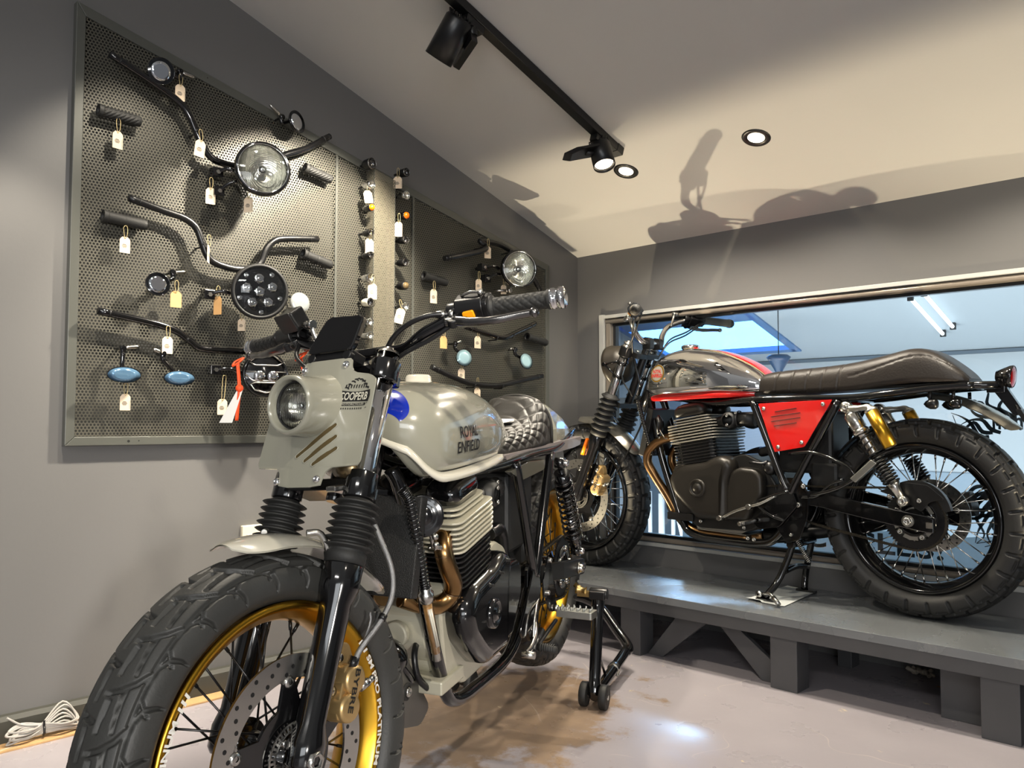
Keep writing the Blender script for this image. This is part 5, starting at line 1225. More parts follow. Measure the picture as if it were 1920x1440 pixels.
m = M(); m.cyl((1.278, .10, .115), (1.287, .098, .098), .008, 14); m.lathe([(.0058, 0), (.0075, 0), (.0075, .01), (.0058, .01)], (1.226, .12, .166), (-.5, 0, .6), 14); m.build('hose_fitting', SATIN, hz)
m = M(); fender(m, (AX[0], AX[1]), .353, radians(81), radians(146), .066, .020, .14); fnd = m.build('front_fender', GREYL, A)
m = M()
for sg in (1, -1):
    m.tube([(1.325, sg * .052, .335), (1.305, sg * .066, .330), (1.292, sg * .071, .290)], .006, 10, 4); m.box((1.290, sg * .068, .285), (.016, .012, .03))
m.build('fender_bracket', STEEL, fnd, .001)
# cowl plate
def cow(v, a, off=0):
    d = .064 - .009 * ss(abs(v), .03, .10) + off; return FA(d, v, a)
half = [(0, .230), (.052, .232), (.060, .228), (.062, .214), (.068, .204), (.080, .199), (.105, .196), (.119, .190), (.124, .182), (.127, .03), (.122, .021), (.095, .021), (.072, .020), (.058, .010), (.053, -.004), (.051, -.020), (0, -.021)]
def hw_at(a, up=True):
    prev = half[0]
    for q in half[1:]:
        if (prev[1] - a) * (q[1] - a) <= 0 and abs(prev[1] - q[1]) > 1e-6: return prev[0] + (q[0] - prev[0]) * (a - prev[1]) / (q[1] - prev[1])
        prev = q
    return .05
m = M(); R0 = []; R1 = []
for i in range(61):
    a = -.0205 + (.2295 + .0205) * i / 60
    w_ = hw_at(a) 
    R0.append([cow(w_ * (-1 + 2 * k / 40), a) for k in range(41)]); R1.append([cow(w_ * (-1 + 2 * k / 40), a, -.003) for k in range(41)])
m.rings(R0, loop=False); m.rings(R1, loop=False)
n = 41
edge0 = [r_[0] for r_ in R0] + R0[-1][1:] + [r_[-1] for r_ in reversed(R0)][1:] + list(reversed(R0[0]))[1:-1]; edge1 = [r_[0] for r_ in R1] + R1[-1][1:] + [r_[-1] for r_ in reversed(R1)][1:] + list(reversed(R1[0]))[1:-1]
m.rings([edge0, edge1], caps=False); cowl = m.build('headlamp_cowl', GREY, A)
LA = .112
axf = FA(1, 0, 0) - FA(0, 0, 0); LC = FA(.004, 0, .152); lax = (FA(.955, 0, -.296) - FA(0, 0, 0)).normalized(); lup = (FA(.296, 0, .955) - FA(0, 0, 0)).normalized()
m = M()
m.lathe([(.066, .030), (.061, .052), (.057, .078), (.0545, .112), (.0545, .126), (.053, .133), (.049, .136), (.0455, .133), (.044, .124), (.044, .114)], LC, lax, 64); m.build('lamp_bowl', GREY, cowl)
m = M(); m.lathe([(.045, .114), (.0425, .120), (.0415, .114), (.045, .108)], LC, lax, 48); m.build('lamp_seal', MATT, cowl)
m = M(); m.lathe([(.004, .086), (.022, .090), (.036, .102), (.043, .114)], LC, lax, 48); m.build('lamp_reflector', FLUTE, cowl)
m = M(); m.lathe([(.0005, .104), (.006, .103), (.007, .088)], LC, lax, 20); m.build('lamp_bulb', CHROME, cowl)
m = M(); m.lathe([(.0005, .125), (.02, .124), (.034, .120), (.0435, .115)], LC, lax, 48)
for k in range(-6, 7):
    h = k * .0062; L = sqrt(.041 ** 2 - h * h); m.tube([LC + lax * (.1255 - 3.2 * (h * h + (L * t) ** 2)) + lup * (L * t) + Vector((0, h, 0)) for t in (-.96, -.5, 0, .5, .96)], .0007, 5, 2)
m.build('lamp_lens', LENS, cowl)
m = M(); m2 = M(); MESHB = mat('slot_mesh', (92, 78, 48), .5, .6, bump=(900, .8))
for (v0, a0), (v1, a1) in (((.056, .096), (-.018, .038)), ((.062, .074), (.004, .029)), ((.068, .052), (.026, .022))):
    d_ = Vector((v1 - v0, a1 - a0)); d_.normalize(); nn = Vector((-d_.y, d_.x)); P = []; Q = []
    for k in range(9): t = pi * k / 8; P.append((v0 - d_.x * .0042 * sin(t) + nn.x * .0042 * cos(t), a0 - d_.y * .0042 * sin(t) + nn.y * .0042 * cos(t)))
    for k in range(9): t = pi * k / 8; P.append((v1 + d_.x * .0042 * sin(t) - nn.x * .0042 * cos(t), a1 + d_.y * .0042 * sin(t) - nn.y * .0042 * cos(t)))
    nP = len(P); NN = 24
    L_ = [(v0 + (v1 - v0) * k / NN + nn.x * .0042, a0 + (a1 - a0) * k / NN + nn.y * .0042) for k in range(NN + 1)]; R_ = [(v0 + (v1 - v0) * k / NN - nn.x * .0042, a0 + (a1 - a0) * k / NN - nn.y * .0042) for k in range(NN + 1)]
    m.add([cow(a, b, .0006) for a, b in L_ + R_], [(k, k + 1, NN + 2 + k, NN + 1 + k) for k in range(NN)], False)
    for e, dd in (((v0, a0), -1), ((v1, a1), 1)): m.add([cow(e[0], e[1], .0006)] + [cow(e[0] + dd * d_.x * .0042 * sin(pi * k / 8) + nn.x * .0042 * cos(pi * k / 8), e[1] + dd * d_.y * .0042 * sin(pi * k / 8) + nn.y * .0042 * cos(pi * k / 8), .0006) for k in range(9)], [(0, k + 1, k + 2) for k in range(8)], False)
    m2.tube([cow(a, b, .0006) for a, b in P], .0011, 6, 0, closed=True)
m.build('cowl_slot', MESHB, cowl); m2.build('slot_lip', GREY, cowl)
m = M()
for v, a in ((-.056, .214), (.050, .216), (.043, -.006), (-.058, -.008)): m.lathe([(.0075, 0), (.0075, .002), (.0055, .0045), (.003, .0055), (.0028, .003), (.0005, .003)], cow(v, a), axf, 20)
m.build('cowl_bolt', CHROME, cowl)
# printed badge
m = M(); lo = .0008
def cp(v, a, o=lo): return tuple(cow(v, a, o))
bx, ba = .083, .150
def quadstrip(mm, pts_top, pts_bot, o=lo): n_ = len(pts_top); mm.add([cp(*p, o) for p in pts_top + pts_bot], [(i, i + 1, n_ + i + 1, n_ + i) for i in range(n_ - 1)], False)
N_ = 14; W = .033
quadstrip(m, [(bx - W + 2 * W * k / N_, ba + .014 - .003 * sin(pi * k / N_)) for k in range(N_ + 1)], [(bx - W + 2 * W * k / N_, ba - .0095 + .0015 * sin(pi * k / N_)) for k in range(N_ + 1)])
m.add([cp(bx - W, ba + .014), cp(bx - W - .004, ba + .002), cp(bx - W, ba - .0095)], [(0, 1, 2)], False); m.add([cp(bx + W, ba + .014), cp(bx + W + .002, ba + .002), cp(bx + W, ba - .0095)], [(0, 1, 2)], False)
quadstrip(m, [(bx - .028 + .056 * k / N_, ba - .0115) for k in range(N_ + 1)], [(bx - .028 + .056 * k / N_, ba - .0165) for k in range(N_ + 1)])
for s_ in (-1, 1):
    for dy in (0, -.009): quadstrip(m, [(bx + s_ * .029, ba - .0125 + dy), (bx + s_ * (W - .001), ba - .0105 + dy)], [(bx + s_ * .029, ba - .0135 + dy), (bx + s_ * (W - .001), ba - .0118 + dy)])
rr = random.Random(4)
for k in range(9):
    v0 = bx - .024 + k * .0055; a0 = ba + .018 + .018 * sin(pi * k / 8); quadstrip(m, [(v0, a0 + .002), (v0 + .004, a0 + .003), (v0 + .009, a0 - .001 + rr.random() * .004)], [(v0, a0), (v0 + .004, a0), (v0 + .009, a0 - .003)])
    quadstrip(m, [(v0 + .001, ba + .024), (v0 + .004, ba + .026)], [(v0 + .001, ba + .018), (v0 + .003, ba + .018)])
for k in range(10): quadstrip(m, [(bx - .024 + .0048 * k, ba - .0205), (bx - .022 + .0048 * k, ba - .0205)], [(bx - .024 + .0048 * k, ba - .0235), (bx - .0215 + .0048 * k, ba - .0235)])
m.build('cowl_badge', INK, cowl)
m = M(); text_on(m, 'COOPERB', lambda u, w_: cp(bx - .030 + .060 * u, ba - .006 + .0155 * w_, lo * 2), .1, .02); text_on(m, 'MOTORCYCLES', lambda u, w_: cp(bx - .025 + .05 * u, ba - .0156 + .0032 * w_, lo * 2), 0, .0); m.build('badge_lettering', mat('badge_print', (176, 174, 160), .4), cowl)
# instrument screen above the cowl
m = M(); pts = rpoly([(-.060, .245), (.058, .245), (.050, .330), (-.050, .338)], .016, 6)
m.prism(pts, .052, .066, lambda a, c, b: tuple(FA(c - .25 * (b - .25), a, b))); scn = m.build('instrument_screen', mat('screen_black', (6, 6, 7), .06, coat=1.0), A, .003)
m = M(); m.prism(rpoly([(-.052, .232), (.052, .232), (.055, .25), (-.055, .25)], .004), .02, .06, lambda a, c, b: tuple(FA(c, a, b))); 
for sg in (-1, 1): m.cyl(FA(.05, .045 * sg, .238), FA(.064, .045 * sg, .238), .010, 16)
m.build('screen_mount', SATIN, scn, .002)
# lower clutter between the forks
m = M(); m.lathe([(.001, .03), (.018, .028), (.021, .0), (.016, -.03), (.001, -.032)], FA(.012, .062, .030), (.3, 1, .1), 28); m.build('brake_hose_junction', mat('dark_brass', (120, 104, 78), .3, .9), A)
m = M(); m.box(FA(.030, .066, -.012), (.04, .022, .010)); m.build('cowl_bracket', STEEL, A, .002)
barA = [(1.060, .03, .653), (1.060, .085, .655), (1.060, .132, .678), (1.052, .165, .692), (1.038, .20, .706), (1.022, .235, .718), (.988, .385, .720)]
barR = [(1.060, -.03, .653), (1.060, -.085, .655), (1.060, -.145, .678), (1.052, -.19, .692), (1.038, -.23, .706), (1.022, -.265, .716), (.988, -.415, .712)]
m = M(); m.tube(list(reversed(barR)) + barA, .0128, 18, 8); m.build('handlebar', BLACK, A)
hand_control(A, barA, 1, 'A'); hand_control(A, barR, -1, 'A')
m = M()
for sg in (1, -1): m.prism(rpoly([(-.016, .0), (.016, .0), (.018, .05), (-.018, .05)], .008), .024 * sg, .044 * sg, lambda a, c, b: (1.060 + a, c, .612 + b))
m.build('bar_clamp', BLACK, A, .002)
m = M()
m.tube([(1.045, .190, .712), (1.07, .16, .712), (1.085, .12, .70), (1.09, .08, .675), (1.09, .05, .63), (1.08, .04, .58), (1.06, .04, .50)], .0052, 10, 6); m.tube([(1.05, .195, .69), (1.065, .15, .665), (1.08, .09, .640), (1.08, .03, .60), (1.04, .02, .52)], .0045, 8, 6); m.tube([(1.04, .20, .70), (1.055, .15, .68), (1.07, .10, .648), (1.06, .03, .625)], .0035, 8, 6)
m.tube([(1.05, -.21, .70), (1.10, -.17, .66), (1.12, -.10, .62), (1.10, -.04, .58), (1.06, -.02, .50)], .005, 8, 6); m.tube([(1.03, -.2, .72), (1.04, -.12, .68), (1.05, -.05, .63)], .004, 8, 4)
m.build('control_cable', SATIN, A)
m = M(); m.lathe([(.0065, 0), (.0075, .002), (.0075, .016), (.0065, .018)], (1.052, .182, .713), (.3, -.9, .0), 12); m.lathe([(.007, 0), (.009, .002), (.009, .008), (.007, .01)], (1.047, .200, .711), (.2, -.95, .0), 12); m.build('cable_adjuster', STEEL, A)
M.fn = None
# fuel tank
TA = [(.500, .478, .415, .070, .445), (.530, .510, .405, .090, .45), (.60, .548, .397, .110, .46), (.70, .578, .393, .128, .465), (.80, .592, .391, .139, .47), (.90, .598, .390, .145, .47), (.98, .594, .390, .142, .472), (1.02, .586, .394, .136, .478), (1.05, .574, .412, .122, .49), (1.075, .553, .442, .102, .50), (1.092, .535, .472, .07, .505), (1.098, .52, .492, .035, .506)]
m = tank_mesh(TA, .500, 1.098); tk = m.build('fuel_tank', GREY, A)
m = M(); RR = []
for q, hh in ((-.012, .010), (.004, .006), (.0085, .000), (.0085, -.007), (.002, -.010), (-.02, -.006)):
    ring = []
    for i in range(120):
        a = 2 * pi * i / 120; s_ = .80 + .296 * cos(a); ht, hb, wd, hm = catm(TA, s_); sg = 1 if sin(a) > 0 else -1; fc = min(1, abs(sin(a)) * 3.2)
        ring.append((s_ + q * cos(a), sg * (wd * .93 * fc + q * abs(sin(a))), hb + .010 + hh))
    RR.append(ring)
m.rings(RR, caps=False); m.build('tank_seam', GREYL, tk)
m = M()
def flank(txt, s0, s1, h0, h1, mt_s, tbl, sh=0, slope=0): text_on(mt_s, txt, lambda u, w_: tank_flank(tbl, s0 + (s1 - s0) * u, h0 + (h1 - h0) * w_ + slope * u, .0026), sh, .012)
flank('ROYAL', .955, .862, .478, .503, m, TA); flank('ENFIELD', .968, .850, .447, .471, m, TA)
m.build('tank_lettering', INK, tk)
m = M(); R = []
for i in range(29):
    t = i / 28; s_ = 1.03 + .06 * t; top = radians(95); lo_ = radians(88 - 66 * t ** 1.1)
    R.append([tank_pt(TA, s_, lo_ + (top - lo_) * k / 16, .0010) for k in range(17)])
m.rings(R, loop=False); m.build('tank_blue_panel', BLUE, tk)
m = M(); R = []
for i in range(41):
    s_ = .60 + .45 * i / 40; R.append([tank_pt(TA, s_, radians(93 + 10 * k), .0010) for k in range(3)])
m.rings(R, loop=False); m.build('tank_white_stripe', GREYL, tk)
m = M(); R = []
for i in range(25):
    ph = radians(176 * i / 24 + 2); R.append([tank_pt(TA, .625 + .003 * k + .02 * sin(ph), ph, .0010) for k in range(2)])
m.rings(R, loop=False); m.build('tank_pinstripe', mat('pinstripe', (104, 104, 96), .3), tk)
m = M(); m.lathe([(.001, .016), (.024, .015), (.029, .010), (.030, .0), (.036, -.004)], (.86, 0, .597), (0, 0, 1), 36); m.build('fuel_cap', GREYL, tk)
# quilted seat, cowl and tail
def quilt(s_, t, v):
    a = s_ / .060; b = t * 7; e = min(t, 1 - t)
    l = min(abs(((a + b) % 1) - .5), abs(((a - b) % 1) - .5)) * 2
    return .0048 * (1 - min(1, l / .60)) ** 1.6 * ss(e, .0, .04)
TS = [(.165, .495, .408, .085, .0), (.178, .530, .408, .100, .0), (.200, .548, .408, .110, .0), (.230, .546, .410, .115, .0), (.27, .522, .411, .117, .0), (.32, .492, .411, .118, .0), (.40, .474, .411, .117, .0), (.50, .468, .411, .115, .0), (.58, .465, .411, .108, .0), (.615, .460, .411, .101, .0), (.64, .445, .411, .09, .0)]
m = seat_mesh(TS, .165, .64, quilt, 190, 110, .62, .55); sa_ = m.build('seat', LEATH, A)
m = M()
P = [(.205, .114 * cos(pi * k / 24), .412 + .140 * abs(sin(pi * k / 24)) ** .6) for k in range(25)]
m.tube(P, .0045, 8, 2); m.build('seat_piping', LEATH, sa_)
m = M()
def sect(s_, w_, wt, h0, h1, ht): return [(s_, -w_, h0), (s_, w_, h0), (s_, w_, h1), (s_, wt, ht), (s_, -wt, ht), (s_, -w_, h1)]
m.rings([sect(.235, .106, .070, .405, .440, .500), sect(.20, .112, .080, .405, .45, .533), sect(.15, .112, .082, .405, .45, .524), (sect(.04, .106, .074, .405, .445, .500)), sect(-.035, .098, .066, .405, .44, .484), sect(-.062, .092, .055, .405, .43, .455)], smooth=False); m.build('tail_cowl', GREY, A, .010, seg=3)
m = M(); T_ = [(.61, .412), (.585, .383), (.12, .380), (-.035, .380), (-.108, .384), (-.118, .410), (.117, .412)]
m.prism(rpoly(T_, .006), -.117, .117); m.build('tail_tray', mat('mauve_grey_panel', (120, 112, 110), .35, coat=.5), A, .003)
m = M(); m.prism(rpoly([(.595, .368), (.50, .336), (.31, .345), (.30, .372), (.45, .380)], .01), .108, .124); m.prism(rpoly([(.595, .368), (.50, .336), (.31, .345), (.30, .372), (.45, .380)], .01), -.124, -.108); m.build('side_badge_panel', mat('dark_gloss_panel', (84, 82, 74), .15, coat=1.0), A, .003)
m = M(); m.prism(rpoly([(-.02, .375), (-.10, .378), (-.13, .22), (-.09, .20)], .01), -.06, .06); m.build('plate_hanger', mat('grey_bracket', (118, 116, 108), .4), A, .003)
# shocks
for sg in (1, -1):
    a = Vector((.192, sg * .135, .352)); b = Vector((.022, sg * .138, .058)); u = (a - b).normalized(); L = (a - b).length
    m = M(); m.tube([b + u * .02, a - u * .02], .0105, 14); m.cyl(b + u * .03, b + u * .07, .022, 20); m.cyl(a - u * .035, a - u * .10, .024, 22, .021); m.lathe([(.006, -.014), (.016, -.014), (.016, .014), (.006, .014)], a, (0, 1, 0), 20); m.lathe([(.006, -.014), (.016, -.014), (.016, .014), (.006, .014)], b, (0, 1, 0), 20); sh = m.build('shock_absorber', BLACK, A)
    m = M(); coil(m, b + u * .05, a - u * .06, lambda t: .028 - .003 * t, .0042, 11); m.build('shock_spring', BLACK, sh)
    m = M(); bolt(m, a + Vector((0, sg * .014, 0)), (0, sg, 0), .010, .012); bolt(m, b + Vector((0, sg * .014, 0)), (0, sg, 0), .010, .012); m.cyl(b + u * .07, b + u * .13, .0125, 16); m.build('shock_fitting', CHROME, sh)
# exhaust headers
m = M()
for sg in (1, -1): m.tube([(.885, sg * .080, .262), (.915, sg * .086, .258), (.938, sg * .098, .232), (.925, sg * .103, .195), (.900, sg * .103, .158), (.895, sg * .094, .128), (.918, sg * .075, .112), (.955, sg * .050, .122), (.985, sg * .02, .14)], .0205, 20, 7)
ex = m.build('exhaust_header', BRONZE, A)
m = M()
for p, d_ in (((.938, .0985, .226), (-.1, .05, -1)), ((.912, .103, .177), (-.45, 0, -.9)), ((.897, .098, .138), (-.1, -.3, -.9)), ((.93, .066, .114), (.8, -.6, .1))): m.lathe([(.0203, -.0008), (.0212, 0), (.0203, .0008)], p, d_, 28)
m.build('weld_bead', mat('weld_tint', (96, 80, 66), .4, 1.0), ex)
m = M(); m.lathe([(.020, -.003), (.034, -.003), (.034, .004), (.022, .004)], (.895, .080, .261), (1, 0, 0), 24); m.lathe([(.020, -.003), (.034, -.003), (.034, .004), (.022, .004)], (.895, -.080, .261), (1, 0, 0), 24); m.build('exhaust_flange', SATIN, ex)
m = M(); m.tube([(.945, .10, .243), (.985, .085, .250)], .0028, 8); m.lathe([(.004, 0), (.0065, .002), (.0065, .006), (.0045, .008), (.0065, .012), (.0045, .016), (.0065, .02), (.004, .022)], (.95, .098, .244), (.9, -.35, .15), 12); m.build('sensor_lead', STEEL, ex)
# horn, oil cooler, hoses
m = M(); hc = Vector((1.02, .088, .322)); hx = Vector((.9, .35, .05)).normalized()
m.lathe([(.030, -.03), (.036, -.014), (.043, -.006), (.044, .0), (.041, .004), (.036, .001), (.034, .004), (.030, .001), (.027, .005), (.022, .002), (.018, .007), (.010, .009), (.0005, .010)], hc, hx, 44); m.build('horn', BLACK, A)
m = M(); m.tube([(1.008, .10, .288), (1.0, .10, .268), (.985, .095, .25)], .004, 8, 3)
for p in ((1.012, .112, .28), (1.007, .112, .262)): m.lathe([(.007, 0), (.007, .004), (.0005, .006)], p, (.7, .7, 0), 14)
m.build('horn_mount', STEEL, A)
m = M(); m.box((1.055, .01, .265), (.028, .18, .20), Matrix.Rotation(radians(-14), 3, 'Y')); oc = m.build('oil_cooler', mat('cooler_core', (14, 14, 14), .5, bump=(500, .8)), A, .003)
hp = [(1.10, .085, .385), (1.085, .092, .36), (1.068, .095, .305), (1.045, .096, .24), (1.03, .096, .19), (1.02, .096, .165)]
m = M(); m.tube(hp, .0085, 12, 6); ho = m.build('sheathed_hose', SATIN, A)
m = M(); q = smooth_path(hp, 6); 
for i in range(34):
    t = i / 33 * (len(q) - 1); j = min(int(t), len(q) - 2); c_ = q[j].lerp(q[j + 1], t - j); m.lathe([(.0085, -.0018), (.0125, 0), (.0085, .0018)], c_, q[j + 1] - q[j], 14)
m.build('hose_spring', BLACK, ho)
m = M(); m.lathe([(.009, -.016), (.014, -.014), (.016, -.004), (.0165, .006), (.012, .010), (.013, .018), (.008, .02)], (1.02, .096, .160), (.25, 0, 1), 18); m.lathe([(.007, -.012), (.010, -.01), (.006, .02)], (.970, .096, .022), (.25, 0, 1), 14); m.build('hose_coupling', STEEL, ho)
m = M(); m.tube([(1.016, .096, .145), (.973, .096, .03)], .0098, 14); m.build('amber_tube', mat('amber_tube', (150, 112, 66), .22, .3, coat=1.0), ho)
m = M(); m.tube([(1.0235, .1045, .132), (.985, .1045, .045)], .0024, 8); m.tube([(1.0165, .1055, .132), (.979, .1055, .045)], .0024, 8); m.build('tube_stripe', GREYL, ho)
m = M(); m.prism(rpoly([(1.06, .03), (1.00, .025), (.95, -.04), (.885, -.125), (.93, -.150), (1.04, -.115), (1.09, -.05)], .02), .035, .040); sk_ = m.build('stone_guard', mat('dark_guard_paint', (66, 64, 60), .35), A, .001)
m = M(); m.lathe([(.018, 0), (.018, .003), (.012, .004)], (.998, .040, -.052), (0, 1, 0), 24); m.build('grommet', RUBBER, sk_); m = M(); bolt(m, (.998, .043, -.052), (0, 1, 0), .011, .006); m.build('guard_bolt', STEEL, sk_)
m = M(); m.sphere((1.01, -.005, .015), (.045, .05, .045), 24, 16); m.tube([(1.03, .03, .03), (1.0, .04, -.01), (.97, .04, -.04)], .007, 8, 4); m.build('oil_filter', BLACK, A)
# footrest, rear set, stand lever
m = M(); m.prism(rpoly([(.318, .098), (.30, .095), (.30, .06), (.335, -.02), (.30, -.06), (.245, -.075), (.235, -.055), (.36, -.005), (.365, .04)], .006), .134, .139); rs = m.build('rear_set_plate', BLACK, A, .001)
m = M(); m.cyl((.258, .138, -.062), (.258, .150, -.062), .010, 18); bolt(m, (.312, .139, .088), (0, 1, 0), .007, .008); bolt(m, (.33, .139, .0), (0, 1, 0), .007, .008); m.build('rear_set_bolt', STEEL, rs)
m = M(); m.prism(rpoly([(-.020, .145), (.020, .150), (.022, .255), (-.022, .262)], .006), -.012, .008, lambda a, c, b: (.262 + a, b, -.068 + c))
for i in range(6):
    for sg in (-1, 1): m.cyl((.262 + sg * (.017 - .001 * i), .158 + i * .018, -.060), (.262 + sg * (.017 - .001 * i), .158 + i * .018, -.050), .0035, 6, .0015)
for j in range(4):
    for i in range(6): m.cyl((.262 + (j - 1.5) * .008, .164 + i * .017, -.060), (.262 + (j - 1.5) * .008, .164 + i * .017, -.052), .0022, 6, .001)
m.build('footrest', ALU, A, .001)
m = M(); m.tube([(.40, .12, -.04), (.44, .14, -.075), (.50, .15, -.095), (.56, .152, -.10)], .0068, 10, 5); m.cyl((.56, .145, -.10), (.56, .178, -.10), .0095, 14); m.tube([(.38, .13, .0), (.45, .142, -.03), (.475, .145, -.10), (.50, .145, -.12)], .004, 8, 5); gl_ = m.build('gear_lever', STEEL, A)
m = M(); m.cyl((.44, .150, -.118), (.44, .200, -.122), .0105, 16)
for k in range(7): m.lathe([(.0105, -.0015), (.0125, 0), (.0105, .0015)], (.44, .156 + k * .006, -.1185), (0, 1, 0), 16)
m.build('gear_rubber', RUBBER, gl_)
m = M(); m.tube([(.25, .14, -.10), (.40, .145, -.112), (.44, .15, -.118)], .006, 8, 3); m.tube([(.36, .13, -.10), (.45, .135, -.13)], .012, 12); m.build('side_stand', SATIN, A)
m = M(); m.cyl((.012, .13, -.052), (.012, .16, -.070), .008, 12); m.lathe([(.007, 0), (.013, .0), (.013, .008), (.009, .012), (.009, .028), (.013, .032)], (.03, .140, -.062), (0, 1, -.1), 18); m.build('paddock_bobbin', mat('brass', (176, 150, 96), .3, .9), A)
M.off = Vector((0, 0, 0))
def Aw(p): return MA @ Vector((p[0], p[1], p[2] + .32))

# =================================================== chrome and red motorcycle on the bench
MB = mw_of(1.630, -.195, .558, 3.125, 0, 0)
B = put('motorcycle', 'scrambler style motorcycle with chrome and red tank standing on the display bench', 'motorcycle', None, mw=MB)
M.off = Vector((0, 0, .32))
stB = make_steer(0.03, (1.065, .60))
SPK = mat('polished_spoke', (225, 222, 215), .15, 1.0)
wheel(B, 'rear_wheel', (0, 0), dict(R=.324, rim=BLACK, hw=.070, pat=cell_pattern(.324, 27, 810, 72, BLOCK, .25, .008, .082), nu=810, nv=72, tm=TYREB, hm=BLACK, sm=SPK, disc=(-.075, .12, .085, STEEL)))
frame_parts(B, BLACK); swingarm(B, BLACK); chain_drive(B)
engine(B, dict(case=mat('matt_engine_black', (30, 29, 28), .42, .2), fin_up=CREAMM if 0 else mat('machined_fin', (150, 146, 136), .36, .25), fin_low=SATIN, cov=mat('satin_engine_cover', (38, 35, 31), .36, .25), dome=mat('satin_engine_cover')))
footgear(B, 'B')
M.fn = stB; BX = (1.425, -.012)
wheel(B, 'front_wheel', BX, dict(R=.318, rim=BLACK, hw=.058, pat=cell_pattern(.318, 30, 720, 60, BLOCK, .25, .007, .070), nu=720, nv=60, tm=TYREB, hm=BLACK, sm=SPK, disc=(.066, .160, .122, BLACK), abs=True))
FB = fork_set(B, dict(k='B', fx=.012, gait=(.030, -.135), ax=BX, leg=BLACK))
caliper(B, FB, Vector((1.302, .082, .045)), GOLDD)
SILV = mat('brushed_silver_paint', (200, 196, 184), .25, .9)
m = M(); fender(m, BX, .350, radians(84), radians(147), .056, .026, .22); fb_ = m.build('front_fender', SILV, B)
m = M()
for sg in (1, -1): m.tube([(1.34, sg * .045, .335), (1.325, sg * .066, .325), (1.312, sg * .078, .285)], .005, 8, 4)
m.build('fender_bracket', STEEL, fb_)
m = M(); m.prism(rpoly([(-.012, -.035), (.012, -.035), (.014, .035), (-.014, .035)], .006), .030, .036, lambda a, c, b: tuple(FB(.0, .09, -.235) + Vector((a + .03, c - .03 + .02, b)))); 
a_ = FB(.030, .112, -.19); b_ = FB(.030, .112, -.265)
m = M(); m.tube([a_, b_], .011, 12, flat=.6); m.build('side_reflector', ORANGE, B)
# headlamp, seen from behind
hc = FB(.085, 0, .135); hx = Vector((.985, 0, -.17)).normalized()
m = M(); m.lathe([(.0005, -.085), (.030, -.082), (.060, -.066), (.080, -.035), (.087, .0), (.090, .004), (.090, .018), (.086, .022)], hc, hx, 56); hl = m.build('headlamp_shell', mat('matt_lamp_shell', (52, 47, 40), .42, .2), B)
m = M(); m.lathe([(.0005, .030), (.04, .029), (.07, .024), (.085, .018)], hc, hx, 48); m.build('lamp_lens', LENS, hl); m = M(); m.lathe([(.01, -.03), (.05, -.01), (.084, .016)], hc, hx, 48); m.build('lamp_reflector', FLUTE, hl)
for sg in (1, -1):
    m = M(); p1 = FB(.02, .09 * sg, .175); p2 = FB(.02, .09 * sg, .115); tip = hc + Vector((0, .092 * sg, 0))
    m.tube([p1, tip], .0045, 8); m.tube([p2, tip], .0045, 8); m.cyl(tip + Vector((0, -.012 * sg, 0)), tip + Vector((0, .008 * sg, 0)), .009, 14)
    for a in (.175, .115): m.lathe([(.0205, -.008), (.0245, -.008), (.0245, .008), (.0205, .008)], FB(0, .09 * sg, a), FB(0, 0, 1) - FB(0, 0, 0), 24)
    m.build('lamp_bracket', BLACK, hl)
barB = [(1.070, .03, .645), (1.074, .07, .648), (1.088, .100, .685), (1.080, .135, .725), (1.045, .185, .750), (.995, .235, .758), (.905, .355, .742)]
bars(B, barB, mat('satin_chrome'), .0118)
hand_control(B, barB, 1, 'B'); hand_control(B, [(a, -b, c) for a, b, c in barB], -1, 'B')
m = M()
for sg in (1, -1): m.prism(rpoly([(-.020, 0), (.020, 0), (.020, .045), (.008, .052), (-.020, .045)], .010), .020 * sg, .050 * sg, lambda a, c, b: (1.070 + a, c, .618 + b))
m.build('bar_clamp', SATIN, B, .002)
m = M()
m.tube([(.98, .235, .75), (1.03, .20, .70), (1.09, .12, .64), (1.12, .07, .58), (1.10, .05, .46)], .004, 8, 6); m.tube([(.97, .225, .745), (1.05, .17, .66), (1.13, .11, .60), (1.16, .10, .50), (1.12, .08, .42)], .0035, 8, 6)
m.tube([(.97, -.235, .745), (1.01, -.17, .70), (1.05, -.10, .665), (1.06, -.04, .60)], .0035, 8, 6); m.tube([(.96, -.225, .74), (1.0, -.15, .685), (1.04, -.08, .65), (1.06, -.03, .59)], .0035, 8, 6)
m.tube([(1.08, .02, .40), (1.10, .05, .30), (1.16, .05, .20), (1.22, .06, .10)], .004, 8, 6); m.build('control_cable', SATIN, B)
M.fn = None
# tank
TB = [(.520, .468, .418, .062, .44), (.545, .500, .413, .085, .445), (.60, .540, .410, .106, .45), (.70, .582, .408, .124, .458), (.80, .602, .405, .131, .463), (.88, .607, .402, .131, .465), (.96, .594, .400, .124, .468), (1.01, .568, .402, .110, .47), (1.04, .538, .410, .090, .47), (1.056, .505, .43, .062, .468), (1.062, .485, .45, .03, .466)]
m = tank_mesh(TB, .520, 1.062); tb2 = m.build('fuel_tank', CHROME, B)
def tpatch(tbl, s0, s1, p0, p1, off, name, mt, par, n=60, k=18):
    m = M(); R = []
    for i in range(n + 1):
        s_ = s0 + (s1 - s0) * i / n; a = p0(s_) if callable(p0) else p0; b = p1(s_) if callable(p1) else p1; R.append([tank_pt(tbl, s_, a + (b - a) * j / k, off) for j in range(k + 1)])
    m.rings(R, loop=False); return m.build(name, mt, par)
tpatch(TB, .522, .93, lambda s: radians(90 - 20 * min(1, (.93 - s) / .33)), lambda s: radians(90 + 20 * min(1, (.93 - s) / .33)), .0010, 'tank_red_stripe', RED, tb2)
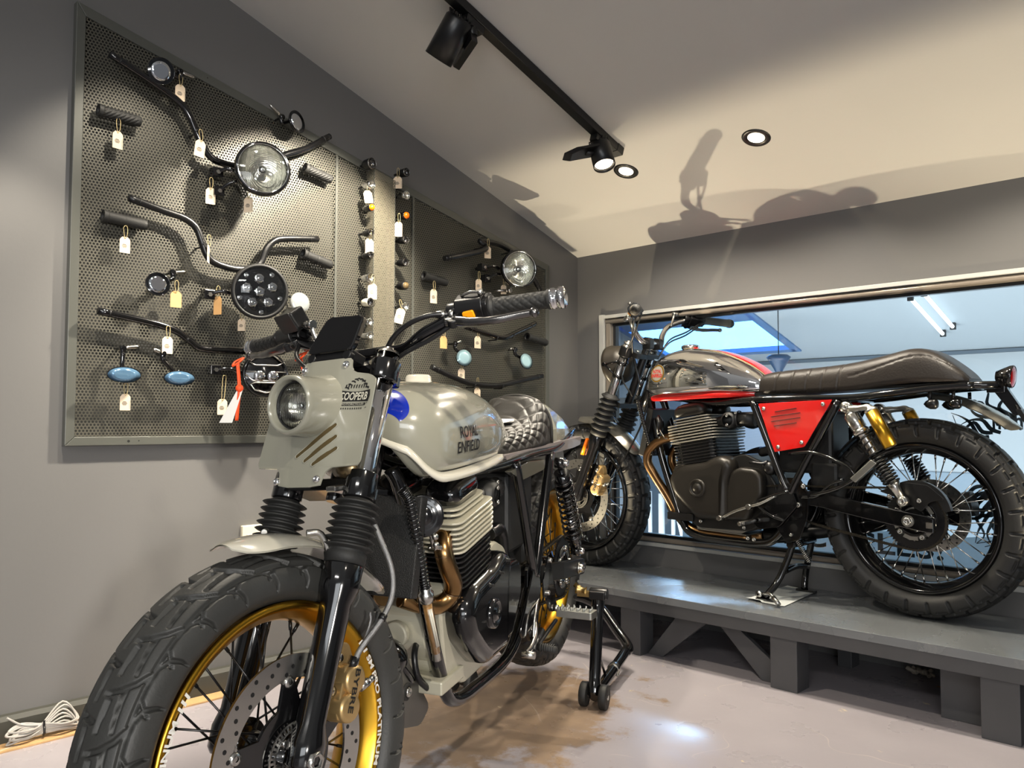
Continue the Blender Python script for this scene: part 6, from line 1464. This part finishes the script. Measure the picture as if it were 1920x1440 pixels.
for sg in (0, 1):
    w0 = lambda s, sg=sg: radians(90 + (1 if sg else -1) * (20 * min(1, (.93 - s) / .33) + 1.0)); w1 = lambda s, sg=sg: radians(90 + (1 if sg else -1) * (20 * min(1, (.93 - s) / .33) + 8))
    tpatch(TB, .524, .928, w0, w1, .0009, 'tank_gold_stripe', mat('stone_stripe_paint', (150, 134, 104), .25, .2, coat=.8), tb2, k=4)
m = M(); RR = []
for q, hh in ((-.02, .012), (.003, .010), (.0055, .004), (.0055, -.004), (.002, -.009), (-.03, -.008)):
    ring = []
    for i in range(96):
        a = 2 * pi * i / 96; s_ = .785 + .262 * (abs(cos(a)) ** .75) * (1 if cos(a) > 0 else -1); ht, hb, wd, hm = catm(TB, max(.522, min(1.06, s_))); k_ = abs(sin(a)) ** .35 * (1 if sin(a) > 0 else -1)
        ring.append((s_ + q * cos(a), (min(wd, .125) * .93 + q) * k_, hb + .004 + hh))
    RR.append(ring)
m.rings(RR, caps=False); m.build('tank_seam', RED, tb2)
m = M(); cs, ch = .965, .507; nb = 40; vs = [tank_flank(TB, cs, ch, .0018)]
for j in range(1, 7):
    for i in range(nb): a = 2 * pi * i / nb; vs.append(tank_flank(TB, cs + .038 * j / 6 * cos(a), ch + .036 * j / 6 * sin(a), .0018))
fs = [(0, 1 + i, 1 + (i + 1) % nb) for i in range(nb)] + [(1 + (j - 1) * nb + i, 1 + j * nb + i, 1 + j * nb + (i + 1) % nb, 1 + (j - 1) * nb + (i + 1) % nb) for j in range(1, 6) for i in range(nb)]
m.add(vs, fs); bd = m.build('tank_badge', mat('badge_silver', (196, 190, 176), .3, .5), tb2)
m = M(); R = [[tank_flank(TB, cs + r_ * cos(2 * pi * i / 48), ch + r_ * .95 * sin(2 * pi * i / 48), .0024) for i in range(48)] for r_ in (.0315, .037)]; m.rings(R, caps=False); m.build('badge_ring', mat('badge_gold', (196, 150, 48), .3, .8), bd)
m = M(); text_on(m, 'ROYAL', lambda u, w_: tank_flank(TB, cs + .024 - .046 * u, ch + .002 + .014 * w_, .0026), 0, .02); text_on(m, 'ENFIELD', lambda u, w_: tank_flank(TB, cs + .030 - .058 * u, ch - .016 + .014 * w_, .0026), 0, .02); m.build('badge_lettering', RED, bd)
m = M(); m.lathe([(.001, .022), (.028, .021), (.036, .017), (.037, .008), (.033, .004), (.033, .0)], (.885, 0, .604), (0, 0, 1), 40)
cap_ = m.build('fuel_cap', CHROME, B)
# long seat with cross seams
def seams(s_, t, v):
    g = 0
    for q in (.459, .398, .337, .28, .222): g = max(g, 1 - min(1, abs(s_ - q - .012 * abs(2 * t - 1) ** 2) / .009))
    side = abs(t - .5) * 2; q = .190 - .24 * max(0, .86 - side) ** .8 * 0
    if s_ < .20 and abs(side - (.80 - 1.2 * max(0, .18 - s_))) < .025: g = max(g, .8)
    return .004 * g * g
TSB = [(-.165, .448, .436, .07, 0), (-.150, .468, .437, .082, 0), (-.115, .500, .438, .092, 0), (-.07, .533, .438, .098, 0), (-.03, .549, .438, .102, 0), (.015, .551, .436, .105, 0), (.085, .536, .430, .108, 0), (.18, .518, .420, .110, 0), (.28, .508, .417, .108, 0), (.44, .500, .415, .098, 0), (.52, .492, .416, .086, 0), (.548, .478, .420, .074, 0), (.56, .455, .428, .06, 0)]
m = seat_mesh(TSB, -.165, .56, seams, 260, 60, .60, .42); sb = m.build('seat', LEATHB, B)
m = M(); m.prism([(.555, .420), (-.165, .436), (-.165, .426), (.0, .424), (.555, .408)], -.085, .085); m.build('seat_base', SATIN, sb)
# side panel
def side_panel(sg):
    pts = rpoly([(.519, .378), (.243, .387), (.345, .224), (.459, .203)], .006)
    m = M(); m.prism(pts, .124 * sg, .127 * sg); sp = m.build('side_panel', RED, B, .001)
    if sg > 0:
        m = M()
        for (s0, h0), (s1, h1) in (((.453, .348), (.372, .360)), ((.468, .330), (.358, .344)), ((.468, .313), (.358, .327)), ((.458, .297), (.372, .309))): m.tube([(s0, .1265, h0), (s1, .1265, h1)], .0036, 10, flat=.3)
        m.build('panel_slot', INK, sp)
        m = M()
        for q in ((.497, .360), (.276, .372), (.355, .240), (.443, .222)): m.lathe([(.008, 0), (.0075, .003), (.004, .0055), (.0005, .006)], (q[0], .127, q[1]), (0, 1, 0), 18)
        m.build('panel_screw', SPK, sp)
side_panel(1); side_panel(-1)
# tail
m = M(); fender(m, (.0, -.005), .415, radians(94), radians(134), .066, .020, .10); rf_ = m.build('rear_fender', SILV, B)
m = M(); m.tube([(-.16, .07, .425), (-.215, .05, .425), (-.24, 0, .425), (-.215, -.05, .425), (-.16, -.07, .425)], .0125, 12, 5); m.box((-.225, 0, .412), (.05, .05, .02)); m.prism(rpoly([(-.20, .43), (-.245, .43), (-.30, .335), (-.27, .33)], .006), -.012, .012); m.build('tail_loop', BLACK, B, .001)
m = M(); tx = Vector((-.95, 0, -.10)).normalized(); tcx = Vector((-.25, 0, .452)); m.lathe([(.0005, -.03), (.016, -.028), (.026, -.008), (.034, .008), (.036, .018), (.033, .020)], tcx, tx, 32); m.tube([(-.235, 0, .43), (-.24, 0, .45)], .008, 10); tl_ = m.build('tail_lamp', BLACK, B)
m = M(); m.lathe([(.0005, .024), (.02, .023), (.033, .018)], tcx, tx, 32); m.build('tail_lens', TAILR, tl_)
m = M(); m.prism(rpoly([(-.285, .350), (-.300, .350), (-.345, .265), (-.332, .262)], .004), -.06, .06); m.tube([(-.27, .0, .37), (-.29, .03, .34), (-.31, .05, .31)], .004, 8, 3); m.build('plate_holder', SATIN, B, .001)
for s_, v in ((-.055, .085), (-.122, .080)):
    for sg in (1, -1):
        m = M(); m.tube([(s_, v * sg, .408), (s_, v * sg, .378)], .0055, 10); m.lathe([(.0005, -.020), (.010, -.012), (.0165, .0), (.0165, .016), (.012, .022), (.0005, .023)], (s_, v * sg, .368), (-1 if s_ > -.1 else -1, 0, 0), 24); m.build('turn_signal', SATIN if s_ > -.1 else BLACK, B)
# shocks with gold reservoirs
for sg in (1, -1):
    a = Vector((.190, sg * .138, .360)); b = Vector((.014, sg * .140, .060)); u = (a - b).normalized(); L = (a - b).length
    m = M(); m.lathe([(.007, -.013), (.018, -.013), (.018, .013), (.007, .013)], a, (0, 1, 0), 24); m.tube([a - u * .012, a - u * .03], [.014, .022], 18); m.lathe([(.023, 0), (.0255, -.004), (.0255, -.052), (.022, -.056), (.026, -.060), (.028, -.066), (.028, -.072), (.020, -.076), (.0165, -.08), (.0165, -.150)], a - u * .028, u, 30)
    m.lathe([(.007, -.012), (.016, -.012), (.016, .012), (.007, .012)], b, (0, 1, 0), 24); m.tube([b + u * .010, b + u * .045, b + u * .062], [.012, .015, .024], 18); sh = m.build('shock_absorber', STEEL, B)
    m = M(); coil(m, b + u * .064, b + u * .150, .0245, .0034, 8); coil(m, b + u * .150, a - u * .10, .0225, .0030, 5); m.cyl(b + u * .062, b + u * .14, .0155, 16); m.build('shock_spring', SATIN, sh)
    m = M(); ra = Vector((.098, sg * .162, .345)); rb_ = ra - Vector((.50, 0, 1.0)).normalized() * 0 + Vector((-.056, 0, -.110)); m.cyl(ra, rb_, .0215, 28); m.lathe([(.0215, 0), (.019, .004), (.0005, .005)], rb_, rb_ - ra, 24); m.build('shock_reservoir', GOLD, sh)
    m = M(); m.tube([a + Vector((-.01, sg * .006, -.006)), a + Vector((-.045, sg * .016, -.004)), Vector((.108, sg * .162, .358)), ra + Vector((0, 0, -.002))], [.012, .010, .012, .021], 14, 4); m.build('reservoir_bridge', ALU, sh)
    m = M(); bolt(m, a + Vector((0, sg * .013, 0)), (0, sg, 0), .011, .008); bolt(m, b + Vector((0, sg * .012, 0)), (0, sg, 0), .013, .008); m.build('shock_bolt', STEEL, sh)
# chain guard, hugger
m = M(); R = []
for i in range(17):
    a = radians(18 + 92 * i / 16); w_ = .020 + .018 * sin(pi * i / 16)
    R.append([(rr_ * cos(a) * -1, v, rr_ * sin(a) - .002) for rr_, v in ((.104, .072), (.108 + w_ * .5, .074), (.112 + w_ * .5, .108), (.102 - .0, .110))])
m.rings(R, loop=False, smooth=False); m.prism(rpoly([(.10, .085), (.02, .118), (-.05, .112), (-.10, .070), (-.055, .060), (-.03, .025), (.02, .06)], .01), .108, .112); m.build('chain_guard', SATIN, B, .001)
m = M()
for q in ((.04, .113, .075), (-.025, .113, .062), (.065, .113, .07)): bolt(m, q, (0, 1, 0), .008, .006)
m.build('guard_bolt', STEEL, B)
m = M(); fender(m, (0, 0), .340, radians(18), radians(62), .07, .02, .12); m.build('inner_fender', PLAST, B)
# pillion rest folded
m = M(); m.prism(rpoly([(.082, .178), (.100, .190), (.170, .125), (.152, .112)], .004), .150, .172); m.build('pillion_rest', ALU, B, .003)
m = M(); m.tube([(.40, .128, .20), (.30, .14, .205), (.19, .15, .165), (.16, .15, .13)], .006, 10, 4); m.tube([(.16, .15, .125), (.22, .145, .09), (.33, .135, .055)], .006, 10, 4); m.build('pillion_bracket', BLACK, B)
# exhaust
m = M()
for sg in (1, -1): m.tube([(.885, sg * .080, .252), (.935, sg * .085, .248), (.990, sg * .088, .228), (1.028, sg * .088, .192), (1.038, sg * .086, .146), (1.008, sg * .080, .092), (.955, sg * .072, .016), (.905, sg * .068, -.060), (.860, sg * .060, -.105), (.78, sg * .055, -.125), (.60, sg * .055, -.125)], .0185, 20, 7)
ex = m.build('exhaust_header', mat('tinted_header', (136, 104, 70), .28, 1.0, mottle=(6, .3)), B)
m = M(); m.tube([(.60, -.06, -.12), (.40, -.12, -.09), (.15, -.17, -.02), (-.10, -.18, .04)], [.025, .03, .042, .042], 24, 5); m.build('muffler', SATIN, ex)
m = M(); m.prism(rpoly([(.81, -.062), (.81, -.100), (.62, -.106), (.555, -.075), (.60, -.062)], .004), .078, .082); m.prism([(.81, -.102), (.81, -.106), (.60, -.112), (.60, -.108)], -.08, .08); m.build('bash_plate', ALU, B, .001)
m = M()
for q in ((.785, -.072), (.60, -.080), (.585, -.118), (.56, -.12)): bolt(m, (q[0], .092, q[1]), (0, 1, 0), .008, .006)
m.build('plate_bolt', STEEL, B)
# radiator side clutter
m = M(); m.box((1.045, 0, .27), (.03, .18, .20), Matrix.Rotation(radians(-14), 3, 'Y')); m.build('oil_cooler', PLAST, B, .003)
m = M(); hp = [(1.085, .085, .40), (1.065, .09, .34), (1.035, .09, .25), (1.01, .088, .18)]; m.tube(hp, .0085, 12, 6); q = smooth_path(hp, 6)
for i in range(26):
    t = i / 25 * (len(q) - 1); j = min(int(t), len(q) - 2); m.lathe([(.0085, -.0018), (.0125, 0), (.0085, .0018)], q[j].lerp(q[j + 1], t - j), q[j + 1] - q[j], 12)
m.build('sheathed_hose', SATIN, B)
m = M(); m.lathe([(.018, -.02), (.040, -.004), (.040, .004), (.0005, .008)], (.985, .085, .300), (.85, .5, 0), 30); m.build('horn', SATIN, B)
m = M()
for q in ((.975, .098, .268), (.972, .098, .246)): m.lathe([(.007, 0), (.007, .004), (.0005, .006)], q, (.3, .95, 0), 14)
m.tube([(.99, .09, .33), (.975, .10, .29), (.94, .11, .25), (.92, .12, .245)], .0028, 8, 5); m.build('sensor_lead', STEEL, B)
m = M(); m.sphere((.485, .105, .145), (.026, .022, .026), 20, 14); m.tube([(.56, .12, .165), (.51, .12, .16), (.49, .11, .17)], .006, 8, 3); m.build('breather_cap', SATIN, B)
# centre stand with its foot lever
for sg, ft in ((1, (.486, .158)), (-1, (.462, -.100))):
    m = M(); m.tube([(.42, sg * .075, -.125), (.435, sg * .085, -.18), (.462, sg * .11, -.26), (ft[0], ft[1], -.312)], .0125, 14, 5); R = Vector((ft[0], ft[1], -.3165)); m.prism(rpoly([(-.045, -.012), (.030, -.014), (.030, .014), (-.045, .012)], .006), -.320, -.313, lambda a, c, b: (ft[0] + a, ft[1] + b, c)); m.build('centre_stand_leg', BLACK, B)
m = M(); m.tube([(.448, .095, -.225), (.445, 0, -.215), (.445, -.09, -.225)], .0105, 12, 4); m.cyl((.42, -.09, -.125), (.42, .095, -.125), .013, 16); m.build('stand_cross_bar', BLACK, B)
m = M(); m.tube([(.488, .155, -.300), (.470, .185, -.290), (.440, .205, -.285), (.415, .215, -.300), (.402, .222, -.312)], .0055, 10, 5); m.cyl((.425, .212, -.292), (.398, .224, -.312), .0085, 12); m.lathe([(.005, -.01), (.013, -.008), (.013, .008), (.005, .01)], (.505, .158, -.302), (.3, 1, 0), 18); m.build('stand_lever', STEEL, B)
m = M(); coil(m, (.41, .07, -.10), (.36, .07, -.18), .008, .0018, 16); m.build('stand_spring', STEEL, B)
M.off = Vector((0, 0, 0))

# ------------------------------------------------------------------ paddock stand, paper, straps
def AwV(s_, v, h): return MA @ Vector((s_, v, h + .32))
base = AwV(.03, .0, -.35); base.z = 0
PSm = put('paddock_stand', 'black tubular paddock stand with small wheels holding up the grey motorcycle rear wheel', 'stand', None, base); M.off = -base
def ground(s_, v, z):
    q = AwV(s_, v, -.32); q.z = z; return q
for sg in (1, -1):
    top = AwV(.0, .205 * sg, -.078); ank = ground(.105, .218 * sg, .045)
    m = M(); m.tube([top + Vector((0, 0, -.012)), top.lerp(ank, .25) + Vector((0, 0, 0)), top.lerp(ank, .8), ank + Vector((0, 0, -.008))], [.021, .0185, .0185, .021], 18, 6); m.build('upright', BLACK, PSm)
    m = M(); q = (AwV(0, 1, 0) - AwV(0, 0, 0)); m.cyl(top - q * .028, top + q * .030, .017, 20); m.box(top + Vector((0, 0, -.002)), (.05, .05, .026), MA.to_3x3()); cr = m.build('cradle_head', SATIN, PSm, .003)
    m = M(); m.box(top - q * .045 * sg + Vector((0, 0, -.004)), (.022, .045, .016), MA.to_3x3()); m.build('cradle_hook', mat('brass'), cr, .001)
    for dv in (-.032, .032):
        c = ground(.105 + dv * .2, (.218 * sg) + dv, .0365); m = M(); m.lathe([(.006, -.0115), (.020, -.0115), (.024, -.009), (.0335, -.0115), (.0365, -.009), (.0365, .009), (.0335, .0115), (.024, .009), (.020, .0115), (.006, .0115)], c, q, 36); wh = m.build('stand_wheel', RUBBER, PSm); m = M(); m.cyl(c - q * .014, c + q * .014, .0075, 14); m.build('wheel_bolt', STEEL, wh)
    m = M(); bnd = ground(-.285, .235 * sg, .075); cl = ground(-.11, .230 * sg, .058); tail = ground(-.40, .10 * sg, .175)
    m.tube([ank + Vector((0, 0, -.01)), cl, bnd], .0175, 18, 5); m.build('lower_tube', BLACK, PSm)
    m = M(); dd = (bnd - cl).normalized(); m.lathe([(.0178, -.014), (.021, -.012), (.021, .012), (.0178, .014)], cl, dd, 22); m.cyl(cl + Vector((.018, 0, -.004)), cl + Vector((.022, -.012, -.016)), .005, 8); m.build('tube_clamp', STEEL, PSm, .001)
    m = M(); m.tube([top.lerp(ank, .55), ank.lerp(cl, .55) + Vector((0, 0, .012))], .0045, 10); m.build('strut', BLACK, PSm)
m = M(); m.tube([ground(-.27, .235, .072), ground(-.30, .238, .082), ground(-.35, .19, .12), ground(-.42, .10, .19), ground(-.44, 0, .215), ground(-.42, -.10, .19), ground(-.35, -.19, .12), ground(-.30, -.238, .082), ground(-.27, -.235, .072)], .0175, 18, 6); m.build('rear_handle', BLACK, PSm)
M.off = Vector((0, 0, 0))
m = M(); m.box((0, 0, 0), (.30, .105, .0012)); o = m.build('folded_leaflet', WHITEP, None)
me = o.data
m = M(); vs = []; N1, N2 = 20, 6
for lay in range(3):
    b0 = len(m.v); vs = []
    for i in range(N1 + 1):
        for j in range(N2 + 1):
            u, v_ = i / N1, j / N2; s_ = .545 - .19 * u; w_ = -.06 + .10 * v_ + .01 * u; ht, hb, wd, dish = catm(TS, s_); vs.append(AwV(s_, w_, max(ht, .478) + .0035 + .0012 * lay + .0015 * sin(u * 5 + lay)))
    m.add(vs, [(i * (N2 + 1) + j, i * (N2 + 1) + j + 1, (i + 1) * (N2 + 1) + j + 1, (i + 1) * (N2 + 1) + j) for i in range(N1) for j in range(N2)])
D.objects.remove(o); o = m.build('folded_leaflet', WHITEP); at(tag(o, 'folded white paper lying on the quilted seat of the grey motorcycle', 'paper'), AwV(.3, 0, .50))
# orange ribbons with white slips tied to the right lever and reservoir of the grey motorcycle
def ribbon(label, P, slip):
    P = [Vector(p) for p in P]; r = put('key_ribbon', label, 'ribbon', 'orange ribbons on the handlebar', P[0]); M.off = -P[0]
    m = M(); m.tube(P, .0042, 8, 5, flat=.45); m.tube([P[0] + Vector((.012, 0, .004)), P[0] + Vector((0, .012, .012)), P[0] + Vector((-.012, 0, .004)), P[0] + Vector((0, -.010, -.006))], .0038, 8, 4, closed=True, flat=.5); m.sphere(P[1], .0085, 12, 8); m.build('ribbon', ORIB, r)
    a = P[1]; m = M(); dn_ = Vector(slip); sd = Vector((.55, .55, 0)).normalized() * .014
    m.add([a - sd * .2, a + sd * .6, a + dn_ + sd, a + dn_ - sd, ], [(0, 1, 2, 3)], False); m.add([p + Vector((.0006, -.0006, 0)) for p in (a - sd * .2, a + sd * .6, a + dn_ + sd, a + dn_ - sd)], [(3, 2, 1, 0)], False); m.build('paper_slip', WHITEP, r); M.off = Vector((0, 0, 0))
sa1 = lambda p: MA @ (stA(Vector(p)) + Vector((0, 0, .32)))
q1 = sa1((1.115, -.335, .665)); ribbon('orange ribbon with a white slip tied to the left-pointing brake lever', [q1, q1 + Vector((.01, 0, -.055)), q1 + Vector((.005, 0, -.09)), q1 + Vector((.0, .0, -.125))], (-.02, -.02, -.075))
q2 = sa1((1.06, -.20, .665)); ribbon('short orange ribbon hanging beside the brake reservoir, just above the headlamp cowl', [q2, q2 + Vector((.015, .0, -.045)), q2 + Vector((.012, 0, -.075)), q2 + Vector((.012, .0, -.095))], (.004, .004, -.02))
